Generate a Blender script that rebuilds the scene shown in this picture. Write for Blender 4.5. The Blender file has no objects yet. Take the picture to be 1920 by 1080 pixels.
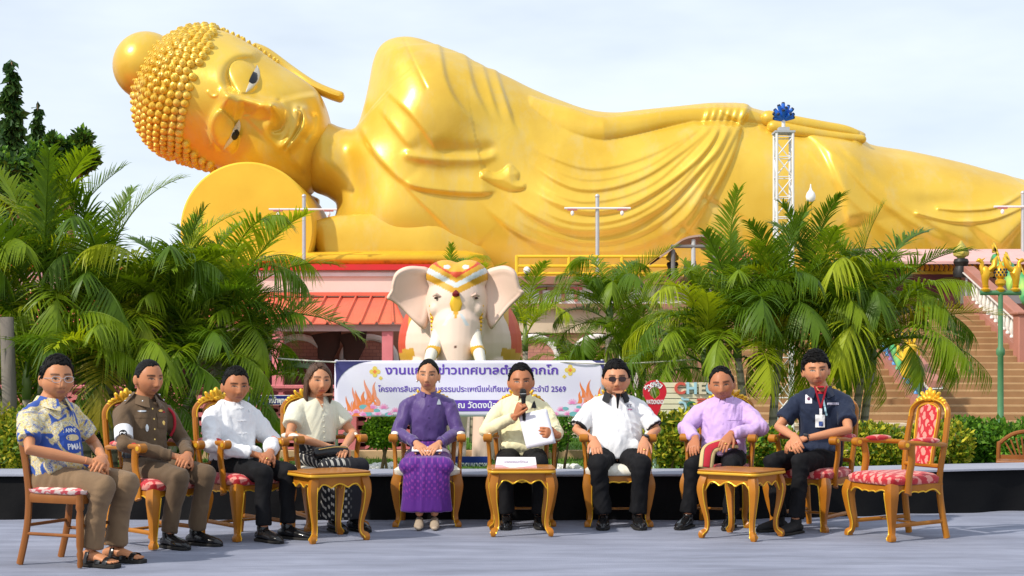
import bpy, bmesh, math, random
import numpy as np
from mathutils import Vector, Matrix, Euler
R = math.radians
random.seed(7)
rng = np.random.default_rng(7)
SC = bpy.context.scene
COL = SC.collection
# ------------------------------------------------------------ camera
CAMZ, F, HX, HY = 1.22, 2800.0, 960.0, 690.0     # eye height; focal length, axis and horizon in photo pixels
cd = bpy.data.cameras.new('camera'); cam = bpy.data.objects.new('camera', cd); COL.objects.link(cam)
cam.location = (0, 0, CAMZ); cam.rotation_euler = (R(90), 0, 0)
cd.sensor_width = 36; cd.lens = 36*F/1920; cd.shift_y = 150/1920
cd.clip_start = .1; cd.clip_end = 3000
SC.camera = cam
# ------------------------------------------------------------ sky and sun
SUN_EL = 40; SUN_DIR = Vector((-.80, -.55, 0)).normalized()      # towards the sun, on the ground
w = bpy.data.worlds.new("World"); SC.world = w; w.use_nodes = True
nt = w.node_tree; N = nt.nodes; L = nt.links
bg = N['Background']
sky = N.new('ShaderNodeTexSky'); sky.sky_type = 'NISHITA'; sky.sun_disc = False
sky.sun_elevation = R(SUN_EL); sky.sun_rotation = math.atan2(SUN_DIR.x, SUN_DIR.y)
sky.dust_density = 1.5
tc = N.new('ShaderNodeTexCoord'); mp = N.new('ShaderNodeMapping'); mp.inputs['Scale'].default_value = (1, 1, 3.5)
no = N.new('ShaderNodeTexNoise'); no.inputs['Scale'].default_value = 2.6; no.inputs['Detail'].default_value = 5; no.inputs['Roughness'].default_value = .55
rp = N.new('ShaderNodeValToRGB'); rp.color_ramp.elements[0].position = .34; rp.color_ramp.elements[1].position = .68
rp.color_ramp.elements[0].color = (.60, .60, .60, 1); rp.color_ramp.elements[1].color = (.95, .95, .95, 1)
mx = N.new('ShaderNodeMix'); mx.data_type = 'RGBA'
L.new(tc.outputs['Generated'], mp.inputs['Vector']); L.new(mp.outputs['Vector'], no.inputs['Vector'])
L.new(no.outputs['Fac'], rp.inputs['Fac']); L.new(rp.outputs['Color'], mx.inputs['Factor'])
L.new(sky.outputs['Color'], mx.inputs[6]); mx.inputs[7].default_value = (8.4, 9.2, 10.2, 1)
L.new(mx.outputs[2], bg.inputs['Color']); bg.inputs['Strength'].default_value = .1
sd = bpy.data.lights.new('sun', 'SUN'); sd.energy = 3.5; sd.angle = R(1.6); sd.color = (1, .93, .82)
so = bpy.data.objects.new('sun', sd); COL.objects.link(so)
tosun = Vector((SUN_DIR.x*math.cos(R(SUN_EL)), SUN_DIR.y*math.cos(R(SUN_EL)), math.sin(R(SUN_EL))))
so.rotation_euler = (-tosun).to_track_quat('-Z', 'Y').to_euler()
SC.view_settings.view_transform = 'Standard'; SC.view_settings.look = 'None'
SC.view_settings.exposure = .24; SC.view_settings.gamma = 1
SC.cycles.max_bounces = 6; SC.cycles.transparent_max_bounces = 8
SC.cycles.use_denoising = True

# ------------------------------------------------------------ helpers
def P(px, py, Y):
    return Vector(((px-HX)/F*Y, Y, CAMZ-(py-HY)/F*Y))

class MB:
    """collects vertices and faces; transforms apply through self.M"""
    def __init__(s): s.v = []; s.f = []; s.mi = []; s.M = Matrix.Identity(4); s.cur = 0
    def add(s, vs, fs):
        b = len(s.v); M = s.M
        s.v += [M @ Vector(p) for p in vs]
        for f in fs: s.f.append([i+b for i in f]); s.mi.append(s.cur)
        return s
    def box(s, c, size, rot=None):
        x, y, z = (a/2 for a in size)
        vs = [Vector((i, j, k)) for i in (-x, x) for j in (-y, y) for k in (-z, z)]
        if rot is not None: vs = [rot @ v for v in vs]
        c = Vector(c)
        return s.add([v+c for v in vs], [(0,1,3,2),(4,6,7,5),(0,4,5,1),(2,3,7,6),(0,2,6,4),(1,5,7,3)])
    def tube(s, pts, rad, n=10, cap=True, up=None, sq=False, closed=False):
        """pts: path; rad: number / list of numbers or (rx, ry); sq: rounded-square section"""
        pts = [Vector(p) for p in pts]; m = len(pts)
        if not isinstance(rad, (list, tuple)) or (len(rad) == 2 and m != 2 and not isinstance(rad[0], (tuple, list))): rad = [rad]*m
        rad = [r if isinstance(r, (tuple, list)) else (r, r) for r in rad]
        vs = []; prev = None
        for i, p in enumerate(pts):
            if closed: t = pts[(i+1) % m]-pts[i-1]
            else: t = pts[min(i+1, m-1)]-pts[max(i-1, 0)]
            t = t.normalized() if t.length > 1e-9 else Vector((0, 0, 1))
            if prev is None:
                u = Vector(up) if up is not None else (Vector((0, 1, 0)) if abs(t.y) < .9 else Vector((1, 0, 0)))
            else: u = prev
            if up is not None: u = Vector(up)
            b = t.cross(u)
            if b.length < 1e-6: b = t.orthogonal()
            b.normalize(); u = b.cross(t).normalized(); prev = u
            for k in range(n):
                a = 2*math.pi*(k+.5)/n
                c, q = math.cos(a), math.sin(a)
                if sq:
                    mm = max(abs(c), abs(q))**.75; c /= mm; q /= mm; 
                vs.append(p+b*(c*rad[i][0])+u*(q*rad[i][1]))
        fs = []
        for i in range(m if closed else m-1):
            for k in range(n):
                i2 = (i+1) % m
                fs.append((i*n+k, i*n+(k+1) % n, i2*n+(k+1) % n, i2*n+k))
        if cap and not closed:
            fs.append(tuple(range(n-1, -1, -1))); fs.append(tuple((m-1)*n+k for k in range(n)))
        return s.add(vs, fs)
    def limb(s, pts, rad, n=14, up=None):
        """tube with rounded ends"""
        pts = [Vector(p) for p in pts]; rad = [r if isinstance(r, (tuple, list)) else (r, r) for r in rad]
        def end(p, q, r):
            d = (p-q).normalized(); o = []
            for a in (30, 60, 84):
                k = min(r); o.append((p+d*k*math.sin(R(a)), (r[0]*math.cos(R(a)), r[1]*math.cos(R(a)))))
            return o
        a = end(pts[0], pts[1], rad[0])[::-1]; b = end(pts[-1], pts[-2], rad[-1])
        return s.tube([x[0] for x in a]+pts+[x[0] for x in b], [x[1] for x in a]+rad+[x[1] for x in b], n, up=up)
    def ell(s, c, r, rot=None, nu=20, nv=12):
        if not isinstance(r, (tuple, list, Vector)): r = (r, r, r)
        c = Vector(c); vs = []
        for j in range(1, nv):
            t = math.pi*j/nv
            for i in range(nu):
                a = 2*math.pi*i/nu
                v = Vector((r[0]*math.sin(t)*math.cos(a), r[1]*math.sin(t)*math.sin(a), r[2]*math.cos(t)))
                vs.append(c+(rot @ v if rot is not None else v))
        e1 = Vector((0, 0, r[2])); e2 = Vector((0, 0, -r[2]))
        vs += [c+(rot @ e1 if rot is not None else e1), c+(rot @ e2 if rot is not None else e2)]
        fs = []
        for j in range(nv-2):
            for i in range(nu): fs.append((j*nu+i, (j+1)*nu+i, (j+1)*nu+(i+1) % nu, j*nu+(i+1) % nu))
        T = len(vs)-2
        for i in range(nu):
            fs.append((T, i, (i+1) % nu)); fs.append((T+1, (nv-2)*nu+(i+1) % nu, (nv-2)*nu+i))
        return s.add(vs, fs)
    def lathe(s, prof, n=20, o=(0, 0, 0), rot=None):
        """prof: (radius, height) list"""
        o = Vector(o); vs = []; m = len(prof)
        for r, z in prof:
            for i in range(n):
                v = Vector((r*math.cos(2*math.pi*i/n), r*math.sin(2*math.pi*i/n), z))
                vs.append(o+(rot @ v if rot is not None else v))
        fs = [(j*n+i, j*n+(i+1) % n, (j+1)*n+(i+1) % n, (j+1)*n+i) for j in range(m-1) for i in range(n)]
        fs += [tuple(range(n-1, -1, -1)), tuple((m-1)*n+i for i in range(n))]
        return s.add(vs, fs)
    def prism(s, poly, d, fn=None):
        """poly in (a, b); fn maps (a, b, c) to 3-D, c runs 0..d"""
        n = len(poly)
        if fn is None: fn = lambda a, b, c: (a, c, b)
        vs = [fn(a, b, 0) for a, b in poly]+[fn(a, b, d) for a, b in poly]
        fs = [tuple(range(n)), tuple(range(2*n-1, n-1, -1))]+[(i, i+n, (i+1) % n+n, (i+1) % n) for i in range(n)]
        return s.add(vs, fs)
    def mesh(s, name):
        me = bpy.data.meshes.new(name)
        me.from_pydata([tuple(v) for v in s.v], [], s.f)
        if any(s.mi): me.polygons.foreach_set('material_index', s.mi)
        return me

def tidy(me, smooth=True, ang=40, fix=True):
    if fix:
        bm = bmesh.new(); bm.from_mesh(me); bmesh.ops.recalc_face_normals(bm, faces=bm.faces); bm.to_mesh(me); bm.free()
    if smooth:
        me.shade_smooth()
        if ang: me.set_sharp_from_angle(angle=R(ang))
    return me

def place(name, me, mats, parent=None, kind=None, loc=None):
    o = bpy.data.objects.new(name, me); COL.objects.link(o)
    if not isinstance(mats, (list, tuple)): mats = [mats]
    if len(me.materials) == 0:
        for m in mats: me.materials.append(m)
    if parent is not None: o.parent = parent
    if kind: o['kind'] = kind
    if loc is not None: o.location = loc
    return o

def obj(name, mb, mats, parent=None, kind=None, smooth=True, ang=40, bevel=0, loc=None, label=None):
    me = tidy(mb.mesh(name), smooth, ang)
    o = place(name, me, mats, parent, kind, loc)
    if bevel:
        md = o.modifiers.new('bevel', 'BEVEL'); md.width = bevel; md.segments = 2; md.limit_method = 'ANGLE'; md.angle_limit = R(35)
    if label: o['label'] = label
    return o

def tag(o, label, cat, group=None):
    o['label'] = label; o['category'] = cat
    if group: o['group'] = group
    return o

def thing(name, label, cat, loc=(0, 0, 0), rotz=0, group=None):
    o = bpy.data.objects.new(name, None); COL.objects.link(o); o.empty_display_size = .1
    o.location = loc; o.rotation_euler = (0, 0, rotz)
    return tag(o, label, cat, group)

def copy_tree(root, loc, rotz, label, group=None):
    r = root.copy(); COL.objects.link(r); r.location = loc; r.rotation_euler = (0, 0, rotz); r['label'] = label
    if group: r['group'] = group
    for ch in list(root.children):
        c = ch.copy(); COL.objects.link(c); c.parent = r
        for g in list(ch.children):
            d = g.copy(); COL.objects.link(d); d.parent = c
    return r

# ------------------------------------------------------------ materials
def srgb(r, g, b):
    f = lambda c: (c/255/12.92) if c/255 <= .04045 else ((c/255+.055)/1.055)**2.4
    return (f(r), f(g), f(b))
def mat(name, col, rough=.6, metal=0, col2=None, scale=6, detail=4, bump=0, bscale=None, spec=.5, stretch=(1, 1, 1), lo=.35, hi=.65, coat=0, sheen=0, trans=0):
    m = bpy.data.materials.new(name); m.use_nodes = True
    n = m.node_tree.nodes; l = m.node_tree.links; b = n['Principled BSDF']
    b.inputs['Base Color'].default_value = (*col, 1); b.inputs['Roughness'].default_value = rough; b.inputs['Metallic'].default_value = metal
    b.inputs['Specular IOR Level'].default_value = spec*.6; b.inputs['Coat Weight'].default_value = coat; b.inputs['Sheen Weight'].default_value = sheen
    if trans:
        tr = n.new('ShaderNodeBsdfTranslucent'); ms = n.new('ShaderNodeMixShader'); ms.inputs[0].default_value = trans
        l.new(b.outputs[0], ms.inputs[1]); l.new(tr.outputs[0], ms.inputs[2]); l.new(ms.outputs[0], n['Material Output'].inputs[0])
        tr.inputs[0].default_value = (col[0]*1.6+.02, col[1]*1.5+.02, col[2]*.7, 1)
    if col2 is not None or bump:
        t = n.new('ShaderNodeTexCoord'); mpg = n.new('ShaderNodeMapping'); mpg.inputs['Scale'].default_value = stretch
        l.new(t.outputs['Object'], mpg.inputs[0])
    if col2 is not None:
        x = n.new('ShaderNodeTexNoise'); x.inputs['Scale'].default_value = scale; x.inputs['Detail'].default_value = detail
        r = n.new('ShaderNodeValToRGB'); e = r.color_ramp.elements
        e[0].position = lo; e[1].position = hi; e[0].color = (*col, 1); e[1].color = (*col2, 1)
        l.new(mpg.outputs[0], x.inputs['Vector']); l.new(x.outputs['Fac'], r.inputs[0]); l.new(r.outputs[0], b.inputs['Base Color'])
    if bump:
        x = n.new('ShaderNodeTexNoise'); x.inputs['Scale'].default_value = bscale or scale*4; x.inputs['Detail'].default_value = 4
        bp = n.new('ShaderNodeBump'); bp.inputs['Strength'].default_value = bump; bp.inputs['Distance'].default_value = .02
        l.new(mpg.outputs[0], x.inputs['Vector']); l.new(x.outputs['Fac'], bp.inputs['Height']); l.new(bp.outputs[0], b.inputs['Normal'])
    return m
def vcmat(name, rough=.55, spec=.4, metal=0, bump=0, bscale=60, sss=0):
    """colour from the mesh attribute Col (painted designs, skin)"""
    m = mat(name, (.5, .5, .5), rough, metal, spec=spec, bump=bump, bscale=bscale)
    n = m.node_tree.nodes; l = m.node_tree.links
    a = n.new('ShaderNodeAttribute'); a.attribute_name = 'Col'
    l.new(a.outputs['Color'], n['Principled BSDF'].inputs['Base Color'])
    if sss:
        n['Principled BSDF'].inputs['Subsurface Weight'].default_value = sss; n['Principled BSDF'].inputs['Subsurface Radius'].default_value = (.01, .004, .002); n['Principled BSDF'].inputs['Subsurface Scale'].default_value = .5
    return m
def setcol(me, cols):
    a = me.color_attributes.new('Col', 'FLOAT_COLOR', 'POINT')
    c = np.ones((len(me.vertices), 4), np.float32); c[:, :3] = cols
    a.data.foreach_set('color', c.ravel())
def nodes(m): return m.node_tree.nodes, m.node_tree.links, m.node_tree.nodes['Principled BSDF']

def baked(me, mods):
    """mesh with modifiers applied: mods = list of (type, dict)"""
    o = bpy.data.objects.new('tmp', me); COL.objects.link(o)
    for ty, kw in mods:
        md = o.modifiers.new('m', ty)
        for k, v in kw.items(): setattr(md, k, v)
    dg = bpy.context.evaluated_depsgraph_get(); dg.update()
    out = bpy.data.meshes.new_from_object(o.evaluated_get(dg))
    bpy.data.objects.remove(o)
    return out
def blob(mb, voxel, smooth=4, factor=.5):
    me = mb.mesh('blob'); tidy(me, False)
    out = baked(me, [('REMESH', dict(mode='VOXEL', voxel_size=voxel)), ('SMOOTH', dict(iterations=smooth, factor=factor))])
    out.shade_smooth()
    return out
def verts(me):
    a = np.empty(len(me.vertices)*3, np.float32); me.vertices.foreach_get('co', a); return a.reshape(-1, 3)
def normals(me):
    a = np.empty(len(me.vertices)*3, np.float32); me.vertices.foreach_get('normal', a); return a.reshape(-1, 3)
def catmull(pts, n=8, closed=False):
    pts = [np.array(p, float) for p in pts]; m = len(pts); out = []
    for i in range(m if closed else m-1):
        p0 = pts[i-1] if (i > 0 or closed) else pts[0]; p1 = pts[i]; p2 = pts[(i+1) % m]
        p3 = pts[(i+2) % m] if (i+2 < m or closed) else pts[-1]
        for k in range(n):
            t = k/n
            out.append(.5*((2*p1)+(-p0+p2)*t+(2*p0-5*p1+4*p2-p3)*t*t+(-p0+3*p1-3*p2+p3)*t**3))
    if not closed: out.append(pts[-1])
    return np.array(out)
def text_mesh(body, size, depth=.002, bold=0, align='CENTER'):
    cu = bpy.data.curves.new('lettering', 'FONT'); cu.body = body; cu.size = size; cu.align_x = align; cu.align_y = 'CENTER'
    cu.extrude = depth; cu.offset = bold; cu.resolution_u = 4
    o = bpy.data.objects.new('tmp', cu); COL.objects.link(o)
    dg = bpy.context.evaluated_depsgraph_get(); dg.update()
    me = bpy.data.meshes.new_from_object(o.evaluated_get(dg)); bpy.data.objects.remove(o)
    return me
def lettering(name, body, size, m, parent, loc, rot=(R(90), 0, 0), fit=None, bold=0, depth=.002, align='CENTER'):
    me = text_mesh(body, size, depth, bold, align)
    v = verts(me); me.materials.clear(); me.materials.append(m)
    o = place(name, me, m, parent); o.location = loc; o.rotation_euler = rot
    wdt = v[:, 0].max()-v[:, 0].min()
    if fit: o.scale = (fit/wdt, 1, 1)
    return o
# ------------------------------------------------------------ ground, carpet, lawn
def sheet(name, x0, y0, x1, y1, z, m):
    mb = MB(); mb.add([(x0, y0, z), (x1, y0, z), (x1, y1, z), (x0, y1, z)], [(0, 1, 2, 3)])
    return obj(name, mb, m, kind='structure', smooth=False)
ground = mat('ground_earth', (.26, .22, .17), .95, 0, (.34, .29, .23), .8, 6, .3, 20)
sheet('ground', -400, -30, 400, 700, 0, ground)
carpet = mat('carpet_felt', (.235, .25, .318), .95, 0, (.295, .312, .39), 1.1, 10, .35, 160, lo=.3, hi=.75, spec=.1)
n, l, b = nodes(carpet)      # trodden creases and paler worn patches in the felt
t = n.new('ShaderNodeTexCoord'); mpg = n.new('ShaderNodeMapping'); mpg.inputs['Scale'].default_value = (.5, 2.2, 1); l.new(t.outputs['Object'], mpg.inputs[0])
x = n.new('ShaderNodeTexNoise'); x.inputs['Scale'].default_value = 2.2; x.inputs['Detail'].default_value = 9; x.inputs['Roughness'].default_value = .65; l.new(mpg.outputs[0], x.inputs[0])
r = n.new('ShaderNodeMapRange'); r.inputs[1].default_value = .35; r.inputs[2].default_value = .7; r.inputs[3].default_value = .78; r.inputs[4].default_value = 1.16; l.new(x.outputs['Fac'], r.inputs[0])
hs = n.new('ShaderNodeMix'); hs.data_type = 'RGBA'; hs.blend_type = 'MULTIPLY'; hs.inputs['Factor'].default_value = 1
old = b.inputs['Base Color'].links[0].from_socket; l.new(old, hs.inputs[6]); l.new(r.outputs[0], hs.inputs[7]); l.new(hs.outputs[2], b.inputs['Base Color'])
mb = MB(); nx_, ny_ = 90, 70
vs = []; 
for j in range(ny_+1):
    for i in range(nx_+1):
        X = -12+24*i/nx_; Y = 3+10.2*j/ny_
        vs.append((X, Y, .006+.004*math.sin(X*1.3+Y*2.1)*math.sin(Y*3.1-X*.7)+.003*math.sin(X*4.3+1)*math.sin(Y*6.7)))
mb.add(vs, [(j*(nx_+1)+i, j*(nx_+1)+i+1, (j+1)*(nx_+1)+i+1, (j+1)*(nx_+1)+i) for j in range(ny_) for i in range(nx_)])
obj('carpet_floor', mb, carpet, kind='structure', ang=0)
lawnm = mat('lawn_turf', (.06, .14, .015), .95, 0, (.12, .24, .03), 3, 8, .6, 60)
sheet('lawn', -14, 14.2, 14, 26, .008, lawnm)
kerbm = mat('kerb_paint', (.55, .36, .20), .8, 0, (.45, .30, .18), 3, 5, .1)
mb = MB().box((0, 20, .06), (13, .16, .12)); obj('kerb', mb, kerbm, kind='structure', bevel=.01)

# ------------------------------------------------------------ low stage behind the chairs
black = mat('black_drape', (.0025, .0025, .0032), .65, 0, (.0045, .0045, .0055), 2, 5, .25, 9, spec=.2)
topm = mat('stage_felt', (.28, .29, .35), .95, 0, (.33, .34, .40), 2, 6, .2, 80, spec=.15)
def xa(px, Y): return (px-HX)/F*Y
front = catmull([(xa(-500, 12.1), 12.1), (xa(0, 12.0), 12.0), (xa(620, 12.0), 12.0), (xa(1150, 12.0), 12.0), (xa(1500, 12.15), 12.15), (xa(1900, 12.75), 12.75), (xa(2300, 13.3), 13.3)], 40)
SH = .366
stg = thing('stage_platform', 'low wide stage with grey top and long black cloth skirt behind the chairs', 'stage', (0, 12, 0))
mb = MB(); vs = []; rows = 8; nn = len(front)
for k in range(rows+1):
    q = k/rows
    for i, (x, y) in enumerate(front):
        s_ = x*3.1
        wv = (.018*math.sin(s_*1.7+1.2*math.sin(s_*.6))+.012*math.sin(s_*4.1+2*q))*(.25+q)*(1.6 if x > 1.5 else .7)
        vs.append((x, y-12-.01-.05*q-wv, SH*(1-q)+.004*(k == rows)))
mb.add(vs, [(k*nn+i, k*nn+i+1, (k+1)*nn+i+1, (k+1)*nn+i) for k in range(rows) for i in range(nn-1)])
obj('skirt', mb, black, stg, ang=0)
mb = MB(); vs = [(x, y-12-.06, SH+.003) for x, y in front]+[(x, y-12+.66, SH) for x, y in front]+[(x, y-12-.06, SH-.012) for x, y in front]+[(x, y-12+.66, .0) for x, y in front]
mb.add(vs, [(i, i+1, nn+i+1, nn+i) for i in range(nn-1)]+[(2*nn+i, 2*nn+i+1, i+1, i) for i in range(nn-1)]+[(nn+i, nn+i+1, 3*nn+i+1, 3*nn+i) for i in range(nn-1)])
obj('deck', mb, topm, stg, ang=30)

# ------------------------------------------------------------ temple platform building
def pbox(mb, px0, py0, px1, py1, Y, dep):
    a = P(px0, py1, Y); b = P(px1, py0, Y)
    return mb.box(((a.x+b.x)/2, Y+dep/2, (a.z+b.z)/2), (abs(b.x-a.x), dep, abs(b.z-a.z)))
palewall = mat('pale_pink_wall', (.80, .62, .55), .8, 0, (.74, .58, .50), .6, 6, .1, 10)
redtrim = mat('red_paint', (.62, .025, .03), .5, 0, (.55, .03, .03), 2)
whitep = mat('white_paint', (.78, .75, .74), .6, 0, (.70, .67, .66), 2)
mauve = mat('mauve_wall', (.34, .17, .12), .8, 0, (.28, .14, .10), 1.2, 6, .15, 12)
beigew = mat('beige_wall', (.62, .50, .36), .8, 0, (.52, .42, .30), 1.5, 6, .1, 12)
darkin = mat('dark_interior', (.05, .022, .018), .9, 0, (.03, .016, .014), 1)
pinkp = mat('pink_paint', (.68, .20, .22), .7, 0, (.60, .17, .19), 2.5, 6, .1, 20)
maroon = mat('maroon_shade', (.10, .018, .025), .7, 0, (.07, .015, .02), 2)  # dark maroon with the shade of the interiors put into its colour
brickp = mat('pink_brick', (.42, .17, .14), .85)
n, l, b = nodes(brickp); bt = n.new('ShaderNodeTexBrick'); t = n.new('ShaderNodeTexCoord'); mpg = n.new('ShaderNodeMapping'); mpg.inputs['Rotation'].default_value = (R(-90), 0, 0)
bt.inputs['Scale'].default_value = 2.6; bt.inputs['Color1'].default_value = (.50, .23, .18, 1); bt.inputs['Color2'].default_value = (.42, .18, .14, 1); bt.inputs['Mortar'].default_value = (.26, .12, .10, 1); bt.inputs['Mortar Size'].default_value = .018
l.new(t.outputs['Object'], mpg.inputs[0]); l.new(mpg.outputs[0], bt.inputs[0]); l.new(bt.outputs[0], b.inputs['Base Color'])
ZT = P(0, 497, 41.5).z
tb = thing('temple_platform', 'long pale pink temple platform with red edge carrying the golden reclining statue', 'building', (0, 41.5, 0))
def part(name, fn, m, par=tb, bevel=0, ang=40):
    mb = MB(); mb.M = Matrix.Translation(-par.matrix_basis.translation); fn(mb); return obj(name, mb, m, par, bevel=bevel, ang=ang)
x0, x1, xr = -24, P(812, 0, 41.5).x, 34
part('podium', lambda m: (m.box(((x0+x1)/2, 46, (ZT-.15)/2), (x1-x0, 9, ZT-.15)), m.box(((x1+xr)/2, 45.6, 1.8), (xr-x1-.01, 9.8, 3.6))), palewall)
part('edge_band', lambda m: m.box(((x0+x1)/2, 45.9, ZT-.07), (x1-x0+.1, 9.2, .155)), redtrim)
part('cornice', lambda m: pbox(m, -500, 511, 812, 518, 41.42, .2), whitep)
zl = P(0, 519, 40).z
part('ledge', lambda m: (m.box(((x1+P(1640, 0, 40).x)/2, 40.5, zl-.1), (P(1640, 0, 40).x-x1, 1.2, .22)), m.box(((P(1800, 0, 40).x+xr)/2, 40.5, zl-.1), (xr-P(1800, 0, 40).x, 1.2, .22))), mauve, bevel=.02)
part('sign_wall', lambda m: (pbox(m, 812, 534, 1640, 569, 40.2, .5), pbox(m, 1800, 534, 2600, 569, 40.2, .5)), whitep)
part('band', lambda m: (pbox(m, 812, 569, 1640, 579, 40.05, .6), pbox(m, 1800, 569, 2600, 592, 40.05, .6)), mauve)
part('lower_wall', lambda m: pbox(m, 812, 579, 1560, 624, 40.3, .4), beigew)
part('niche_wall', lambda m: (pbox(m, 812, 624, 1620, 810, 40.4, .3), pbox(m, -500, 610, 812, 810, 41.3, .15)), mauve)
def archmesh(mb, cx, wd, top, bot, Y, inner):
    pts = []
    r_ = wd/2
    for k in range(17):
        a = math.pi*k/16; pts.append((cx-r_*math.cos(a), top+wd*.42*(1-math.sin(a))))
    pts = [(cx-r_, bot)]+pts+[(cx+r_, bot)]
    w_ = [P(a, b, Y) for a, b in pts]
    if inner: mb.prism([(p.x, p.z) for p in w_], .02, lambda a, b, c: (a, Y-c, b))
    else: mb.tube([(p.x, Y-.02, p.z) for p in w_], (.09, .09), 8, sq=True)
for cx, wd in ((1000, 92), (1120, 92), (1240, 92), (1360, 92)):
    part('brick_niche', lambda m: archmesh(m, cx, wd, 632, 800, 40.38, True), brickp)
    part('arch_trim', lambda m: archmesh(m, cx, wd, 632, 800, 40.36, False), whitep)
for cx, wd in ((692, 100), (560, 100), (430, 100), (300, 100), (60, 100)):
    part('brick_niche', lambda m: archmesh(m, cx, wd, 632, 800, 41.28, True), brickp)
    part('arch_trim', lambda m: archmesh(m, cx, wd, 632, 800, 41.26, False), whitep)
# big letters of the wall sign, coloured
for ch, px, cm in (('T', 1014, 'mauve'), ('T', 1035, 'mauve'), ('I', 1056, 'pink'), ('T', 1080, 'pink')):
    pp = P(px, 553, 40.17)
    lettering('letter', ch, .52, {'mauve': mauve, 'pink': pinkp}[cm], tb, (pp.x, 40.18-41.5, pp.z), bold=.02, depth=.03)

# lean-to roof of ribbed coral metal
coral = mat('coral_sheet_metal', (.72, .155, .09), .42, .0, (.66, .14, .085), 1.5, 4, spec=.5)
pav = thing('lean_to_pavilion', 'coral ribbed metal lean-to roof on pink posts against the pale wall left of the elephant', 'shelter', (0, 38.5, 0))
ra, rb_ = P(0, 556, 41.3), P(0, 606, 38.2)
def roof(m):
    xl, xr_ = -24, P(758, 0, 38.2).x; xt = P(735, 0, 41.3).x; nrib = 90; vs = []
    prof = []
    stp = .42; x = xl
    while x < xr_:
        prof += [(x, 0), (x+stp-.09, 0), (x+stp-.06, .06), (x+stp-.02, .06)]; x += stp
    k = len(prof)
    for (y, z) in ((rb_.y, rb_.z), (ra.y, ra.z)):
        for (x, h) in prof: vs.append((min(x, xr_ if y < 40 else xt), y, z+h))
    vs += [Vector(v)+Vector((0, 0, -.03)) for v in vs]
    m.add(vs, [(i, i+1, k+i+1, k+i) for i in range(k-1)]+[(2*k+i, 3*k+i, 3*k+i+1, 2*k+i+1) for i in range(k-1)]+[(i, 2*k+i, 2*k+i+1, i+1) for i in range(k-1)])
part('roof_sheet', roof, coral, pav, ang=20)
part('ridge_cap', lambda m: m.box(((-24+P(735, 0, 41.3).x)/2, 41.25, ra.z+.06), (24+P(735, 0, 41.3).x, .3, .1)), coral, pav)
part('fascia', lambda m: pbox(m, -800, 609, 752, 621, 38.35, .1), mat('fascia_paint', (.45, .28, .27), .7, 0, (.4, .25, .24), 2), pav)
for px in (-120, 100, 300, 520, 726): part('post', lambda m: pbox(m, px-10, 621, px+10, 805, 38.4, .28), pinkp, pav)
part('back_rail', lambda m: (pbox(m, -500, 676, 740, 800, 40.6, .2),), maroon, pav)  # dark box standing in for the shaded interior seen above the fence
for px in (612, 660, 400, 200): part('hanging_cloth', lambda m: m.tube([P(px, 624, 40), P(px+4, 650, 40), P(px-3, 676, 40)], [(.42, .2), (.3, .2), (.2, .15)], 12), darkin, pav)

# ------------------------------------------------------------ pink openwork fence
FY = 21.0
fen = thing('pink_block_fence', 'pink painted garden wall of hollow blocks with lens shaped openings behind the seated people', 'fence', (0, FY, 0))
def blockwork(m):
    for r_ in range(7):
        for c_ in range(-6, 24):
            px, py = 15+c_*33, 737+r_*16.2
            a = P(px-16.5, py+8.1, FY); b = P(px+16.5, py-8.1, FY); cx, cz = (a.x+b.x)/2, (a.z+b.z)/2
            wx, wz = (b.x-a.x)/2, (b.z-a.z)/2; K = 16; o = []; i_ = []
            for k in range(K):
                t_ = 2*math.pi*(k+.5)/K; q, s_ = math.cos(t_), math.sin(t_); mm = max(abs(q), abs(s_))
                o.append((cx+wx*q/mm, cz+wz*s_/mm)); i_.append((cx+wx*.76*math.copysign(abs(q)**.6, q), cz+wz*.50*math.copysign(abs(s_)**.9, s_)))
            vs = [(x, FY, z) for x, z in o]+[(x, FY, z) for x, z in i_]+[(x, FY+.12, z) for x, z in i_]
            m.add(vs, [(k, (k+1) % K, K+(k+1) % K, K+k) for k in range(K)]+[(K+k, K+(k+1) % K, 2*K+(k+1) % K, 2*K+k) for k in range(K)])
part('blockwork', blockwork, pinkp, fen, ang=30)
part('coping', lambda m: pbox(m, -200, 722, 793, 729, FY-.04, .2), pinkp, fen, bevel=.01)
part('base_wall', lambda m: pbox(m, -200, 850, 793, 866, FY-.05, .22), kerbm, fen, bevel=.01)
for px in (-150, 100, 300, 480, 660, 785): part('pillar', lambda m: pbox(m, px-9, 716, px+9, 862, FY-.08, .26), pinkp, fen, bevel=.01)
bsm = mat('opening_shade', (.09, .016, .02), .9)
part('backing', lambda m: pbox(m, -200, 729, 793, 850, FY+.3, .05), bsm, fen)  # dark sheet added so the block openings look shaded
blue = mat('sign_blue', (.012, .02, .16), .4); wht = mat('sign_white', (.8, .8, .8), .5)
SY = FY-.1
sg = thing('arrow_sign', 'small dark blue arrow sign with white Thai lettering on the pink openwork wall', 'sign', P(527, 750, SY))
def arrow(m, gr, dep):
    pts = [(475-gr, 750), (482, 742-gr), (576+gr, 742-gr), (576+gr, 758+gr), (482, 758+gr)]
    o = P(527, 750, SY); w_ = [P(a, b, SY)-o for a, b in pts]
    m.prism([(p.x, p.z) for p in w_], dep, lambda a, b, c: (a, -c, b))
mb = MB(); arrow(mb, 1.2, .015); obj('border', mb, wht, sg, smooth=False)
mb = MB(); arrow(mb, 0, .02); obj('panel', mb, blue, sg, smooth=False)
lettering('lettering', 'ห้องอาบน้ำพุทธมนต์ แดง', .10, wht, sg, (.01, -.022, -.01), fit=.66, bold=.003)
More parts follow.
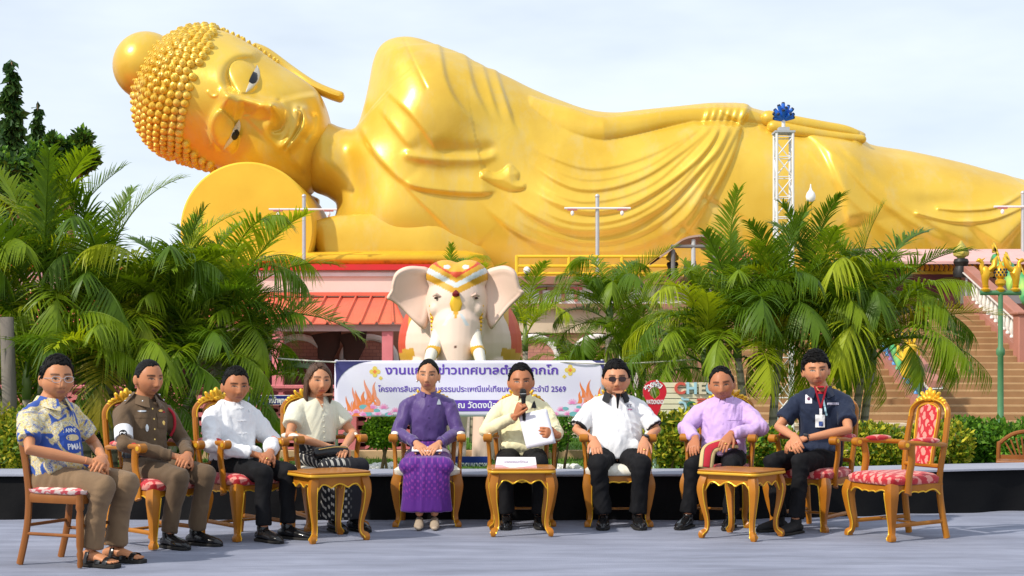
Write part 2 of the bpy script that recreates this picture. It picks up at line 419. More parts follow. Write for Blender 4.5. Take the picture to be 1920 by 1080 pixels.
mb = MB(); pbox(mb, 447, 739, 470, 760, SY, .03); o = obj('notice_board', mb, mat('board_blue_grey', (.10, .16, .25), .5, 0, (.14, .2, .3), 8), bevel=.004)
tag(o, 'plain blue grey notice board on the pink wall left of the arrow sign', 'notice board')

# ------------------------------------------------------------ stairs
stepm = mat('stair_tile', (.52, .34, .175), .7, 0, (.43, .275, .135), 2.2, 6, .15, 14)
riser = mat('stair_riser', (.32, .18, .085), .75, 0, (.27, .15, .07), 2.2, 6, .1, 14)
st = thing('stairway', 'broad brown flight of steps climbing to the temple platform at the right', 'stairs', (8, 34, 0))
def steps(m):
    for i in range(18):
        z = .15*i; y = 30+.44*i
        m.cur = 0; m.box((8.05-8, (y+.21+39)/2-34+.0, z+.135), (7.3, 39-y-.42+.42, .03))
        m.cur = 1; m.box((8.05-8, (y+.03+39)/2-34, z+.06), (7.28, 39-y-.03, .12))
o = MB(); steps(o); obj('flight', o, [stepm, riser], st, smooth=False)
mb = MB().box((3.9-8, 4.6, 1.35), (1.0, 8.6, 2.7)); obj('side_wall', mb, mauve, st)
# landing
mb = MB().box((0.2, 5.2, 1.35), (8.0, 1.4, 2.69)); obj('landing', mb, stepm, st)
mb = MB().box((0.2, 5.6, 3.2), (7, .2, 1.0)); obj('hall_wall', mb, maroon, st)  # coloured dark to stand in for the shaded interior at the stair head
gw = mat('gold_trim_paint', (.75, .42, .03), .35, .35)
bal_prof = [(.055, 0), (.055, .05), (.035, .07), (.06, .16), (.068, .22), (.05, .32), (.032, .44), (.03, .5), (.05, .54), (.055, .6)]
railm = mat('balustrade_paint', (.40, .17, .13), .7, 0, (.34, .15, .11), 2)
glz = [mat('glaze_'+nm, c_, .3, spec=.6) for nm, c_ in (('white', (.72, .70, .66)), ('blue', (.10, .30, .62)), ('green', (.16, .42, .25)), ('violet', (.28, .16, .42)))]
balmesh = None
def balustrade(label, X, ya, yb, cols):
    za = lambda y: .15*(y-30)/.44
    t = thing('balustrade', label, 'balustrade', (X, yb, za(yb)))
    def sl(m, z0, z1, wd):
        vs = [(X+s*wd, y, za(y)+z) for s in (-1, 1) for y in (yb, ya) for z in (z0, z1)]
        m.add(vs, [(0, 1, 3, 2), (4, 6, 7, 5), (0, 4, 5, 1), (2, 3, 7, 6), (0, 2, 6, 4), (1, 5, 7, 3)])
    part('handrail', lambda m: sl(m, .82, .98, .14), railm, t, bevel=.02)
    part('rail_edge', lambda m: sl(m, .80, .818, .17), glz[0], t)
    part('plinth', lambda m: sl(m, -.1, .21, .14), railm, t)
    n_ = int((ya-yb)/.30)
    for i in range(n_):
        y = yb+.2+(ya-yb-.3)*i/n_
        mb = MB(); mb.lathe(bal_prof, 12); o_ = obj('baluster', mb, glz[0] if cols is None else glz[cols[i % len(cols)]], t, ang=50)
        o_.location = (0, y-yb, za(y)-za(yb)+.20)
    return t
b1 = balustrade('sloping balustrade with white balusters and brown handrail along the right side of the stairs', 11.75, 38.4, 34.3, None)
b2 = balustrade('middle stair balustrade with blue, green and violet glazed balusters', 8.5, 38.4, 30.0, [1, 1, 3, 2, 1, 3])
part('newel', lambda m: (m.box((11.75, 34.1, 1.45), (.5, .4, 2.0)), m.box((11.75, 34.1, 2.47), (.62, .52, .08))), railm, b1, bevel=.03)
part('foot', lambda m: m.box((11.75, 34.05, .38), (.75, .6, .12)), redtrim, b1, bevel=.02)
terr = thing('side_terrace', 'brown walled terrace beside the stairs at the right edge', 'terrace', (14, 35, 0))
part('wall', lambda m: m.box((16.1, 37, .9), (8, 5.4, 1.8)), mauve, terr); part('rail', lambda m: (m.box((15.9, 34.2, 2.42), (7.7, .25, .14)),), railm, terr)
for i in range(8): part('baluster', lambda m: m.lathe([(r_*1.2, z*.9+1.8) for r_, z in bal_prof], 10, (12.4+i*.4, 34.2, 0)), glz[0], terr)
# naga serpents running down the balustrades
grn = mat('naga_green', (.05, .30, .12), .4, 0, (.35, .55, .10), 1.6, 3, lo=.42, hi=.58); ylw = mat('naga_yellow', (.75, .55, .05), .45, 0, (.70, .42, .03), 3)
def naga(X, ya, yb, label, amp=.20, zoff=1.08, rk=1.0):
    t = thing('naga_serpent', label, 'sculpture', (X, yb, .15*(yb-30)/.44))
    pts = [(X, ya+(yb-ya)*k/40, .15*(ya+(yb-ya)*k/40-30)/.44+zoff+amp*math.sin(k*.62)) for k in range(41)]
    part('body', lambda m: m.tube(pts, [rk*(.06+.10*min(1, k/12)) for k in range(41)], 12, up=(1, 0, 0)), grn, t, ang=0)
    def fins(m):
        for k in range(1, 40, 1):
            p = Vector(pts[k]); m.add([p+Vector((0, -.1, .15)), p+Vector((0, .12, .15)), p+Vector((0, .16, .40)), p+Vector((.03, -.1, .15)), p+Vector((.03, .12, .15)), p+Vector((.03, .16, .40))], [(0, 1, 2), (5, 4, 3), (0, 3, 4, 1), (1, 4, 5, 2), (2, 5, 3, 0)])
    part('fins', fins, ylw, t, ang=0)
    h = Vector(pts[-1])
    def head(m):
        m.limb([h, h+Vector((0, -.12, .22)), h+Vector((0, -.26, .46)), h+Vector((0, -.52, .48))], [.15, .13, .13, .07], 12)
        for q in (-1, 0, 1): m.tube([h+Vector((q*.06, -.24, .55)), h+Vector((q*.14, -.12, .74)), h+Vector((q*.10, -.2, .95+.1*(q == 0)))], [(.03, .08), (.025, .06), .008], 8)
        for q in (-1, 1): m.tube([h+Vector((q*.10, -.1, .2)), h+Vector((q*.24, -.02, .34)), h+Vector((q*.20, -.08, .52))], [(.02, .07), (.02, .05), .006], 8)
    part('head', head, ylw, t)
    return t
naga(12.35, 38.4, 34.6, 'green and yellow naga serpent curling down beside the white balusters')
naga(8.1, 38.0, 30.6, 'yellow crested naga serpent on the middle balustrade behind the palm', .10, .98, .55)
# potted bowl at stair head
mb = MB().lathe([(.16, 0), (.2, .04), (.24, .22), (.27, .24), (.27, .28), (.2, .27), (.1, .2)], 18); o = obj('planter_bowl', mb, glz[0]); o.location = (P(1748, 578, 38.2).x, 38.2, 2.71); tag(o, 'small white planter bowl at the top of the stairs', 'planter')
# awning and canopies over the platform
awn = thing('pink_awning', 'wide faded pink metal awning beneath the statue legs at the right', 'awning', (15, 40, 4))
pa, pb = P(1600, 467, 41), P(2300, 490, 39)
part('roof', lambda m: m.add([(pa.x, 41, pa.z), (25, 41, pa.z), (25, 39, pb.z), (pa.x, 39, pb.z), (pa.x, 41, pa.z-.05), (25, 41, pa.z-.05), (25, 39, pb.z-.07), (pa.x, 39, pb.z-.07)], [(0, 1, 2, 3), (7, 6, 5, 4), (3, 2, 6, 7), (0, 3, 7, 4), (1, 5, 6, 2), (0, 4, 5, 1)]), mat('awning_pink', (.72, .42, .40), .6, 0, (.66, .38, .36), 2), awn)
for px in (1610, 1812, 2050, 2290): part('post', lambda m: m.tube([P(px, 488, 39.3), P(px, 581, 39.3)], .035, 8), mat('post_grey', (.35, .35, .36), .5), awn)
part('awning_shade', lambda m: m.box((17, 41.5, 3.9), (16, .3, .7)), darkin, awn)  # dark slab standing in for the shade beneath the awning
part('gold_rail', lambda m: (pbox(m, 1690, 508, 2400, 520, 39.9, .1),), gw, awn)
def flames(m):
    for i in range(26):
        q = P(1692+i*9, 508, 39.85); m.tube([q, q+Vector((.03, 0, .1)), q+Vector((-.02, 0, .2)), q+Vector((.03, 0, .30))], [.05, .055, .03, .004], 8)
part('gold_finials', flames, gw, awn)
gm = mat('canopy_grey', (.16, .15, .15), .6, 0, (.2, .19, .19), 3)
cnp = thing('arched_canopy', 'arched canopy with grey underside on metal posts before the golden robe', 'canopy', P(1290, 520, 38))
cp_ = [P(a, b, 38) for a, b in catmull([(1228, 487), (1250, 472), (1268, 456), (1290, 449), (1316, 449), (1338, 462), (1350, 474)], 5)]
def canopy(m):
    k = len(cp_); vs = [p+Vector((0, y, dz)) for y, dz in ((-1.2, 0), (1.5, 0), (1.5, -.05), (-1.2, -.05)) for p in cp_]
    fs = []
    for r_ in range(4):
        for i in range(k-1): fs.append((r_*k+i, r_*k+i+1, ((r_+1) % 4)*k+i+1, ((r_+1) % 4)*k+i))
    m.add(vs, fs)
part('cover', canopy, mat('canopy_cover', (.45, .27, .18), .7, 0, (.36, .3, .28), 2), cnp)
for px, pt in ((1262, 468), (1300, 449), (1340, 470)): part('post', lambda m: m.tube([P(px, pt, 36.9), P(px, 521, 36.9)], .055, 8), gm if px != 1300 else mat('post_zinc', (.5, .5, .5), .45), cnp)
part('cross_beam', lambda m: m.tube([P(1258, 462, 36.88), P(1345, 462, 36.88)], .045, 8), gm, cnp)
part('stored_panel', lambda m: m.prism([(P(a, b, 37.4).x, P(a, b, 37.4).z) for a, b in ((1283, 519), (1282, 500), (1287, 490), (1305, 489), (1309, 519))], .1, lambda a, b, c: (a, 37.4+c, b)), gm, cnp)
tent = thing('coral_tent', 'coral fabric market tent beside the arched canopy behind the right palm', 'tent', P(1370, 520, 37.6))
part('roof', lambda m: m.add([P(1328, 490, 36.6), P(1418, 489, 36.6), P(1418, 489, 38.6), P(1328, 490, 38.6), P(1352, 468, 37.6), P(1400, 471, 37.6)], [(0, 1, 5, 4), (1, 2, 5), (2, 3, 4, 5), (3, 0, 4), (3, 2, 1, 0)]), mat('tent_coral', (.72, .12, .06), .7, 0, (.65, .11, .06), 3), tent)
part('tent_shade', lambda m: (pbox(m, 1328, 491, 1418, 504, 36.65, .05)), darkin, tent)  # dark strip standing in for the shade under the tent roof
for px in (1332, 1414): part('pole', lambda m: m.tube([P(px, 503, 36.7), P(px, 581, 36.7)], .03, 8), gm, tent)
# yellow handrail, globe lamp on the ledge
yel = mat('railing_yellow', (.80, .50, .03), .4)
rl = thing('yellow_railing', 'yellow tubular safety railing along the ledge in front of the statue', 'railing', (P(1100, 0, 40).x, 40, zl))
part('rails', lambda m: [m.tube([P(968, y, 40), P(1270, y, 40)], .045, 8) for y in (481, 499, 513)], yel, rl)
for px in (969, 1067, 1166, 1266): part('upright', lambda m: m.tube([P(px, 479, 40), P(px, 520, 40)], .05, 8), yel, rl)
blk = mat('black_iron', (.015, .015, .015), .5)
lm = thing('globe_lamp', 'round white globe lamp on a short black post left of the yellow railing', 'lamp', P(988, 520, 39.9))
mb = MB().ell((0, 0, .19), .1, None, 20, 14); obj('globe', mb, glz[0], lm)
mb = MB().lathe([(.07, -.02), (.06, .02), (.03, .03), (.03, .08), (.06, .1)], 12); obj('post', mb, blk, lm)
lm2 = thing('globe_lamp', 'round white globe lamp between two golden swans near the right edge', 'lamp', P(1866, 520, 39.9))
mb = MB().ell((0, 0, .29), .11, None, 20, 14); obj('globe', mb, glz[0], lm2); mb = MB().lathe([(.07, -.02), (.06, .02), (.03, .03), (.03, .18), (.06, .2)], 12); obj('post', mb, blk, lm2)
# guardian figures
def guardian(px, py, Y, h, label):
    t = thing('guardian_figure', label, 'sculpture', P(px, py, Y))
    mb = MB(); mb.lathe([(.02*h, 1.0*h), (.06*h, .93*h), (.15*h, .80*h), (.19*h, .66*h), (.17*h, .58*h), (.10*h, .53*h), (.09*h, .50*h)], 14); mb.ell((0, -.17*h, .66*h), (.05*h, .05*h, .06*h)); mb.ell((.17*h, 0, .66*h), (.05*h, .05*h, .09*h)); mb.ell((-.17*h, 0, .66*h), (.05*h, .05*h, .09*h)); obj('crowned_head', mb, mat('guardian_olive', (.30, .30, .08), .5, 0, (.5, .38, .06), 9), t)
    mb = MB(); mb.lathe([(.2*h, 0), (.22*h, .15*h), (.16*h, .3*h), (.21*h, .42*h), (.18*h, .5*h), (.09*h, .52*h)], 14); obj('torso', mb, blk, t)
guardian(1261, 519, 38.6, .75, 'small dark guardian figure with olive crowned head by the arched canopy')
guardian(1802, 520, 38.6, .95, 'small guardian figure with olive crowned head at the end of the pink awning')
# low tan wall behind the lawn
mb = MB(); pbox(mb, 960, 800, 1700, 826, 27, .3); pbox(mb, 955, 794, 1705, 800, 26.95, .4); o = obj('garden_wall', mb, beigew, bevel=.01); tag(o, 'low beige garden wall with coping at the far side of the lawn', 'wall')

# ------------------------------------------------------------ lamp posts
galv = mat('galvanised_steel', (.55, .55, .55), .4, .5, (.48, .48, .5), 5); bulbm = mat('bulb_glass', (.85, .82, .78), .2)
def tlamp(px, ptop, pbot, pl, pr, pbar, Y, label, bulbs):
    t = thing('lamp_post', label, 'lamp post', P(px, pbot, Y), 0, 'T shaped lamp posts on the statue platform'); o = P(px, pbot, Y)
    f = lambda a, b: P(a, b, Y)-o
    mb = MB(); mb.tube([f(px, pbot), f(px, ptop)], .055, 10); mb.ell(f(px, ptop), .065); obj('pole', mb, galv, t)
    mb = MB(); mb.tube([f(pl, pbar)+Vector((0, -.07, 0)), f(pr, pbar)+Vector((0, -.07, 0))], .03, 8); obj('crossbar', mb, whitep, t)
    for b_ in bulbs:
        mb = MB(); mb.ell(f(b_, pbar+9)+Vector((0, -.07, 0)), (.05, .05, .075)); bo_ = obj('bulb', mb, bulbm, t)
        mb = MB(); mb.box(f(b_, pbar+2.5)+Vector((0, -.07, 0)), (.26, .07, .05)); obj('fixture', mb, mat('fixture_red', (.45, .16, .14), .5), t)
tlamp(570, 368, 497, 505, 632, 393, 41.7, 'T shaped white lamp post with two bulbs in front of the yellow bolster', (522, 617))
tlamp(1120, 368, 519, 1058, 1182, 391, 40.6, 'T shaped lamp post with two bulbs in front of the golden robe folds', (1073, 1166))
tlamp(1918, 362, 519, 1862, 1975, 388, 40.6, 'T shaped lamp post cut by the right edge of the picture', (1878, 1960))
# lotus bud street lamp
t = thing('lotus_lamp', 'white lotus bud lamp on a slim pole right of the truss tower', 'lamp', (P(1520, 0, 30).x, 30, 0)); z_ = lambda py: CAMZ-(py-HY)/F*30
mb = MB().lathe([(.01, z_(345)), (.015, z_(351)), (.03, z_(356)), (.08, z_(362)), (.10, z_(369)), (.08, z_(376)), (.04, z_(379))], 18); obj('bud', mb, bulbm, t)
mb = MB().lathe([(.05, z_(378)), (.02, z_(384)), (.025, z_(400)), (.04, .1), (.1, 0)], 12); obj('pole', mb, gw, t)
# truss tower with blue horn cluster
TY = 24.0; t = thing('truss_tower', 'slim white lattice truss tower standing behind the right palm', 'tower', (P(1469, 0, TY).x, TY, 0)); wd = 30/F*TY/2; zt = CAMZ-(250-HY)/F*TY
mb = MB()
for sx in (-1, 1):
    for sy in (-1, 1): mb.tube([(sx*wd, sy*wd, 0), (sx*wd, sy*wd, zt)], .022, 8)
obj('chords', mb, whitep, t)
mb = MB(); k = 0; z = .1; sp = wd*2*1.25
while z+sp < zt:
    for a, b_ in (((-1, -1), (1, -1)), ((1, -1), (1, 1)), ((1, 1), (-1, 1)), ((-1, 1), (-1, -1))):
        if k % 2: a, b_ = b_, a
        mb.tube([(a[0]*wd, a[1]*wd, z), (b_[0]*wd, b_[1]*wd, z+sp)], .011, 6); mb.tube([(a[0]*wd, a[1]*wd, z+sp), (b_[0]*wd, b_[1]*wd, z+sp)], .009, 6)
    z += sp; k += 1
obj('lacing', mb, whitep, t)
mb = MB(); mb.box((0, 0, zt+.01), (wd*2.5, wd*2.5, .03)); mb.box((0, 0, zt+.06), (wd*1.3, wd*1.3, .06)); obj('top_plate', mb, mat('plate_grey', (.4, .41, .42), .5), t)
sp_ = thing('horn_cluster', 'fan of bright blue tube horns on top of the truss tower', 'loudspeaker', (P(1469, 0, TY).x, TY, zt+.09)); bluep = mat('horn_blue', (.02, .13, .55), .4, 0, (.03, .17, .62), 5); dk = mat('horn_mouth', (.02, .03, .06), .6)
mb = MB().tube([(0, 0, 0), (0, 0, .12)], .03, 8); obj('mast', mb, whitep, sp_)
for a, l_, yy in ((-78, .15, .0), (-60, .19, -.3), (-38, .21, .1), (-20, .24, -.2), (0, .27, .1), (8, .2, -.5), (20, .24, .1), (38, .22, -.2), (58, .19, .2), (74, .16, -.1), (-50, .15, -.7), (48, .15, -.7), (-10, .18, -.9)):
    d = Vector((math.sin(R(a)), yy, math.cos(R(a)))).normalized()
    mb = MB(); s0 = Vector((0, 0, .12)); mb.tube([s0, s0+d*.05, s0+d*l_], [.015, .028, .032], 10); hn = obj('horn', mb, bluep, sp_)
    mb = MB(); mb.tube([s0+d*l_, s0+d*(l_+.025)], [.03, .024], 10); obj('mouth', mb, dk, hn)
# green lamp standard with golden swans
GY = 26.0; gx = P(1876, 0, GY).x; t = thing('swan_lamp_post', 'green lamp standard carrying two golden swans and a pierced golden lantern', 'lamp post', (gx, GY, 0)); gz = lambda py: CAMZ-(py-HY)/F*GY
green = mat('lamp_green', (.07, .19, .09), .45, 0, (.09, .22, .11), 5); g2 = mat('swan_gold', (.74, .42, .03), .32, .4, (.66, .34, .02), 7)
mb = MB(); mb.lathe([(.09, 0), (.08, .3), (.055, .35), (.05, gz(668)), (.075, gz(664)), (.075, gz(656)), (.045, gz(650)), (.042, gz(552))], 14); obj('pole', mb, green, t)
mb = MB(); bw = 38/F*GY; mb.tube([(-bw, 0, gz(549)), (bw, 0, gz(549))], .045, 10); obj('crossbar', mb, green, t)
mb = MB(); mb.lathe([(.05, gz(548)), (.08, gz(543)), (.04, gz(538)), (.09, gz(532)), (.09, gz(526)), (.045, gz(522)), (.10, gz(518)), (.105, gz(509)), (.08, gz(501)), (.03, gz(497)), (.01, gz(491))], 16); lan = obj('lantern', mb, g2, t)
mb = MB()
for r_ in range(3):
    for k in range(10):
        a = 2*math.pi*(k+.5*(r_ % 2))/10; rr_ = (.1, .107, .1)[r_]; mb.ell((rr_*math.cos(a), rr_*math.sin(a), gz((516, 511, 506)[r_])), (.018, .018, .022), None, 6, 5)
obj('piercings', mb, dk, lan)
for s_ in (-1, 1):
    q = lambda dx, py: (s_*dx, 0, gz(py)); 
    mb = MB(); mb.lathe([(.07, 0), (.09, .04), (.05, .07), (.06, .1)], 12, (s_*.26, 0, gz(547))); mb.limb([q(.26, 540), q(.27, 525), q(.25, 512), q(.27, 506)], [.045, .06, .09, .07], 12)
    mb.limb([q(.29, 512), q(.33, 500), q(.32, 492), q(.37, 488)], [.06, .04, .035, .04], 10); mb.tube([q(.37, 488), q(.43, 490)], [.035, .008], 8); mb.tube([q(.33, 488), q(.27, 484)], [.02, .006], 6)
    mb.tube([q(.22, 508), q(.12, 500), q(.10, 490), q(.06, 480)], [(.05, .06), (.05, .07), (.05, .05), .008], 10); obj('swan', mb, g2, t, label=None)
# ------------------------------------------------------------ reclining statue
YB = 46.0                                       # depth of the statue's middle plane, metres
def seg_dist(X, Z, pl, closed=False):
    """distance, nearest point, signed side and run along a polyline, for grids X, Z"""
    pl = np.asarray(pl, float); n = len(pl); m = n if closed else n-1
    best = np.full(X.shape, 1e9); nx = np.zeros(X.shape); nz = np.zeros(X.shape); sg = np.zeros(X.shape); run = np.zeros(X.shape)
    L_ = np.r_[0, np.cumsum(np.hypot(*(np.diff(np.vstack([pl, pl[:1]]) if closed else pl, axis=0).T)))]
    for i in range(m):
        a = pl[i]; b = pl[(i+1) % n]; d = b-a; l2 = d@d+1e-12
        t = np.clip(((X-a[0])*d[0]+(Z-a[1])*d[1])/l2, 0, 1)
        px = a[0]+t*d[0]; pz = a[1]+t*d[1]; q = (X-px)**2+(Z-pz)**2
        k = q < best
        best[k] = q[k]; nx[k] = px[k]; nz[k] = pz[k]
        c = d[0]*(Z-a[1])-d[1]*(X-a[0]); sg[k] = np.sign(c)[k]; run[k] = (L_[i]+t*math.sqrt(l2))[k]
    return np.sqrt(best), nx, nz, sg, run/L_[-1], L_[-1]
def inside(X, Z, pl):
    pl = np.asarray(pl, float); r = np.zeros(X.shape, bool); n = len(pl)
    for i in range(n):
        (x1, z1), (x2, z2) = pl[i], pl[(i+1) % n]
        if z1 == z2: continue
        c = ((z1 > Z) != (z2 > Z)) & (X < (x2-x1)*(Z-z1)/(z2-z1)+x1); r ^= c
    return r
def boxblur(a, r):
    for ax in (0, 1):
        p = np.pad(a, [(r+1, r) if k == ax else (0, 0) for k in (0, 1)], mode='edge'); c = np.cumsum(p, axis=ax)
        a = (np.take(c, range(2*r+1, c.shape[ax]), ax)-np.take(c, range(0, c.shape[ax]-2*r-1), ax))/(2*r+1)
    return a
def px2w(pts, Y):
    return np.array([((p[0]-HX)/F*Y, CAMZ-(p[1]-HY)/F*Y) for p in pts])
class Relief:
    """a thick body in the X-Z plane at depth Y0: front and back swell out of one outline"""
    def __init__(s, outline, Y0, step, Rr, D, Dback, smooth=8, curve=5, blur=2, sharp=False):
        s.Y0 = Y0; s.step = step
        pl = np.array(outline, float) if sharp else catmull(outline, curve, True)
        s.pl = px2w(pl, Y0)
        x0, z0 = s.pl.min(0)-2*step; x1, z1 = s.pl.max(0)+2*step
        s.xs = np.arange(x0, x1, step); s.zs = np.arange(z0, z1, step)
        s.X, s.Z = np.meshgrid(s.xs, s.zs)
        s.d, s.nx, s.nz, *_ = seg_dist(s.X, s.Z, s.pl, True); s.ins = inside(s.X, s.Z, s.pl)
        t = np.clip(s.d/Rr, 0, 1); pr = np.where(s.ins, np.sqrt(1-(1-t)**2), 0)
        wgt = np.clip(s.d/(Rr*.5), 0, 1)*s.ins
        for _ in range(blur): pr = pr*(1-wgt)+boxblur(pr, smooth)*wgt
        s.h = D*pr; s.hb = -Dback*pr
    def at(s, x, z):
        i = np.clip(((np.asarray(x)-s.xs[0])/s.step), 0, len(s.xs)-2); j = np.clip((np.asarray(z)-s.zs[0])/s.step, 0, len(s.zs)-2)
        i0 = i.astype(int); j0 = j.astype(int); a = i-i0; b = j-j0
        return (s.h[j0, i0]*(1-a)+s.h[j0, i0+1]*a)*(1-b)+(s.h[j0+1, i0]*(1-a)+s.h[j0+1, i0+1]*a)*b
    def W(s, pts, curve=6):
        """pixel points -> (x, z) where their ray meets the surface"""
        pts = catmull(pts, curve) if curve else np.array(pts, float)
        w = px2w(pts, s.Y0-1.5)
        for _ in range(4):
            Y = s.Y0-s.at(w[:, 0], w[:, 1]); w = np.c_[(pts[:, 0]-HX)/F*Y, CAMZ-(pts[:, 1]-HY)/F*Y]
        return w
    def ridge(s, pts, wd, amp, amp2=None, curve=6):
        d, *_, run, l = seg_dist(s.X, s.Z, s.W(pts, curve)); k = wd*.0157
        a = amp if amp2 is None else amp+(amp2-amp)*run
        s.h += s.ins*a*np.exp(-(d/k)**2)
    def stepline(s, pts, wd, amp, edge=.05, fade=.08, flip=False, fin=None):
        """raised lip on the left of the line, falling off sharply across it"""
        d, nx, nz, sg, run, l = seg_dist(s.X, s.Z, s.W(pts)); k = wd*.0157
        sd = d*sg*(-1 if flip else 1)
        f0, f1 = fade if isinstance(fade, tuple) else (fade, fade)
        e = np.clip(run/f0, 0, 1)*np.clip((1-run)/f1, 0, 1); e = e*e*(3-2*e)
        s.h += s.ins*e*amp/(1+np.exp(-np.clip(sd/edge, -40, 40)))*np.exp(-np.clip(sd, 0, 99)/k)*(d < 6*k)
    def bump(s, c, r, amp, rot=0):
        w = s.W([c], 0)[0]; rx, rz = (r if isinstance(r, tuple) else (r, r))
        dx = s.X-w[0]; dz = s.Z-w[1]; a = R(rot)
        u = (dx*math.cos(a)-dz*math.sin(a))/(rx*.0157); v = (dx*math.sin(a)+dz*math.cos(a))/(rz*.0157)
        s.h += s.ins*amp*np.exp(-(u*u+v*v))
    def dome(s, c, r, amp, rot=0):
        w = s.W([c], 0)[0]; dx = s.X-w[0]; dz = s.Z-w[1]; a = R(rot)
        u = (dx*math.cos(a)-dz*math.sin(a))/(r[0]*.0157); v = (dx*math.sin(a)+dz*math.cos(a))/(r[1]*.0157)
        s.h += s.ins*amp*np.sqrt(np.clip(1-u*u-v*v, 0, 1))
    def mesh(s, name):
        ny, nx_ = s.X.shape
        cell = s.ins[:-1, :-1] | s.ins[1:, :-1] | s.ins[:-1, 1:] | s.ins[1:, 1:]
        used = np.zeros(s.X.shape, bool)
        for a in (slice(0, -1), slice(1, None)):
            for b in (slice(0, -1), slice(1, None)): used[a, b] |= cell
        edge = used & ~s.ins
        X = np.where(edge, s.nx, s.X); Z = np.where(edge, s.nz, s.Z); H = np.where(edge, 0, s.h); HB = np.where(edge, 0, s.hb)
        idx = np.full(s.X.shape, -1); idx[used] = np.arange(used.sum()); n1 = used.sum()
        idb = idx.copy(); k = used & s.ins; idb[k] = n1+np.arange(k.sum())
        v = np.vstack([np.c_[X[used], s.Y0-H[used], Z[used]], np.c_[X[k], s.Y0-HB[k], Z[k]]])
        j, i = np.nonzero(cell)
        q = np.c_[idx[j, i], idx[j, i+1], idx[j+1, i+1], idx[j+1, i]]; qb = np.c_[idb[j, i], idb[j+1, i], idb[j+1, i+1], idb[j, i+1]]
        f = np.vstack([q, qb])
        me = bpy.data.meshes.new(name); me.vertices.add(len(v)); me.vertices.foreach_set('co', v.astype(np.float32).ravel())
        me.loops.add(4*len(f)); me.loops.foreach_set('vertex_index', f.astype(np.int32).ravel())
        me.polygons.add(len(f)); me.polygons.foreach_set('loop_start', np.arange(0, 4*len(f), 4, dtype=np.int32))
        me.update(); me.validate(); me.shade_smooth(); return me

gold = mat('gold_paint', (.66, .405, .03), .31, .25, (.77, .52, .07), .5, 9, .12, 7, lo=.32, hi=.68, spec=.8)
def stains(m, c_, amt, sc, st):      # weathering: uneven repainting and rain streaks
    n, l, b = nodes(m); t = n.new('ShaderNodeTexCoord'); mg = n.new('ShaderNodeMapping'); mg.inputs['Scale'].default_value = st; l.new(t.outputs['Object'], mg.inputs[0])
    x = n.new('ShaderNodeTexNoise'); x.inputs['Scale'].default_value = sc; x.inputs['Detail'].default_value = 10; x.inputs['Roughness'].default_value = .68; l.new(mg.outputs[0], x.inputs[0])
    r = n.new('ShaderNodeMapRange'); r.inputs[1].default_value = .5; r.inputs[2].default_value = .78; r.inputs[4].default_value = amt; l.new(x.outputs['Fac'], r.inputs[0])
    k = n.new('ShaderNodeMix'); k.data_type = 'RGBA'; old = b.inputs['Base Color'].links[0].from_socket; l.new(r.outputs[0], k.inputs['Factor']); l.new(old, k.inputs[6]); k.inputs[7].default_value = (*c_, 1); l.new(k.outputs[2], b.inputs['Base Color'])
stains(gold, (.56, .33, .04), .55, .6, (1, 1, .35)); stains(gold, (.62, .50, .22), .55, 1.3, (1.4, 1, .6))
gold2 = mat('yellow_paint', (.76, .50, .04), .5, 0, (.70, .43, .03), .7, 6, .1, 9)
n, l, b = nodes(gold2)
white_eye = mat('statue_eye_white', (.62, .58, .48), .5); black_eye = mat('statue_pupil', (.012, .014, .02), .35)

ST = thing('reclining_statue', 'colossal golden reclining figure with curled hair lying along the raised platform', 'statue', (0, YB, 4))
SMAT = Matrix.Translation((0, -YB, -4))
def stat(name, me, m, parent=None):
    me.transform(SMAT); return place(name, me, m, parent or ST)

# --- robe-covered body
body = Relief([(560, 250), (612, 232), (640, 240), (668, 243), (683, 205), (693, 160), (700, 122), (711, 95), (730, 79), (760, 73), (792, 78), (828, 92), (855, 101), (878, 112),
  (905, 127), (932, 138), (965, 153), (1000, 170), (1050, 190), (1100, 207), (1150, 213), (1200, 208), (1260, 202), (1318, 196), (1350, 195), (1395, 197), (1408, 205), (1450, 215), (1480, 222), (1530, 233),
  (1590, 242), (1618, 254), (1622, 272), (1700, 285), (1790, 305), (1850, 322), (1920, 340), (2050, 372), (2200, 402), (2350, 432), (2470, 470), (2490, 540), (2400, 580), (1500, 590), (1000, 590),
  (640, 580), (600, 520), (596, 470), (612, 455), (630, 410), (632, 385), (615, 370), (575, 345)], YB, .032, 2.5, 2.5, 2.2, smooth=12, curve=4, blur=4)
B = body
B.bump((800, 200), (105, 130), .55, 20)
B.bump((720, 400), (120, 70), .35); B.bump((1120, 400), (220, 70), .25); B.bump((1480, 340), (160, 90), .2)
B.bump((655, 320), (26, 70), -.35, -20)
# underarm ledge and the dark hollow above it
B.ridge([(838, 284), (875, 286), (915, 282)], 15, -.10); B.ridge([(765, 292), (805, 298), (850, 299), (900, 298), (922, 292)], 9, .09); B.ridge([(790, 318), (840, 324), (900, 320)], 16, -.05)
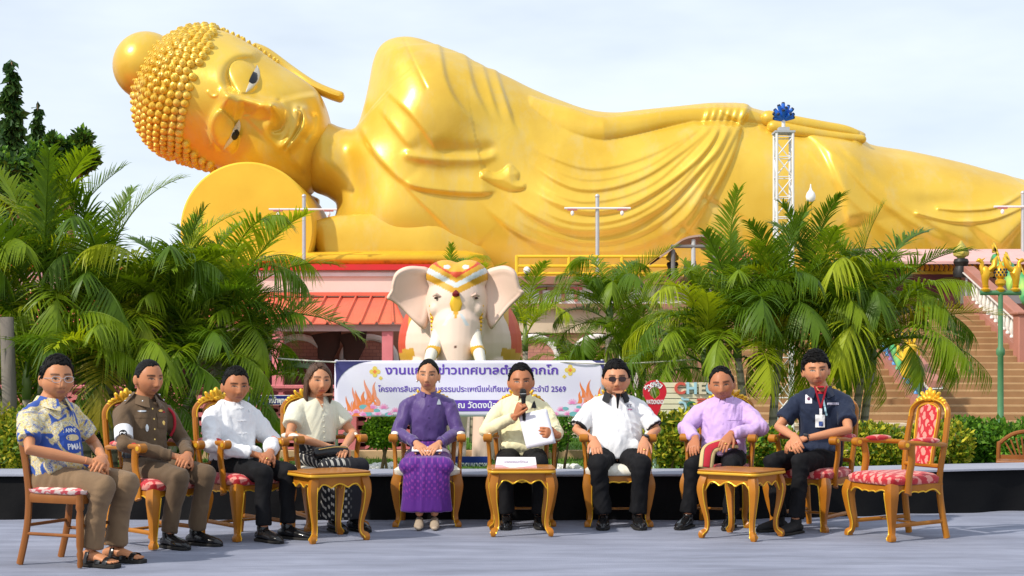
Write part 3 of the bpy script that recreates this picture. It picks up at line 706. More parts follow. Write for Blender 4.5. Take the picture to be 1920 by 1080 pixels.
# neckline and the long hem under it
B.stepline([(668, 236), (674, 244), (700, 288), (727, 318), (752, 340), (780, 354), (844, 363), (905, 365), (936, 356)], 55, .17, .025, (.02, .1))
B.stepline([(752, 343), (790, 382), (820, 412), (860, 455), (885, 480)], 30, .07, .02, (.1, .05))
for a, w_, pts in ((.10, 24, [(706, 198), (740, 244), (776, 286)]), (.12, 26, [(714, 160), (740, 188), (780, 228), (824, 292)])):
    B.stepline(pts, w_, a, .025, (.35, .2))
B.ridge([(758, 74), (780, 124), (800, 165)], 2.5, -.03)
for a, w_, pts in ((.17, 34, [(825, 84), (829, 100), (838, 148), (856, 188), (882, 218), (915, 246)]), (.15, 26, [(876, 104), (879, 116), (892, 168), (914, 212), (930, 232)]),
    (.14, 18, [(906, 120), (909, 130), (926, 188), (938, 222), (948, 236)]), (.20, 18, [(932, 132), (935, 144), (952, 196), (966, 236), (984, 250)])):
    B.stepline(pts, w_, a, .025, (.02, .4), flip=True)
# swags of the robe
for a, w_, pts in ((.17, 42, [(888, 364), (925, 405), (960, 434), (1000, 456), (1040, 469), (1085, 477), (1160, 476), (1230, 452), (1285, 415), (1325, 355), (1355, 300), (1388, 234)]),
    (.19, 34, [(936, 358), (965, 383), (1000, 408), (1050, 431), (1105, 438), (1165, 430), (1215, 408), (1262, 375), (1310, 325), (1345, 285), (1370, 236)]),
    (.18, 30, [(985, 350), (1040, 384), (1100, 401), (1170, 392), (1230, 362), (1290, 318), (1330, 275), (1350, 237)]),
    (.14, 26, [(985, 300), (1040, 340), (1090, 358), (1150, 354), (1215, 330), (1275, 290), (1310, 262), (1335, 237)]),
    (.10, 24, [(985, 270), (1040, 300), (1100, 318), (1160, 312), (1225, 290), (1280, 262), (1320, 238)]),
    ):
    B.stepline(pts, w_, a, .03, (.2, .04))
for a, w_, pts in ((.07, 16, [(975, 365), (1020, 398), (1065, 417), (1120, 421), (1180, 408), (1235, 378), (1285, 335), (1325, 285), (1352, 240)]), (.07, 16, [(985, 325), (1035, 362), (1090, 380), (1160, 372), (1225, 345), (1275, 304), (1318, 262), (1338, 238)]),
    (.06, 14, [(985, 285), (1040, 320), (1095, 338), (1155, 333), (1220, 310), (1270, 276), (1312, 245)]), (.07, 18, [(950, 400), (1000, 432), (1060, 453), (1110, 458), (1170, 450), (1225, 428), (1275, 390), (1320, 335), (1350, 285), (1378, 236)])):
    B.stepline(pts, w_, a, .02, (.25, .05))
B.stepline([(1262, 470), (1300, 420), (1345, 350), (1375, 290), (1392, 232)], 30, .2, .03, .08)
for pts in ([(1322, 372), (1370, 400), (1440, 445)], [(1280, 425), (1318, 462)]): B.ridge(pts, 5, -.07)
for a, w_, pts in ((.22, 45, [(1490, 240), (1530, 268), (1560, 320), (1578, 372), (1590, 430)]), (.14, 30, [(1530, 262), (1580, 312), (1640, 372), (1720, 430), (1790, 470)]),
    (.12, 26, [(1562, 266), (1620, 322), (1690, 385), (1760, 430), (1830, 465)]), (.08, 24, [(1500, 262), (1560, 340), (1640, 420), (1700, 470)])):
    B.stepline(pts, w_, a, .05, .12)
for pts in ([(1760, 390), (1810, 394), (1870, 387), (1925, 355), (1960, 330)], [(1720, 400), (1785, 415), (1850, 413), (1905, 392), (1950, 365)]): B.ridge(pts, 4, .09)
B.stepline([(1865, 475), (1905, 430), (1960, 370)], 60, .35, .06, .1)
B.bump((1760, 380), (60, 16), -.12); B.bump((1600, 300), (60, 40), .1)
# clasped knot of cloth
kn = B.W([(900, 322), (912, 318), (925, 325), (940, 320), (955, 308), (968, 318), (974, 326), (972, 338), (985, 345), (982, 356), (960, 360), (935, 352), (912, 340), (900, 332)], 3)
ki = inside(B.X, B.Z, kn); kd, *_ = seg_dist(B.X, B.Z, kn, True); B.h += ki*.15*np.sqrt(np.clip(kd/.25, 0, 1))
# the arm that lies along the top
arm = np.array([(890, 172, 54), (930, 195, 52), (1000, 217, 46), (1060, 233, 42), (1120, 245, 33), (1200, 233, 25), (1260, 221, 21), (1330, 216, 21), (1400, 215, 18), (1450, 224, 12), (1500, 236, 12), (1560, 248, 13), (1600, 257, 11)], float)
ac = catmull(arm, 30); aw = px2w(ac[:, :2], YB-2.2); ar = ac[:, 2]*.0157
H = np.full(B.X.shape, -9.)
for (x, z), r in zip(aw, ar): 
    q = r*r-(B.X-x)**2-(B.Z-z)**2; H = np.maximum(H, np.where(q > 0, np.sqrt(np.clip(q, 0, None))*.9, -9))
ctr = B.at(aw[:, 0], aw[:, 1])
d, _, _, _, run, _ = seg_dist(B.X, B.Z, aw)
base = np.interp(run, [0, .15, .35, .6, .8, 1], [.1, 1.15, 1.72, 1.65, 1.55, 1.35])
B.h = np.where(B.ins & (H > -1), np.maximum(B.h, H+base), B.h)
for i in range(6):      # sleeve bands over the wrist
    x = 1322+i*13; B.stepline([(x+6, 192), (x+2, 215), (x-8, 240)], 10, .13, .03, .1, flip=False)
B.stepline([(1404, 196), (1400, 215), (1390, 236)], 22, .2, .03, .1, flip=True)
B.ridge([(1500, 246), (1560, 255), (1598, 262)], 3, -.12)
stat('robed_body', B.mesh('robed_body'), gold)

# --- head
HD = Relief([(400, 57), (440, 68), (490, 97), (535, 128), (572, 152), (596, 172), (611, 200), (620, 232), (622, 262), (614, 300), (600, 340), (575, 368), (530, 366), (480, 347), (430, 325), (390, 312), (355, 302),
  (320, 292), (288, 272), (268, 242), (260, 205), (262, 165), (279, 125), (304, 92), (343, 66), (370, 57)], YB-.2, .026, 2.1, 2.3, 2.2, smooth=14, curve=5, blur=5)
h0 = HD.h.copy()
HD.stepline([(596, 172), (608, 200), (611, 235), (604, 268), (588, 300), (560, 330)], 60, .30, .06, .1, flip=True)
HD.bump((592, 255), (24, 30), .28, 0)
HD.bump((500, 175), (60, 50), .12); HD.bump((470, 290), (70, 40), .1)
# eye sockets: crest of the brow, hollow, lid
for brow, lid, rot, tipc in (([(452, 192), (432, 176), (422, 150), (428, 126), (446, 111), (468, 107), (488, 112)], (461, 146), 20, (474, 147)),
                       ([(462, 202), (440, 194), (418, 197), (402, 215), (394, 240), (396, 266), (406, 288)], (423, 247), 22, (440, 247))):
    HD.stepline(brow, 26, .36, .06, .12)
    HD.bump(lid, (36, 46), -.19, -18)
    HD.dome((lid[0]-2, lid[1]), (26, 37), .31, -18)
HD.ridge([(430, 183), (460, 191), (490, 200), (516, 209)], 15, .40, .66)
HD.bump((521, 212), (14, 20), .34, 0); HD.bump((510, 193), (12, 11), .14); HD.bump((506, 236), (12, 12), .16)
HD.ridge([(513, 243), (524, 240), (531, 224), (530, 200), (522, 188)], 5, -.14)
HD.ridge([(560, 203), (556, 222), (549, 243), (541, 262), (532, 276)], 9, .14)
HD.ridge([(566, 207), (574, 226), (569, 244), (556, 262), (540, 276)], 9, .24)
HD.ridge([(560, 201), (565, 215), (562, 235), (550, 256), (533, 277)], 3.0, -.13)
HD.bump((562, 199), 7, -.10); HD.bump((531, 279), 8, -.10); HD.ridge([(585, 218), (582, 240), (570, 258)], 7, -.12)
HD.ridge([(390, 172), (396, 179), (402, 181), (408, 178), (409, 170)], 2.2, .04)
o_head = stat('head', HD.mesh('head'), gold)
# eyes
def patch(R_, poly, off):
    w = R_.W(poly, 5); c = w.mean(0); mb = MB(); n_ = len(w); vs = []; fs = []
    for k in range(7):
        for p in w: q = c+(p-c)*k/6; vs.append((q[0], R_.Y0-float(R_.at(q[0], q[1]))-off*(1-.6*(k == 6)), q[1]))
    for k in range(6):
        for i in range(n_): fs.append((k*n_+i, k*n_+(i+1) % n_, (k+1)*n_+(i+1) % n_, (k+1)*n_+i))
    b0 = len(vs)
    for p in w: vs.append((p[0], R_.Y0-float(R_.at(p[0], p[1]))+.12, p[1]))
    for i in range(n_): fs.append((6*n_+i, 6*n_+(i+1) % n_, b0+(i+1) % n_, b0+i))
    return mb.add(vs, fs)
for sc, pu in (([(482, 121), (487, 134), (486, 148), (478, 160), (468, 169), (461, 173), (464, 163), (469, 152), (475, 138)], [(475, 134), (482, 137), (484, 147), (480, 156), (473, 158), (467, 153), (470, 144)]),
               ([(449, 224), (451, 236), (448, 250), (439, 262), (428, 274), (419, 281), (427, 266), (434, 252), (440, 238)], [(441, 243), (447, 243), (449, 251), (445, 260), (438, 263), (434, 258), (436, 250)])):
    e = obj('eye', patch(HD, sc, .035), white_eye, o_head); e.data.transform(SMAT)
    p = obj('pupil', patch(HD, pu, .055), black_eye, o_head); p.data.transform(SMAT)
# curls
hl = HD.W([(408, 66), (393, 90), (378, 112), (366, 135), (357, 165), (348, 200), (344, 235), (350, 265), (368, 288), (395, 304)], 5)
hpoly = np.vstack([hl, px2w([(395, 345), (300, 330), (230, 200), (280, 60), (380, 30), (415, 40)], YB)])
me = o_head.data; V = verts(me)-np.array(SMAT.translation); NN = normals(me)
hk = inside(V[:, 0], V[:, 2], hpoly) | ((V[:, 1] > YB+.2) & (V[:, 0] < P(520, 0, YB).x))
cand = np.nonzero(hk)[0]; cand = cand[np.lexsort((V[cand, 2], np.round((V[cand, 0]*.93-V[cand, 2]*.36)/.235)))]
ok = []; pts = np.zeros((0, 3))
for i in cand:
    if len(pts) == 0 or ((pts-V[i])**2).sum(1).min() > .232**2: pts = np.vstack([pts, V[i]]); ok.append(i)
for q in catmull([(412, 62), (440, 71), (470, 87), (500, 106), (523, 122)], 3):
    w_ = px2w([q], YB)[0]; ok.append(None); pts = np.vstack([pts, [w_[0]-.02, YB-.35, w_[1]-.05]])
cm = MB()
for i, p in zip(ok, pts):
    nrm = Vector(NN[i]) if i is not None else Vector((.35, -.6, .7))
    q = nrm.to_track_quat('Z', 'Y').to_matrix(); r = .125 if i is not None else .09
    cm.lathe([(r, -.1), (r, .05), (r*.92, .09), (r*.78, .10), (r*.72, .135), (r*.52, .143), (r*.46, .172), (r*.15, .19)], 10, p, q)
cme = tidy(cm.mesh('hair_curls'), True, 50); stat('hair_curls', cme, gold)
# topknot
c = P(276, 124, YB)
tm = MB().ell(c, (1.02, 1.2, 1.05), Euler((0, R(25), 0)).to_matrix(), 40, 24)
stat('topknot', tidy(tm.mesh('topknot'), True, 0), gold)
# ears: long bars
def pxtube(pts, Y, sx, sy, n=12):
    c_ = catmull(pts, 6); mb = MB(); m_ = len(c_)
    return mb.tube([P(p[0], p[1], Y+p[2]) for p in c_], [(sx*min(1, .35+i/3, .35+(m_-1-i)/2), sy*min(1, .35+i/3, .35+(m_-1-i)/2)) for i in range(m_)], n)
stat('ear', tidy(pxtube([(470, 88, .5), (500, 100, .5), (545, 133, .5), (585, 160, .3), (620, 176, .2), (645, 184, .2)], YB, .17, .3).mesh('ear'), True, 40), gold)
stat('ear', tidy(pxtube([(372, 304, .2), (420, 322, .4), (480, 335, .6), (540, 358, .7), (575, 372, .7), (598, 383, .7)], YB, .16, .3).mesh('ear'), True, 40), gold)
# long fingers of the hand resting on the thigh
for pts, ra in (([(1440, 222, -1.7), (1490, 231, -1.65), (1540, 239, -1.5), (1580, 245, -1.4), (1603, 252, -1.3)], .24), ([(1450, 238, -1.85), (1500, 247, -1.8), (1545, 254, -1.65), (1590, 259, -1.5), (1616, 261, -1.4)], .20)):
    c_ = catmull(pts, 8); m_ = len(c_); mb = MB(); mb.limb([P(q[0], q[1], YB+q[2]) for q in c_], [(ra*(1-.35*i/m_), ra*(1-.35*i/m_)) for i in range(m_)], 14); stat('finger', tidy(mb.mesh('finger'), True, 0), gold)
# the arm and hand it lies on, and the low slab
for nm, pts, ry in (('forearm', [(600, 480), (640, 467), (720, 463), (800, 467), (880, 476), (930, 492), (960, 505)], .42), ):
    c_ = catmull(pts, 6); mb = MB(); m_ = len(c_)
    mb.tube([P(p[0], p[1], YB-2.4+max(0, i-m_*.5)*.05) for i, p in enumerate(c_)], [(1.0*min(1, .5+i/4, .2+(m_-1-i)/14), ry*min(1, .45+i/5, .25+(m_-1-i)/14)) for i in range(m_)], 20)
    stat(nm, tidy(mb.mesh(nm), True, 60), gold)
slab = mat('statue_slab', (.80, .48, .03), .42, .15, (.70, .40, .03), 1.5, 5, .2, 8)
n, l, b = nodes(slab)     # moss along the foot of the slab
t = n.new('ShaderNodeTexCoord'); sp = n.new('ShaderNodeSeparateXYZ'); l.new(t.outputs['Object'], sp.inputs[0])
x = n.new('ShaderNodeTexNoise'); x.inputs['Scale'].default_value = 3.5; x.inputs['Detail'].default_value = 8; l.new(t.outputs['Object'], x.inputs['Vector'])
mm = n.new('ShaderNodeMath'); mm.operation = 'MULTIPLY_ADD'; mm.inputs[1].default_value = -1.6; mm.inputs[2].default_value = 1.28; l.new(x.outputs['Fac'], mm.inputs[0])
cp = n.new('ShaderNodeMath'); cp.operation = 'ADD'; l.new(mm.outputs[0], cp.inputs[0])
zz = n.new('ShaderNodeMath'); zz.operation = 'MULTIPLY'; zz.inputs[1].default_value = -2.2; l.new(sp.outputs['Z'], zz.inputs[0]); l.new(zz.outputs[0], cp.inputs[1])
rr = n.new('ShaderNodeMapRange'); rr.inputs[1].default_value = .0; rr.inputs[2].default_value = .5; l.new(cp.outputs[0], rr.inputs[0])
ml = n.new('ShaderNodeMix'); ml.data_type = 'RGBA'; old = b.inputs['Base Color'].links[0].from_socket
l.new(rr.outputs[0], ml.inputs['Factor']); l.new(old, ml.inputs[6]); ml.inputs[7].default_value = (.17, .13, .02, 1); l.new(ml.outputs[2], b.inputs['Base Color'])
mb = MB()
p0 = P(300, 498, 42.3); p1 = P(905, 476, 42.3)
mb.tube([(p0.x, 43.4, p0.z+.15), (p0.x+.3, 43.4, p0.z+.15), (p1.x-.5, 43.4, p0.z+.2), (p1.x, 43.4, p0.z+.2)], [(.2, .2), (1.1, .28), (1.1, .30), (.4, .2)], 24, up=(0, 0, 1))
stat('lower_arm_slab', tidy(mb.mesh('slab'), True, 60), slab)
# round bolster under the head
pc = P(462, 428, 42.6); rb = 126/F*42.6
mb = MB(); q = Matrix.Rotation(R(90), 3, 'X'); prof = [(rb*.97, 0), (rb, -.06), (rb, -4.2), (rb*.97, -4.25)]
mb.lathe([(r, z) for r, z in prof], 72, (pc.x, 42.7, pc.z), q)
me = tidy(mb.mesh('bolster'), True, 30)
bo = place('bolster_pillow', me, gold2); tag(bo, 'big plain yellow cylindrical pillow under the golden head', 'pillow')
# ------------------------------------------------------------ furniture
wood = mat('golden_wood', (.44, .165, .012), .34, 0, (.33, .11, .008), 5, 6, .05, 30, stretch=(1, 1, .25), coat=.08)
wood2 = mat('brown_wood', (.27, .095, .020), .38, 0, (.20, .065, .014), 5, 6, .05, 30, stretch=(1, 1, .25), coat=.06)
gilt = mat('gilt_paint', (.80, .46, .035), .3, .45)
def damask(name, c1, c2, su=62, sv=44, thr=.5):
    m = mat(name, c1, .7, sheen=.3); n, l, b = nodes(m)
    t = n.new('ShaderNodeTexCoord'); s = n.new('ShaderNodeSeparateXYZ'); l.new(t.outputs['Object'], s.inputs[0])
    def mth(op, a, b_=None):
        q = n.new('ShaderNodeMath'); q.operation = op
        for i, v in enumerate((a, b_)):
            if v is None: continue
            if isinstance(v, (int, float)): q.inputs[i].default_value = v
            else: l.new(v, q.inputs[i])
        return q.outputs[0]
        x = n.new('ShaderNodeTexNoise'); x.inputs['Scale'].default_value = 55; x.inputs['Detail'].default_value = 2; l.new(t.outputs['Object'], x.inputs[0])
    x0 = n.new('ShaderNodeTexNoise'); x0.inputs['Scale'].default_value = 24; x0.inputs['Detail'].default_value = 2; l.new(t.outputs['Object'], x0.inputs[0])
    u = mth('ADD', mth('MULTIPLY', s.outputs[0], su), mth('MULTIPLY', x0.outputs['Fac'], 4.5)); v = mth('ADD', mth('MULTIPLY', mth('ADD', s.outputs[1], s.outputs[2]), sv), mth('MULTIPLY', x0.outputs['Fac'], -4.5))
    a = mth('MULTIPLY', mth('COSINE', u), mth('COSINE', v)); a = mth('ADD', a, mth('MULTIPLY', mth('COSINE', mth('MULTIPLY', u, 2.)), .35)); a = mth('ADD', a, mth('MULTIPLY', x.outputs['Fac'], 1.9))
    r = n.new('ShaderNodeMapRange'); r.inputs[1].default_value = thr; r.inputs[2].default_value = thr+.35; l.new(a, r.inputs[0])
    k = n.new('ShaderNodeMix'); k.data_type = 'RGBA'; l.new(r.outputs[0], k.inputs['Factor']); k.inputs[6].default_value = (*c1, 1); k.inputs[7].default_value = (*c2, 1); l.new(k.outputs[2], b.inputs['Base Color'])
    return m
redfab = damask('red_damask', (.46, .010, .020), (.70, .26, .21), 74, 52, thr=.85)
creamfab = damask('cream_damask', (.74, .68, .55), (.80, .75, .64), thr=.6)
floral = damask('floral_cotton', (.62, .06, .08), (.80, .62, .56), 48, 60, .55)
plastic = mat('clear_cover', (.8, .8, .8), .15)
def cushion(mb, z0, z1, wf, wb, yf, yb, round_=.05):
    L_ = [(z0, .0), (z0+.008, -.012), (z0+(z1-z0)*.55, -.018), (z1-.028, -.006), (z1-.012, .018), (z1-.003, .06), (z1, .13)]
    vs = []; K = 32
    for z, ins in L_:
        for k in range(K):
            a = 2*math.pi*k/K; c, s = math.cos(a), math.sin(a); e = .28
            u = math.copysign(abs(c)**e, c); v = math.copysign(abs(s)**e, s)
            y = (yf+yb)/2+v*((yb-yf)/2-ins); w_ = wf+(wb-wf)*((y-yf)/(yb-yf)); vs.append((u*(w_-ins), y, z))
    fs = [(j*K+k, j*K+(k+1) % K, (j+1)*K+(k+1) % K, (j+1)*K+k) for j in range(len(L_)-1) for k in range(K)]
    fs += [tuple(range(K-1, -1, -1)), tuple((len(L_)-1)*K+k for k in range(K))]
    mb.add(vs, fs)
def scallop(w, n=24):
    o = []
    for i in range(n+1):
        u = -1+2*i/n; z = .335+.018*abs(math.cos(u*math.pi*1.5))-.03*max(0, 1-abs(u)*4)*.6-.02*max(0, (abs(u)-.8)/.2)
        o.append((u*w, z))
    return o
def cabriole(sx, sy, x, y, top, k=1.0):
    pts = [(x, y, top), (x+sx*.012, y+sy*.012, top-.05), (x+sx*.016, y+sy*.016, top-.09), (x+sx*.006, y+sy*.006, top*.48), (x-sx*.006, y-sy*.006, top*.26), (x-sx*.002, y-sy*.002, top*.12), (x+sx*.014, y+sy*.014, .022), (x+sx*.016, y+sy*.016, 0)]
    r = [.034, .038, .036, .026, .019, .017, .025, .022]
    c_ = catmull(pts, 4); rr = np.interp(np.linspace(0, len(r)-1, len(c_)), range(len(r)), r)*k
    return [tuple(p) for p in c_], [(float(a), float(a)) for a in rr]
def make_armchair(label, fab, padfab):
    t = thing('armchair', label, 'chair', group='carved armchairs in the row')
    mb = MB(); poly = scallop(.215)
    mb.prism([(-.215, .385), (.215, .385)]+poly[::-1], .022, lambda a, b, c: (a, -.255+c, b))
    for s in (-1, 1): 
        mb.prism([(-.22, .385), (.20, .385)]+[(.0-.01+q*.95, z) for q, z in poly[::-1]], .022, lambda a, b, c: (s*(.245-.03*(a+.22)/.44)-s*c, a, b))
    mb.box((0, .21, .36), (.38, .03, .06)); mb.box((0, 0, .386), (.44, .44, .012)); obj('seat_frame', mb, wood, t)
    mb = MB(); mb.tube([(a, -.256, z) for a, z in poly], .0055, 6)
    for s in (-1, 1): mb.tube([(s*(.247-.03*(a*.95+.21)/.44), a*.95-.01, z) for a, z in poly], .0055, 6)
    obj('gilt_edge', mb, gilt, t)
    for s in (-1, 1):
        p, r = cabriole(s, -1, s*.225, -.235, .39); mb = MB().tube(p, r, 12, sq=True, up=(0, 1, 0)); lg = obj('leg', mb, wood, t, ang=50)
        mb = MB().tube([(q[0]-s*rr[0]*.95, q[1]-rr[0]*.98, q[2]) for q, rr in list(zip(p, r))[4:-1]], .0045, 6); obj('gilt_line', mb, gilt, lg)
        rp = catmull([(s*.205, .27, 0), (s*.195, .235, .18), (s*.19, .215, .36), (s*.195, .222, .50), (s*.205, .255, .70), (s*.195, .285, .86)], 5)
        mb = MB().tube([tuple(q) for q in rp[:12]], [(.02, .024)]*12, 8, sq=True, up=(0, 1, 0)); obj('leg', mb, wood, t)
        mb = MB().tube([tuple(q) for q in rp[11:]], [(.019, .022)]*len(rp[11:]), 8, sq=True, up=(0, 1, 0)); obj('back_post', mb, wood, t)
        a_ = catmull([(s*.20, .245, .665), (s*.235, .15, .672), (s*.262, .02, .678), (s*.262, -.10, .685), (s*.262, -.155, .680)], 5)
        mb = MB().tube([tuple(q) for q in a_], [(.026, .017)]*len(a_), 10, sq=True, up=(0, 0, 1))
        mb.lathe([(.0, -.034), (.026, -.033), (.032, -.028), (.032, .028), (.026, .033), (0, .034)], 14, (s*.262, -.158, .672), Matrix.Rotation(R(90), 3, 'Y')); arm_ = obj('armrest', mb, wood, t)
        mb = MB().lathe([(.0, -.037), (.016, -.036), (.016, .036), (0, .037)], 12, (s*.262, -.158, .672), Matrix.Rotation(R(90), 3, 'Y')); obj('scroll_boss', mb, gilt, arm_)
        mb = MB(); mb.ell((s*.255, .03, .698), (.034, .125, .024), Matrix.Rotation(R(-4*s), 3, 'Z'), 18, 10); obj('arm_pad', mb, padfab, t)
        b_ = catmull([(s*.262, -.10, .67), (s*.252, -.085, .56), (s*.247, -.105, .45), (s*.250, -.115, .345), (s*.252, -.12, .325)], 5)
        mb = MB().tube([tuple(q) for q in b_], [(.016, .028)]*len(b_), 8, sq=True, up=(0, 1, 0)); obj('arm_support', mb, wood, t)
        mb = MB().tube([(s*.222, -.23, .105), (s*.200, .235, .12)], [(.010, .015)]*2, 8, sq=True, up=(0, 0, 1)); obj('stretcher', mb, wood, t)
    mb = MB().tube([(-.21, .03, .112), (.21, .03, .112)], [(.013, .010)]*2, 8, sq=True, up=(0, 0, 1)); obj('stretcher', mb, wood, t)
    mb = MB(); cushion(mb, .388, .472, .245, .20, -.262, .215); obj('seat', mb, fab, t, ang=60)
    mb = MB()      # arched top rail and inner frame
    ar_ = catmull([(-.195, .285, .855), (-.185, .292, .915), (-.12, .302, .965), (0, .308, .985), (.12, .302, .965), (.185, .292, .915), (.195, .285, .855)], 5)
    mb.tube([tuple(q) for q in ar_], [(.021, .02)]*len(ar_), 8, sq=True, up=(0, 1, 0))
    obj('back_frame', mb, wood, t); mb = MB(); mb.tube([(-.2, .222, .51), (.2, .222, .51)], [(.016, .018)]*2, 8, sq=True, up=(0, 1, 0)); obj('back_rail', mb, wood, t)
    inn = catmull([(-.098, .222, .52), (-.105, .25, .70), (-.112, .278, .86), (-.095, .287, .925), (0, .294, .95), (.095, .287, .925), (.112, .278, .86), (.105, .25, .70), (.098, .222, .52)], 5)
    mb = MB(); mb.tube([tuple(q) for q in inn], [(.016, .014)]*len(inn), 8, sq=True, up=(0, 1, 0)); mb.tube([(-.1, .226, .53), (.1, .226, .53)], [(.015, .014)]*2, 8, sq=True, up=(0, 1, 0)); obj('splat_frame', mb, wood, t)
    mb = MB(); K = len(inn); vs = [tuple(np.array(q)+(0, -.017, 0)) for q in inn]+[tuple(np.array(q)+(0, -.006, 0)) for q in inn]
    mb.tube([tuple(np.array(q)+(0, -.015, 0)) for q in inn], .0045, 6); mb.tube([tuple(np.array(q)+(0, -.021, 0)) for q in ar_], .0055, 6); obj('gilt_beading', mb, gilt, t)
    mb = MB(); vs = []; 
    half = inn[:K//2+1]; other = inn[K//2:][::-1]; M_ = len(half); nc = 8
    for a, b_ in zip(half, other):
        for k in range(nc+1):
            u = k/nc; p = a*(1-u)+b_*u; q = math.sin(u*math.pi); vs.append((p[0]*.93, p[1]-.016*q-.004, p[2]))
    for a, b_ in zip(half, other):
        for k in range(nc+1): u = k/nc; p = a*(1-u)+b_*u; vs.append((p[0]*.93, p[1]+.008, p[2]))
    o_ = M_*(nc+1); fs = []
    for j in range(M_-1):
        for k in range(nc):
            i = j*(nc+1)+k; fs += [(i, i+1, i+nc+2, i+nc+1), (o_+i, o_+i+nc+1, o_+i+nc+2, o_+i+1)]
    mb.add(vs, fs); obj('back_panel', mb, fab, t, ang=0)
    mb = MB()
    for s in (-1, 1):
        for x, z, rx, rz, rot in ((.03, 1.015, .018, .038, 20), (.065, 1.0, .018, .034, 50), (.10, .985, .016, .03, 70), (.045, .985, .022, .02, 0), (.135, .972, .017, .022, 60), (.085, 1.02, .011, .022, 30), (.155, .95, .013, .02, 20)):
            mb.ell((s*x, .298, z), (rx, .02, rz), Matrix.Rotation(R(s*rot), 3, 'Y'), 10, 8)
    mb.ell((0, .295, 1.03), (.022, .022, .042)); mb.ell((0, .29, .99), (.03, .026, .022)); obj('crest', mb, gilt, t, ang=0)
    return t
def yaw(f): return math.atan2(f[0], -f[1])
CH = {2: ((-2.46, 10.29), (.82, -.57), 'red'), 3: ((-1.948, 10.75), (.75, -.66), 'red'), 4: ((-1.45, 11.41), (.55, -.84), 'cream'), 5: ((-.655, 11.63), (.03, -1), 'cream'),
      6: ((.075, 11.66), (0, -1), 'cream'), 7: ((.815, 11.64), (0, -1), 'cream'), 8: ((1.63, 11.62), (-.30, -.95), 'red'), 9: ((2.29, 11.32), (-.67, -.74), 'red'), 10: ((2.77, 10.72), (-.91, -.42), 'red')}
LBL = {2: 'carved golden armchair with red damask pads under the man in brown uniform', 3: 'carved golden armchair with red seat under the man in the white shirt', 4: 'carved golden armchair with pale arm pads under the woman in the cream blouse',
       5: 'carved golden armchair with cream seat under the woman in purple', 6: 'carved golden armchair with cream pads behind the middle side table with the name card', 7: 'carved golden armchair with cream seat under the man in sunglasses',
       8: 'carved golden armchair with red pads under the man in the lilac shirt', 9: 'carved golden armchair with red seat under the man in the navy polo', 10: 'empty carved golden armchair with red damask seat, back and gilt crest'}
redchair = make_armchair('x', redfab, redfab); creamchair = make_armchair('x', creamfab, creamfab)
first = {'red': redchair, 'cream': creamchair}
for k, ((x, y), f, kind) in CH.items():
    src = first[kind]
    if not src.get('used'):
        src['used'] = 1; src.location = (x, y, .01); src.rotation_euler.z = yaw(f); src['label'] = LBL[k]
    else: copy_tree(src, (x, y, .01), yaw(f), LBL[k])
# plain side chair
t = thing('side_chair', 'plain brown wooden side chair with floral seat at the left end of the row', 'chair', (-2.72, 9.30, .01), yaw((.92, -.39)))
mb = MB()
for a, b_ in (((-.2, -.2), (.2, -.2)), ((-.2, -.2), (-.19, .2)), ((.2, -.2), (.19, .2)), ((-.19, .2), (.19, .2))): mb.tube([(*a, .415), (*b_, .415)], [(.012, .032)]*2, 8, sq=True, up=(0, 0, 1))
obj('seat_frame', mb, wood2, t)
for s in (-1, 1):
    mb = MB().lathe([(.014, 0), (.018, .02), (.015, .05), (.021, .08), (.016, .10), (.022, .13), (.024, .30), (.018, .34), (.026, .36), (.024, .385), (.026, .44)], 14, (s*.195, -.195, 0)); obj('leg', mb, wood2, t)
    rp = catmull([(s*.19, .27, 0), (s*.19, .215, .22), (s*.19, .20, .42), (s*.19, .225, .62), (s*.185, .275, .82)], 5)
    mb = MB().tube([tuple(q) for q in rp], [(.017, .022)]*len(rp), 8, sq=True, up=(0, 1, 0)); obj('leg', mb, wood2, t)
    mb = MB().tube([(s*.195, -.19, .19), (s*.19, .22, .19)], .011, 8); obj('stretcher', mb, wood2, t)
mb = MB().tube([(-.195, -.19, .25), (.195, -.19, .25)], .011, 8); obj('stretcher', mb, wood2, t); mb = MB(); mb.tube([(-.19, .22, .24), (.19, .22, .24)], .011, 8); obj('stretcher', mb, wood2, t)
mb = MB()
for z, y in ((.80, .27), (.68, .24), (.57, .22)): mb.tube([(-.185, y, z), (0, y+.02, z+.01), (.185, y, z)], [(.03, .01)]*3, 8, sq=True, up=(0, 1, 0))
obj('backrest', mb, wood2, t)
mb = MB(); cushion(mb, .44, .49, .215, .20, -.215, .2); obj('seat', mb, floral, t, ang=60)
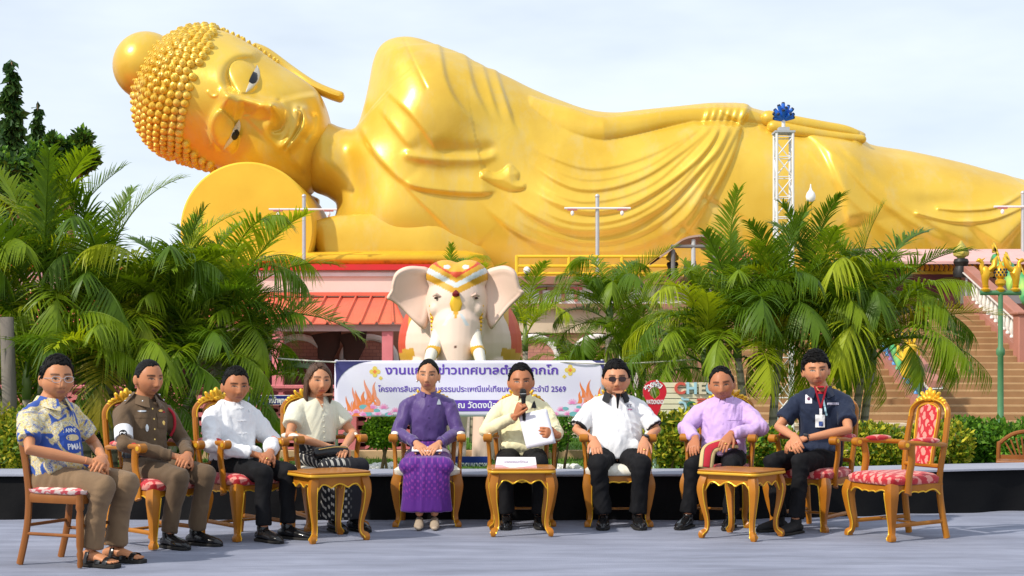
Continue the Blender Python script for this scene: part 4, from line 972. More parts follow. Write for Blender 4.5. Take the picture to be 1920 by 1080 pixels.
# side tables
def make_table(label):
    t = thing('side_table', label, 'table', group='carved side tables')
    mb = MB(); S = .245; pts = []
    for k in range(48):
        a = 2*math.pi*(k+.5)/48; c, s = math.cos(a), math.sin(a); e = .22; pts.append((S*math.copysign(abs(c)**e, c), S*math.copysign(abs(s)**e, s)))
    mb.prism(pts, .012, lambda a, b, c: (a, b, .475+c)); obj('table_top', mb, wood, t, bevel=.003)
    mb = MB(); mb.prism([(x*1.012, y*1.012) for x, y in pts], .02, lambda a, b, c: (a, b, .454+c)); obj('gilt_edge', mb, mat('table_gilt', (.66, .36, .03), .34, .15), t, bevel=.006)
    mb = MB(); gm_ = MB()
    for k in range(4):
        M_ = Matrix.Rotation(R(90*k), 4, 'Z'); mb.M = M_; gm_.M = M_
        pl = [(u*.19, .375+.03*abs(math.cos(u*math.pi*1.5))*(1-abs(u)**6)-.045*max(0, (abs(u)-.72)/.28)**1.3) for u in np.linspace(-1, 1, 29)]
        mb.prism([(-.19, .456), (.19, .456)]+pl[::-1], .018, lambda a, b, c: (a, -.205+c, b)); gm_.tube([(a, -.206, z) for a, z in pl], .0055, 6)
    obj('apron', mb, wood, t); obj('gilt_line', gm_, gilt, t)
    for sx in (-1, 1):
        for sy in (-1, 1):
            pts = [(sx*.185, sy*.185, .455), (sx*.20, sy*.20, .40), (sx*.208, sy*.208, .34), (sx*.198, sy*.198, .24), (sx*.180, sy*.180, .13), (sx*.182, sy*.182, .06), (sx*.205, sy*.205, .028), (sx*.206, sy*.206, 0)]
            c_ = catmull(pts, 4); rr = np.interp(np.linspace(0, 7, len(c_)), range(8), [.026, .03, .028, .021, .015, .015, .024, .016])
            mb = MB().tube([tuple(q) for q in c_], [(float(a), float(a)) for a in rr], 12, sq=True, up=(1, 0, 0)); lg = obj('leg', mb, wood, t, ang=50)
            mb = MB()
            for ux, uy in ((1, 0), (0, 1)):
                mb.tube([(q[0]+sx*a*(.9 if ux else -.85), q[1]+sy*a*(.9 if uy else -.85), q[2]) for q, a in list(zip(c_, rr))[5:-3]], .004, 6)
            obj('gilt_line', mb, gilt, lg)
    return t
tab = make_table('small carved golden table in front of the woman in the cream blouse')
tab.location = (-1.31, 10.56, .01); tab.rotation_euler.z = R(33)
tabm = copy_tree(tab, (.065, 10.95, .01), R(2), 'small carved golden table with name card in front of the man with the microphone')
copy_tree(tab, (1.645, 10.70, .01), R(53), 'small carved golden table turned cornerwise before the man in the lilac shirt')
# wooden chair far right on the stage edge
t = thing('slatted_chair', 'brown wooden chair with fan slatted back behind the low stage at the right edge', 'chair', (P(1925, 0, 14.2).x, 14.2, .0), R(-20))
mb = MB(); a_ = catmull([(-.27, .2, .0), (-.26, .2, .45), (-.24, .21, .50), (-.12, .22, .585), (.05, .225, .61), (.2, .22, .57), (.26, .21, .5), (.27, .2, 0)], 5); mb.tube([tuple(q) for q in a_], [(.02, .02)]*len(a_), 8, sq=True, up=(0, 1, 0)); obj('back_frame', mb, wood2, t)
mb = MB()
for k in range(9): u = -1+k/4; mb.tube([(u*.12, .21, .36), (u*.2, .215, .56-.06*u*u)], .009, 6)
mb.box((0, .21, .36), (.5, .03, .04)); obj('slats', mb, wood2, t)
mb = MB(); mb.box((0, 0, .33), (.54, .44, .03)); obj('seat', mb, wood2, t, bevel=.01)
for s in (-1, 1): mb = MB().tube([(s*.25, -.2, 0), (s*.25, -.2, .33)], .022, 8); obj('leg', mb, wood2, t)
# name card on the middle table
card = mat('card_paper', (.80, .77, .80), .6); pinkc = mat('card_pink', (.75, .40, .45), .6); txg = mat('card_text', (.35, .30, .45), .6)
t = thing('name_card', 'white folded paper name card with pale lettering standing on the middle table', 'name card', (.03, 10.86, .4975), R(-3))
mb = MB(); w_ = .152; mb.add([(-w_, -.03, 0), (w_, -.03, 0), (w_-.012, 0, .075), (-w_+.012, 0, .075), (w_, .03, 0), (-w_, .03, 0)], [(0, 1, 2, 3), (3, 2, 4, 5)]); o = obj('card', mb, card, t, smooth=False)
mb = MB()
mb.add([(-.15, -.0302, .001), (-.05, -.0302, .001), (-.10, -.0232, .018), (-.148, -.0222, .02)], [(0, 1, 2, 3)]); mb.add([(.15, -.0302, .001), (-.0, -.0302, .001), (.06, -.0282, .008), (.148, -.0222, .022)], [(3, 2, 1, 0)]); obj('print', mb, pinkc, t, smooth=False)
lettering('lettering', 'นายกเทศมนตรีตำบล', .03, txg, t, (0, -.0165, .041), rot=(R(68.2), 0, 0), fit=.17, depth=.0004)
# ------------------------------------------------------------ people
from mathutils import noise as mnoise
from mathutils.bvhtree import BVHTree
skinm = vcmat('skin', .46, .4, bump=.03, bscale=300, sss=.08)
def sph(nu, nv):
    vs = [(math.sin(math.pi*j/nv)*math.sin(2*math.pi*i/nu), -math.sin(math.pi*j/nv)*math.cos(2*math.pi*i/nu), math.cos(math.pi*j/nv)) for j in range(1, nv) for i in range(nu)]
    vs += [(0, 0, 1), (0, 0, -1)]; fs = []
    for j in range(nv-2):
        for i in range(nu): fs.append((j*nu+i, (j+1)*nu+i, (j+1)*nu+(i+1) % nu, j*nu+(i+1) % nu))
    T = len(vs)-2
    for i in range(nu): fs += [(T, i, (i+1) % nu), (T+1, (nv-2)*nu+(i+1) % nu, (nv-2)*nu+i)]
    return np.array(vs), fs
def headshape(u, wide=1.0, jaw=.28, face=True, chub=0, nose=1.0, mouth=1.0):
    p = u*np.array([.0745*wide, .096, .112]); x, y, z = p.T.copy()
    k = np.clip((-.015-z)/.1, 0, 1); x = x*(1-jaw*k**1.4); bk = (u[:, 1] > 0); y = np.where(bk, y*(1-.32*k), y)
    fr = np.clip((-u[:, 1]-.1)/.35, 0, 1); dy = np.zeros(len(p)); g = lambda v, c, s: np.exp(-((v-c)/s)**2)
    x = x*(1+.05*g(z, -.03, .03)*fr+chub*g(z, -.055, .045))
    if face:
        prof = np.interp(z, [-.058, -.050, -.040, -.032, .012, .03], [0, .55, 1, .92, .22, 0])
        dy -= .026*np.exp(-(x/(.014*nose))**2)*prof
        for s in (-1, 1):
            dy -= .010*g(x, s*.0155*nose, .009)*g(z, -.043, .010); dy += .0035*g(np.abs(x)-.026-(-.045-z)*.3, 0, .005)*g(z, -.055, .018)*.5; dy -= .005*g(x, s*.038, .014)*g(z, -.052, .018)
            dy += .0125*g(x, s*.030, .018)*g(z, .006, .013); dy -= .0055*g(x, s*.032, .014)*g(z, .000, .008)
            dy -= .004*g(x, s*.045, .02)*g(z, -.030, .02); dy -= .004*g(x, s*.03, .02)*g(z, .024, .009)
        dy -= .0075*np.exp(-(x/(.026*mouth))**2)*(g(z, -.0635, .0055)+1.15*g(z, -.0755, .006)); dy += .004*np.exp(-(x/.028)**2)*g(z, -.0695, .0028); dy -= .006*np.exp(-(x/.03)**2)*g(z, -.068, .016)
        dy -= .008*np.exp(-(x/.024)**2)*g(z, -.103, .014); dy += .005*np.exp(-(x/.03)**2)*g(z, -.087, .006)
    return np.c_[x, y+dy*fr, z]
def hand(mb, wr, d, back, side, curl=(15, 20, 15), spread=.02, thumb=(.75, .5), sc=1.0, fl=None):
    """wr wrist, d pointing direction, back = direction the back of the hand faces, side: +1/-1 thumb side along d x back"""
    d = Vector(d).normalized(); bk = Vector(back); bk = (bk-d*bk.dot(d)).normalized(); lat = d.cross(bk)*side; wr = Vector(wr)
    # palm: flattened block
    mb.tube([wr-d*.03*sc, wr, wr+d*.03*sc, wr+d*.06*sc, wr+d*.085*sc, wr+d*.094*sc], [(.022*sc, .019*sc), (.027*sc, .018*sc), (.034*sc, .017*sc), (.038*sc, .016*sc), (.036*sc, .013*sc), (.028*sc, .007*sc)], 16, up=bk)
    for i, (o, ln) in enumerate(((.029, .070), (.0095, .079), (-.0105, .074), (-.029, .058))):
        b = wr+d*(.082-.006*(i == 3)-.003*(i == 0))*sc+lat*o*sc; dd = (d+lat*o*spread*22).normalized(); a = 0; p = [b-dd*.012]; rr = [.0095*sc]
        cc = curl if not isinstance(curl[0], (tuple, list)) else curl[i]
        for q, s_ in zip(cc, (.46, .30, .24)):
            a += q; v = dd*math.cos(R(a))-bk*math.sin(R(a)); p.append((p[-1] if len(p) > 1 else b)+v*ln*s_*sc); rr.append((.0088, .008, .0068)[len(p)-2]*sc)
        p.insert(1, b); rr.insert(1, .0098*sc); mb.limb(p, rr, 10)
    tb_ = wr+d*.022*sc+lat*.024*sc; t1 = (lat*thumb[0]+d*(1-thumb[0]*.4)-bk*.25).normalized(); t2 = (lat*thumb[1]*.4+d-bk*.35).normalized()
    mb.limb([tb_-t1*.02*sc, tb_+t1*.028*sc, tb_+t1*.034*sc+t2*.022*sc, tb_+t1*.036*sc+t2*.046*sc], [.014*sc, .0115*sc, .010*sc, .0082*sc], 10)
def folds(me, amp=.005, f=9, stretch=(1, 1, .6), seed=0, keep=None):
    V = verts(me).astype(float); Nn = normals(me); d = np.empty(len(V))
    for i, v in enumerate(V):
        q = Vector((v[0]*f*stretch[0]+seed, v[1]*f*stretch[1], v[2]*f*stretch[2]))
        w_ = mnoise.noise(q*.6+Vector((9, 2, 1))); q = q+Vector((w_, -w_, w_*1.5)); a = mnoise.noise(q); b_ = mnoise.noise(q*2.1+Vector((3.1, 0, 7))); c_ = mnoise.noise(q*4.3); d[i] = (1-2*abs(a))*.62+(1-2*abs(b_))*.34+(1-2*abs(c_))*.12-.5
    V += Nn*(d*amp)[:, None]; me.vertices.foreach_set('co', V.astype(np.float32).ravel()); me.update(); return me
def rotz_about(a, c=(0, .10, 0)): return Matrix.Translation(c) @ Matrix.Rotation(a, 4, 'Z') @ Matrix.Translation(-Vector(c))
class Person:
    def __init__(s, label, loc, rz, top=1.27, skin=(.42, .215, .125), twist=0, lean=0, sh=.178, chest=(.155, .105), waist=(.15, .11), head=(0, 0, 0), hs=1.12, hw=1.06, belly=0, chub=0, jaw=.28, lips=(.36, .14, .11), brow=.0235, squint=1.0, nose=1.0, mouth=1.0):
        s.__dict__.update(locals()); s.t = thing('person', label, 'person', (loc[0], loc[1], .01), rz)
        s.hs = hs = hs*1.065; s.hw = hw = hw*1.03; s.skin = skin = (skin[0]*1.2, skin[1]*1.03, skin[2]*.88); s.hc = Vector((head[2]*.002, .065+lean*.5, top-.124*hs)); s.tw = rotz_about(R(twist)); 
        s.hM = Matrix.Translation(s.hc) @ Euler((R(head[1]), R(head[2]), R(head[0])), 'XYZ').to_matrix().to_4x4() @ Matrix.Scale(hs, 4)
        k = (top-1.27)*.7; s.shz = .965+k
        s.sho = {q: s.tw @ Vector((q*(sh-.012), .118+lean*.8, s.shz-.075)) for q in (-1, 1)}
        s.arms = {}; s.legs = {}
    def arm(s, q, elbow, wrist, d, back, thumbside, **kw): dz = Vector((0, 0, kw.pop('dz', 0))); s.arms[q] = (Vector(elbow)+dz*.5, Vector(wrist)+dz, Vector(d), Vector(back), thumbside, kw)
    def leg(s, q, knee, ankle, toe): s.legs[q] = (Vector((q*.088, .07, .51)), Vector(knee)-Vector((0, 0, .06)), Vector(ankle), Vector(toe))
    def torso_secs(s, o=0):
        c, w = s.chest, s.waist; ln = s.lean; k = s.shz-.965
        return [(.47, .115, w[0]*1.02+o, w[1]*1.05+o), (.54, .11-s.belly*.3, w[0]*1.05+o, w[1]*1.1+s.belly*.5+o), (.64, .11+ln*.2-s.belly*.5, w[0]+o, w[1]+s.belly*.6+o), (.74+k*.5, .108+ln*.45-s.belly*.35, (w[0]+c[0])/2+o, (w[1]+c[1])/2+s.belly*.35+o),
                (.86+k, .105+ln*.65, c[0]+o, c[1]+o), (.93+k, .108+ln*.78, c[0]*.86+o, c[1]*.86+o), (.975+k, .112+ln*.85, c[0]*.56+o, c[1]*.66+o), (1.01+k, .112+ln*.9, .060+o*.5, .056+o*.4)]
    def torso(s, mb, o=0, zmin=0, zmax=9):
        mb.M = s.tw
        sc = [q for q in s.torso_secs(o) if zmin <= q[0] <= zmax]
        pts = catmull([(0, q[1], q[0]) for q in sc], 3); rr = catmull([(q[2], q[3], 0) for q in sc], 3)
        mb.tube([tuple(p) for p in pts], [(float(a), float(b_)) for a, b_, _ in rr], 28, up=(0, -1, 0)); mb.M = Matrix.Identity(4)
    def body(s, short=True, hair=None):
        mb = MB(); s.torso(mb, -.03)
        for q, (e, w_, d, bk, ts, kw) in s.arms.items():
            S = s.sho[q]; m_ = e.lerp(w_, .35)
            mb.limb([S, S.lerp(e, .5), e, m_, w_], [.040, .042, .037, .036, (.026, .022)], 14)
        for q, (h, kn, an, toe) in s.legs.items():
            mb.limb([h, h.lerp(kn, .5), kn, kn.lerp(an, .35), an], [.05, .05, .042, .042, .032], 12)
        nb = s.tw @ Vector((0, .115+s.lean*.9, .985+(s.shz-.965))); up = s.hM @ Vector((0, .022, -.05))
        r_ = .054*s.hs*(1+s.chub); mb.limb([nb, nb.lerp(up, .5), up], [r_*1.16, r_, r_*.98], 18)
        u, fs = sph(64, 48); hv = headshape(u, s.hw, s.jaw, True, s.chub, s.nose, s.mouth); mb.M = s.hM; mb.add([tuple(p) for p in hv], fs)
        for q in (-1, 1): mb.ell((q*.079*s.hw, .012, -.012), (.010, .019, .033), Euler((R(-8), 0, R(q*-22))).to_matrix(), 14, 10)
        mb.M = Matrix.Identity(4)
        me = blob(mb, .0050, 3, .5)
        V = verts(me); Hi = np.array(s.hM.inverted()); q = V @ Hi[:3, :3].T+Hi[:3, 3]; x, y, z = q.T
        col = np.tile(np.array(s.skin), (len(V), 1)); sk = np.array(s.skin)
        fc = (y < -.03) & (np.abs(z) < .125) & (np.abs(x) < .09); ax = np.abs(x)
        def paint(w_, c): col[:] = col*(1-w_[:, None])+np.array(c)*w_[:, None]
        sm = lambda v, a, b_: np.clip((v-a)/(b_-a), 0, 1)
        paint(.22*fc*np.exp(-((ax-.042)/.02)**2-((z+.032)/.02)**2), sk*np.array([1.1, .78, .7]))
        paint(.75*fc*sm(1-(x/(.026*s.mouth))**2-((z+.0695)/.0110)**2, 0, .35), s.lips)
        paint(.6*fc*np.exp(-((z+.0700)/.0022)**2)*(ax < .023), np.array(s.lips)*.3)
        paint(.7*fc*np.exp(-((ax-.009)/.005)**2-((z+.0515)/.0035)**2), sk*.2)
        zb = s.brow+.085*np.clip(ax-.012, 0, .026)-.14*np.clip(ax-.040, 0, 1); paint(.92*fc*(ax > .012)*(ax < .056)*np.exp(-((z-zb)/.0050)**2), (.02, .014, .012))
        zt_ = z-.09*(ax-.0325); ey = 1-((ax-.0325)/.0165)**2-((zt_-.0008)/(.0046*s.squint))**2
        paint(fc*sm(ey, 0, .4), (.27, .21, .18)); paint(fc*(ey > -.1)*sm(1-((ax-.0325)/.0068)**2-((z-.002)/.0075)**2, 0, .3), (.016, .010, .008))
        paint(.95*fc*(np.abs(ax-.0325) < .019)*np.exp(-((zt_-(.0030+.0042*s.squint-20*(ax-.0325)**2))/.0034)**2), (.02, .013, .01)); paint(.3*fc*np.exp(-((ax-.033)/.014)**2-((z+.009)/.004)**2), sk*.6)
        paint(.28*fc*np.exp(-((z-.062-.004*np.sin(x*90))/.0022)**2)*(ax < .04), sk*.7); paint(.35*fc*np.exp(-((ax-.052)/.004)**2-((z+.004)/.010)**2), sk*.65); paint(.18*fc*(z < -.05)*(ax < .05), sk*np.array([.82, .84, .9])); paint(.3*fc*np.exp(-((ax-.021-(-.03-z)*.35)/.004)**2)*(z < -.035)*(z > -.068), sk*.6)  # includes forehead, eye-corner and nasolabial crease shade painted into the skin colour
        setcol(me, col)
        if s.arms:      # hands modelled finer and merged into the same mesh
            hb = MB()
            for k, (e, w_, d, bk, ts, kw) in s.arms.items(): hand(hb, w_, d, bk, ts, sc=1.04*s.hs/1.06, **kw)
            hm = blob(hb, .0028, 2, .5); setcol(hm, np.tile(sk*np.array([1.0, .96, .94]), (len(hm.vertices), 1)))
            bm = bmesh.new(); bm.from_mesh(me); bm.from_mesh(hm); bm.to_mesh(me); bm.free(); me.shade_smooth()
        s.b = place('body', me, skinm, s.t); return s
    def hairshell(s, m, az, zl, tk=.016, side=.007, fr=.006, seed=0, extra=None, name='hair', part_=0, locks=150, comb=(.7, .5, .1), part_s=1, lift=.010):
        """az/zl: hairline height against the angle from the face's front"""
        u, fs = sph(96, 72); base = headshape(u, s.hw, s.jaw, False, s.chub)
        a = np.degrees(np.abs(np.arctan2(u[:, 0], -u[:, 1]))); z0 = np.interp(a, az, zl)
        sg = np.sign(u[:, 0]); jit = np.array([mnoise.noise(Vector((p[0]*90+seed, p[1]*90, 0)))*.006+mnoise.noise(Vector((p[0]*28+seed*2, p[1]*28, 3)))*.009 for p in base])
        w_ = np.clip((base[:, 2]-z0-jit+part_*sg*.006)/.012, 0, 1); w_ = w_*w_*(3-2*w_)
        t_ = np.interp(base[:, 2], [-.05, .02, .09, .116], [side, side*1.15, tk*.9, tk])
        st = np.array([mnoise.noise(Vector((p[0]*140+seed, p[1]*26, p[2]*26)))*.0035 for p in base])
        g_ = np.clip((base[:, 2]-z0-jit)/.045, 0, 1)**.7; t_ = .0035+(t_-.0035)*g_; p = base*(1+((w_*(t_+st*(.4+.6*g_))-.012*(1-w_))/np.linalg.norm(base, axis=1))[:, None])
        me = bpy.data.meshes.new(name); 
        mb = MB(); mb.M = s.hM; mb.add([tuple(q) for q in p], fs)
        r_ = random.Random(seed+50); ok_ = np.nonzero((base[:, 2]-z0 > .012) & (np.abs(u[:, 2]) < .985))[0]; nl = 0 if locks == 0 else locks
        for _ in range(nl):
            i = r_.choice(list(ok_)); nrm = u[i]/np.array([.0745, .096, .112]); nrm /= np.linalg.norm(nrm); c_ = np.array(comb if p[i][0]*part_s < .02 else (-comb[0], comb[1], comb[2])); c_ = c_+np.array([.5*np.sign(p[i][0]), 0, -.5])*(base[i, 2] < .06)
            tg = c_-nrm*(c_@nrm); tg = tg/np.linalg.norm(tg)+np.array([r_.uniform(-.3, .3) for _ in range(3)]); L_ = r_.uniform(.025, .05); q0 = p[i]-nrm*.004; pts_ = []
            for k in range(4):
                q1 = q0+tg*L_*k/3; d_ = q1/np.array([.0745*s.hw, .096, .112]); rr_ = np.linalg.norm(p[i]/np.array([.0745*s.hw, .096, .112])); q1 = q1*(rr_+lift*math.sin(k/3*math.pi))/np.linalg.norm(d_); pts_.append(tuple(q1))
            mb.tube(pts_, [.0035, .006, .005, .0012], 5)
        if extra: extra(mb)
        me = tidy(mb.mesh(name), True, 0); return place(name, me, m, s.t)
    def top_(s, m, long=True, o=.0, sl=.0, cuff=.9, zmin=.53, amp=.005, seed=0, f=9, hem=.0, name='shirt', puff=0, vox=.0085, sleeve_k=1.0, zmax=9):
        mb = MB(); sc = s.torso_secs(o); s.torso(mb, o, zmin, min(zmax, 1.02+s.shz-.965))
        for q, (e, w_, d, bk, ts, kw) in s.arms.items():
            S = s.sho[q]; inn = s.tw @ Vector((q*.045, .116+s.lean*.8, s.shz+.002)); S2 = S+Vector((0, 0, .002))
            mb.limb([inn, inn.lerp(S2, .55)+Vector((0, 0, .006)), S2], [.042+o, .052+o*.8, .060+o*.6+puff], 16)
            if long:
                wr = e.lerp(w_, cuff); k = sleeve_k; mb.tube([S2, S2.lerp(e, .5), e+(e-S2).normalized()*.0, e.lerp(w_, .3), wr], [(.061+o*.5+puff)*k, .057*k+o*.4, .052*k+o*.3, .047*k+o*.2, .041*k], 18)
                mb.ell(e, .052*k+o*.3)
            else:
                en = S2.lerp(e, sl or .62); mb.tube([S2, S2.lerp(en, .5), en], [.061+o*.5+puff, .063+o*.5+puff, .064+o*.5+puff*.6], 18)
        if hem:   # cloth spilling onto the lap
            mb.M = s.tw; mb.limb([(-s.waist[0]*.7, -.02-s.belly*.6, .60), (s.waist[0]*.7, -.02-s.belly*.6, .60)], [(hem, .05)]*2, 14, up=(0, 1, 0)); mb.M = Matrix.Identity(4)
        me = blob(mb, vox, 6, .5); folds(me, amp*2.2, f, (1, 1, .55), seed=seed); s.topme = me; s.bvh = None
        s.top_o = place(name, me, m, s.t); return s.top_o
    def trousers(s, m, amp=.006, seed=3, r=1.0, flare=.058, name='trousers', cuffz=.055, vox=.0095):
        mb = MB(); w = s.waist; mb.M = s.tw if False else Matrix.Identity(4)
        mb.tube([(0, .115, .44), (0, .11, .48), (0, .105, .55), (0, .105, .63)], [(w[0]*1.0, w[1]*.95), (w[0]*1.08, w[1]*1.1), (w[0]*1.05, w[1]*1.08), (w[0]*1.0, w[1]*1.02)], 24, up=(0, -1, 0))
        for q, (h, kn, an, toe) in s.legs.items():
            mb.limb([h+Vector((0, .02, 0)), h.lerp(kn, .35), h.lerp(kn, .7), kn], [.094*r, .092*r, .080*r, .068*r], 18)
            an2 = an+(kn-an).normalized()*(cuffz-.03); mb.tube([kn, kn.lerp(an2, .12), kn.lerp(an2, .5)+Vector((0, .012, 0)), an2], [.064*r, .066*r, .056*r, flare], 18); mb.ell(kn, .068*r)
        me = blob(mb, vox, 6, .5); folds(me, amp*2.3, 6.5, (1, .8, .7), seed); s.trme = me; return place(name, me, m, s.t)
    def shoes(s, m, sole=None, kind='shoe', w_=.047, heel=0, hgt=.048):
        for q, (h, kn, an, toe) in s.legs.items():
            d = Vector((toe.x-an.x, toe.y-an.y, 0)).normalized(); a0 = Vector((an.x, an.y, 0))-d*.06; L_ = .275
            if heel:
                mb = MB(); mb.limb([a0+d*.035+Vector((0, 0, .062)), a0+d*.09+Vector((0, 0, .045)), a0+d*.16+Vector((0, 0, .026)), a0+d*.235+Vector((0, 0, .018))], [(.030, .026), (.033, .028), (.038, .022), (.024, .014)], 14, up=(0, 0, 1))
                mb.tube([a0+d*.02+Vector((0, 0, .045)), a0+d*.015], [.017, .009], 10)
            else:
                mb = MB(); pr = [(0, .030, .030, .040), (.03, .038, .036, .046), (.09, .040, .042, .050), (.14, w_*.98, .036, .042), (.20, w_, .030, .034), (.245, w_*.82, .024, .028), (.272, w_*.45, .016, .020)]
                mb.limb([a0+d*x+Vector((0, 0, z)) for x, a, b_, z in pr], [(a, b_) for x, a, b_, z in pr], 16, up=(0, 0, 1))
                mb.limb([a0+d*.055+Vector((0, 0, .05)), a0+d*.05+Vector((0, 0, .095))], [(.040, .044), (.040, .045)], 14)
            me = blob(mb, .006, 4, .5); sh = place(kind, me, m, s.t)
            if not heel:
                mb = MB(); lat = Vector((-d.y, d.x, 0)); out = []
                for x, k in ((-.012, .5), (.0, .86), (.04, .92), (.09, .88), (.15, 1.04), (.205, 1.06), (.25, .86), (.278, .42)): out.append((x, k*w_))
                poly = [a0+d*x+lat*k for x, k in out]+[a0+d*x-lat*k for x, k in out[::-1]]
                mb.prism([(p.x, p.y) for p in poly], .018, lambda a, b_, c: (a, b_, c)); obj('sole', mb, sole or m, sh, bevel=.004)
    def skirt(s, m, zend=.12, wide=.2, amp=.006, seed=5, kn=(0, -.37, .47), end=None, name='skirt', vox=.0095):
        mb = MB(); w = s.waist; kn = Vector(kn); end = Vector(end or (kn.x, kn.y+.02, zend))
        mb.tube([(0, .12, .47), (0, .11, .52), (0, .105, .60), (0, .105, .64)], [(w[0]*1.1, w[1]*1.1), (w[0]*1.14, w[1]*1.15), (w[0]*1.02, w[1]*1.02), (w[0]*.95, w[1]*.95)], 24, up=(0, -1, 0))
        mb.limb([(kn.x*.1, .08, .52), (kn.x*.5, -.12, .51), (kn.x, kn.y+.05, kn.z+.005)], [(.185, .088), (wide*.98, .082), (wide*.94, .072)], 24, up=(0, 0, 1))
        mb.tube([kn+Vector((0, .02, .0)), kn.lerp(end, .3), kn.lerp(end, .7), end], [(wide*.93, .085), (wide*.95, .085), (wide*1.0, .09), (wide*1.06, .10)], 28, up=(0, -1, 0)); mb.limb([kn+Vector((-wide*.75, .01, 0)), kn+Vector((wide*.75, .01, 0))], [.072, .072], 16)
        me = blob(mb, vox, 6, .5); folds(me, amp, 8, (1.6, 1, .25), seed); s.trme = me; return place(name, me, m, s.t)
    def collar(s, m, stand=.04, flap=False, r=.066, name='collar', gap=.022, tilt=.35, thick=.004):
        """stand collar: open ring round the neck; flap adds folded points"""
        c = s.tw @ Vector((0, .108+s.lean*.9, s.shz+.026)); mb = MB(); K = 36; rr = (.0655+(r-.066)*.5)*(1+s.chub*.35)*(s.hs/1.12); vs = []
        lv = [(0, 1.16), (stand, 1.0)] if not flap else [(0.01, 1.05), (stand*1.05, 1.0), (stand*1.1, 1.08), (-.014, 1.58)]
        for ring in range(2):
            for li, (z, k) in enumerate(lv):
                for i in range(K+1):
                    a = gap/rr+(2*math.pi-2*gap/rr)*i/K; f_ = math.cos(a)
                    kk = k*rr+ring*thick; zz = z
                    if flap and li == len(lv)-1: e_ = max(0, f_)**2; zz = z-.020*e_-.006; kk = kk+.012*e_
                    vs.append(c+s.tw.to_3x3() @ Vector((math.sin(a)*kk, -math.cos(a)*kk*(1.02+.1*flap)-.012*f_, zz-.020*max(0, f_)-tilt*.0)))
        n_ = len(lv); W_ = K+1; fs = []
        for ring in range(2):
            for li in range(n_-1):
                for i in range(K): q = (ring*n_+li)*W_+i; fs.append((q, q+1, q+W_+1, q+W_))
        for li in (0, n_-1):
            for i in range(K): q = li*W_+i; p_ = (n_+li)*W_+i; fs.append((q, q+1, p_+1, p_))
        mb.add(vs, fs); return obj(name, mb, m, s.t, ang=60)
    def decal(s, name, me2, centre, m, onto=None, sc=1, off=.003, dirv=None, par=None, rot=0):
        """lay a flat mesh (x, y plane) onto the garment seen along dirv; centre is a point near the garment"""
        me_t = onto or s.topme
        bv = BVHTree.FromPolygons([v.co for v in me_t.vertices], [tuple(p.vertices) for p in me_t.polygons])
        dv = Vector(dirv or (0, 1, 0)).normalized(); rt = dv.cross(Vector((0, 0, 1))).normalized(); up = rt.cross(dv)
        c = Vector(centre); cr, sr = math.cos(rot), math.sin(rot)
        for v in me2.vertices:
            x, y, z = v.co*sc; x, y = x*cr-y*sr, x*sr+y*cr
            o = c+rt*x+up*y-dv*.5; h = bv.ray_cast(o, dv)
            v.co = (h[0]-dv*(off+z*.5)) if h[0] is not None else c+rt*x+up*y
        me2.materials.clear(); me2.materials.append(m); return place(name, me2, m, par or s.top_o.parent)
def grid2d(w_, h_, nx=8, ny=8, ell=False, poly=None):
    mb = MB()
    if ell:
        vs = [(0, 0, 0)]; 
        for r_ in range(1, 5):
            for k in range(24): a = 2*math.pi*k/24; vs.append((w_/2*r_/4*math.cos(a), h_/2*r_/4*math.sin(a), 0))
        fs = [(0, 1+k, 1+(k+1) % 24) for k in range(24)]+[(1+r_*24+k, 1+(r_+1)*24+k, 1+(r_+1)*24+(k+1) % 24, 1+r_*24+(k+1) % 24) for r_ in range(3) for k in range(24)]
        mb.add(vs, fs)
    else: mb.add([(w_*(i/nx-.5), h_*(j/ny-.5), 0) for j in range(ny+1) for i in range(nx+1)], [(j*(nx+1)+i, j*(nx+1)+i+1, (j+1)*(nx+1)+i+1, (j+1)*(nx+1)+i) for j in range(ny) for i in range(nx)])
    return mb.mesh('decal')

hairm = mat('black_hair', (.0035, .003, .003), .55, 0, (.007, .006, .0055), 60, 3, .6, 180, stretch=(1, .25, .25), spec=.22)
hairb = mat('brown_hair', (.055, .026, .014), .42, 0, (.09, .042, .02), 60, 3, .5, 160, stretch=(1, 1, .15), spec=.5)
MAZ = [0, 30, 55, 68, 80, 95, 105, 125, 180]
def mzl(f=.066, temple=.060, burn=-.012): return [f, f, temple, .040, burn, burn-.002, .0, -.045, -.070]
blacktr = mat('black_trousers', (.006, .006, .007), .8, 0, (.010, .010, .012), 12, 4, .12, 160, spec=.25)
khaki = mat('khaki_trousers', (.215, .135, .072), .85, 0, (.185, .115, .062), 8, 4, .15, 180, sheen=.1)
police = mat('uniform_brown', (.125, .078, .042), .8, 0, (.108, .068, .037), 8, 4, .15, 180, sheen=.1)
shoe = mat('black_leather', (.010, .010, .011), .22, coat=.3); trainer = mat('black_trainer', (.013, .013, .014), .7); solem = mat('shoe_sole', (.02, .018, .016), .7)
whitec = mat('white_cotton', (.76, .76, .77), .85, 0, (.72, .72, .74), 10, 4, .15, 140, sheen=.1)
metal = mat('steel_metal', (.6, .6, .6), .25, .9); goldm = mat('gold_metal', (.75, .5, .15), .25, .9); redc = mat('red_cloth', (.42, .015, .03), .7); blackc = mat('black_cloth', (.012, .012, .014), .75)
def CHP(k): return CH[k][0], yaw(CH[k][1])
def tubepart(name, pts, r, m, par, n=8, curve=6): 
    mb = MB(); mb.tube([tuple(p) for p in (catmull(pts, curve) if curve else pts)], r, n); return obj(name, mb, m, par, ang=0)
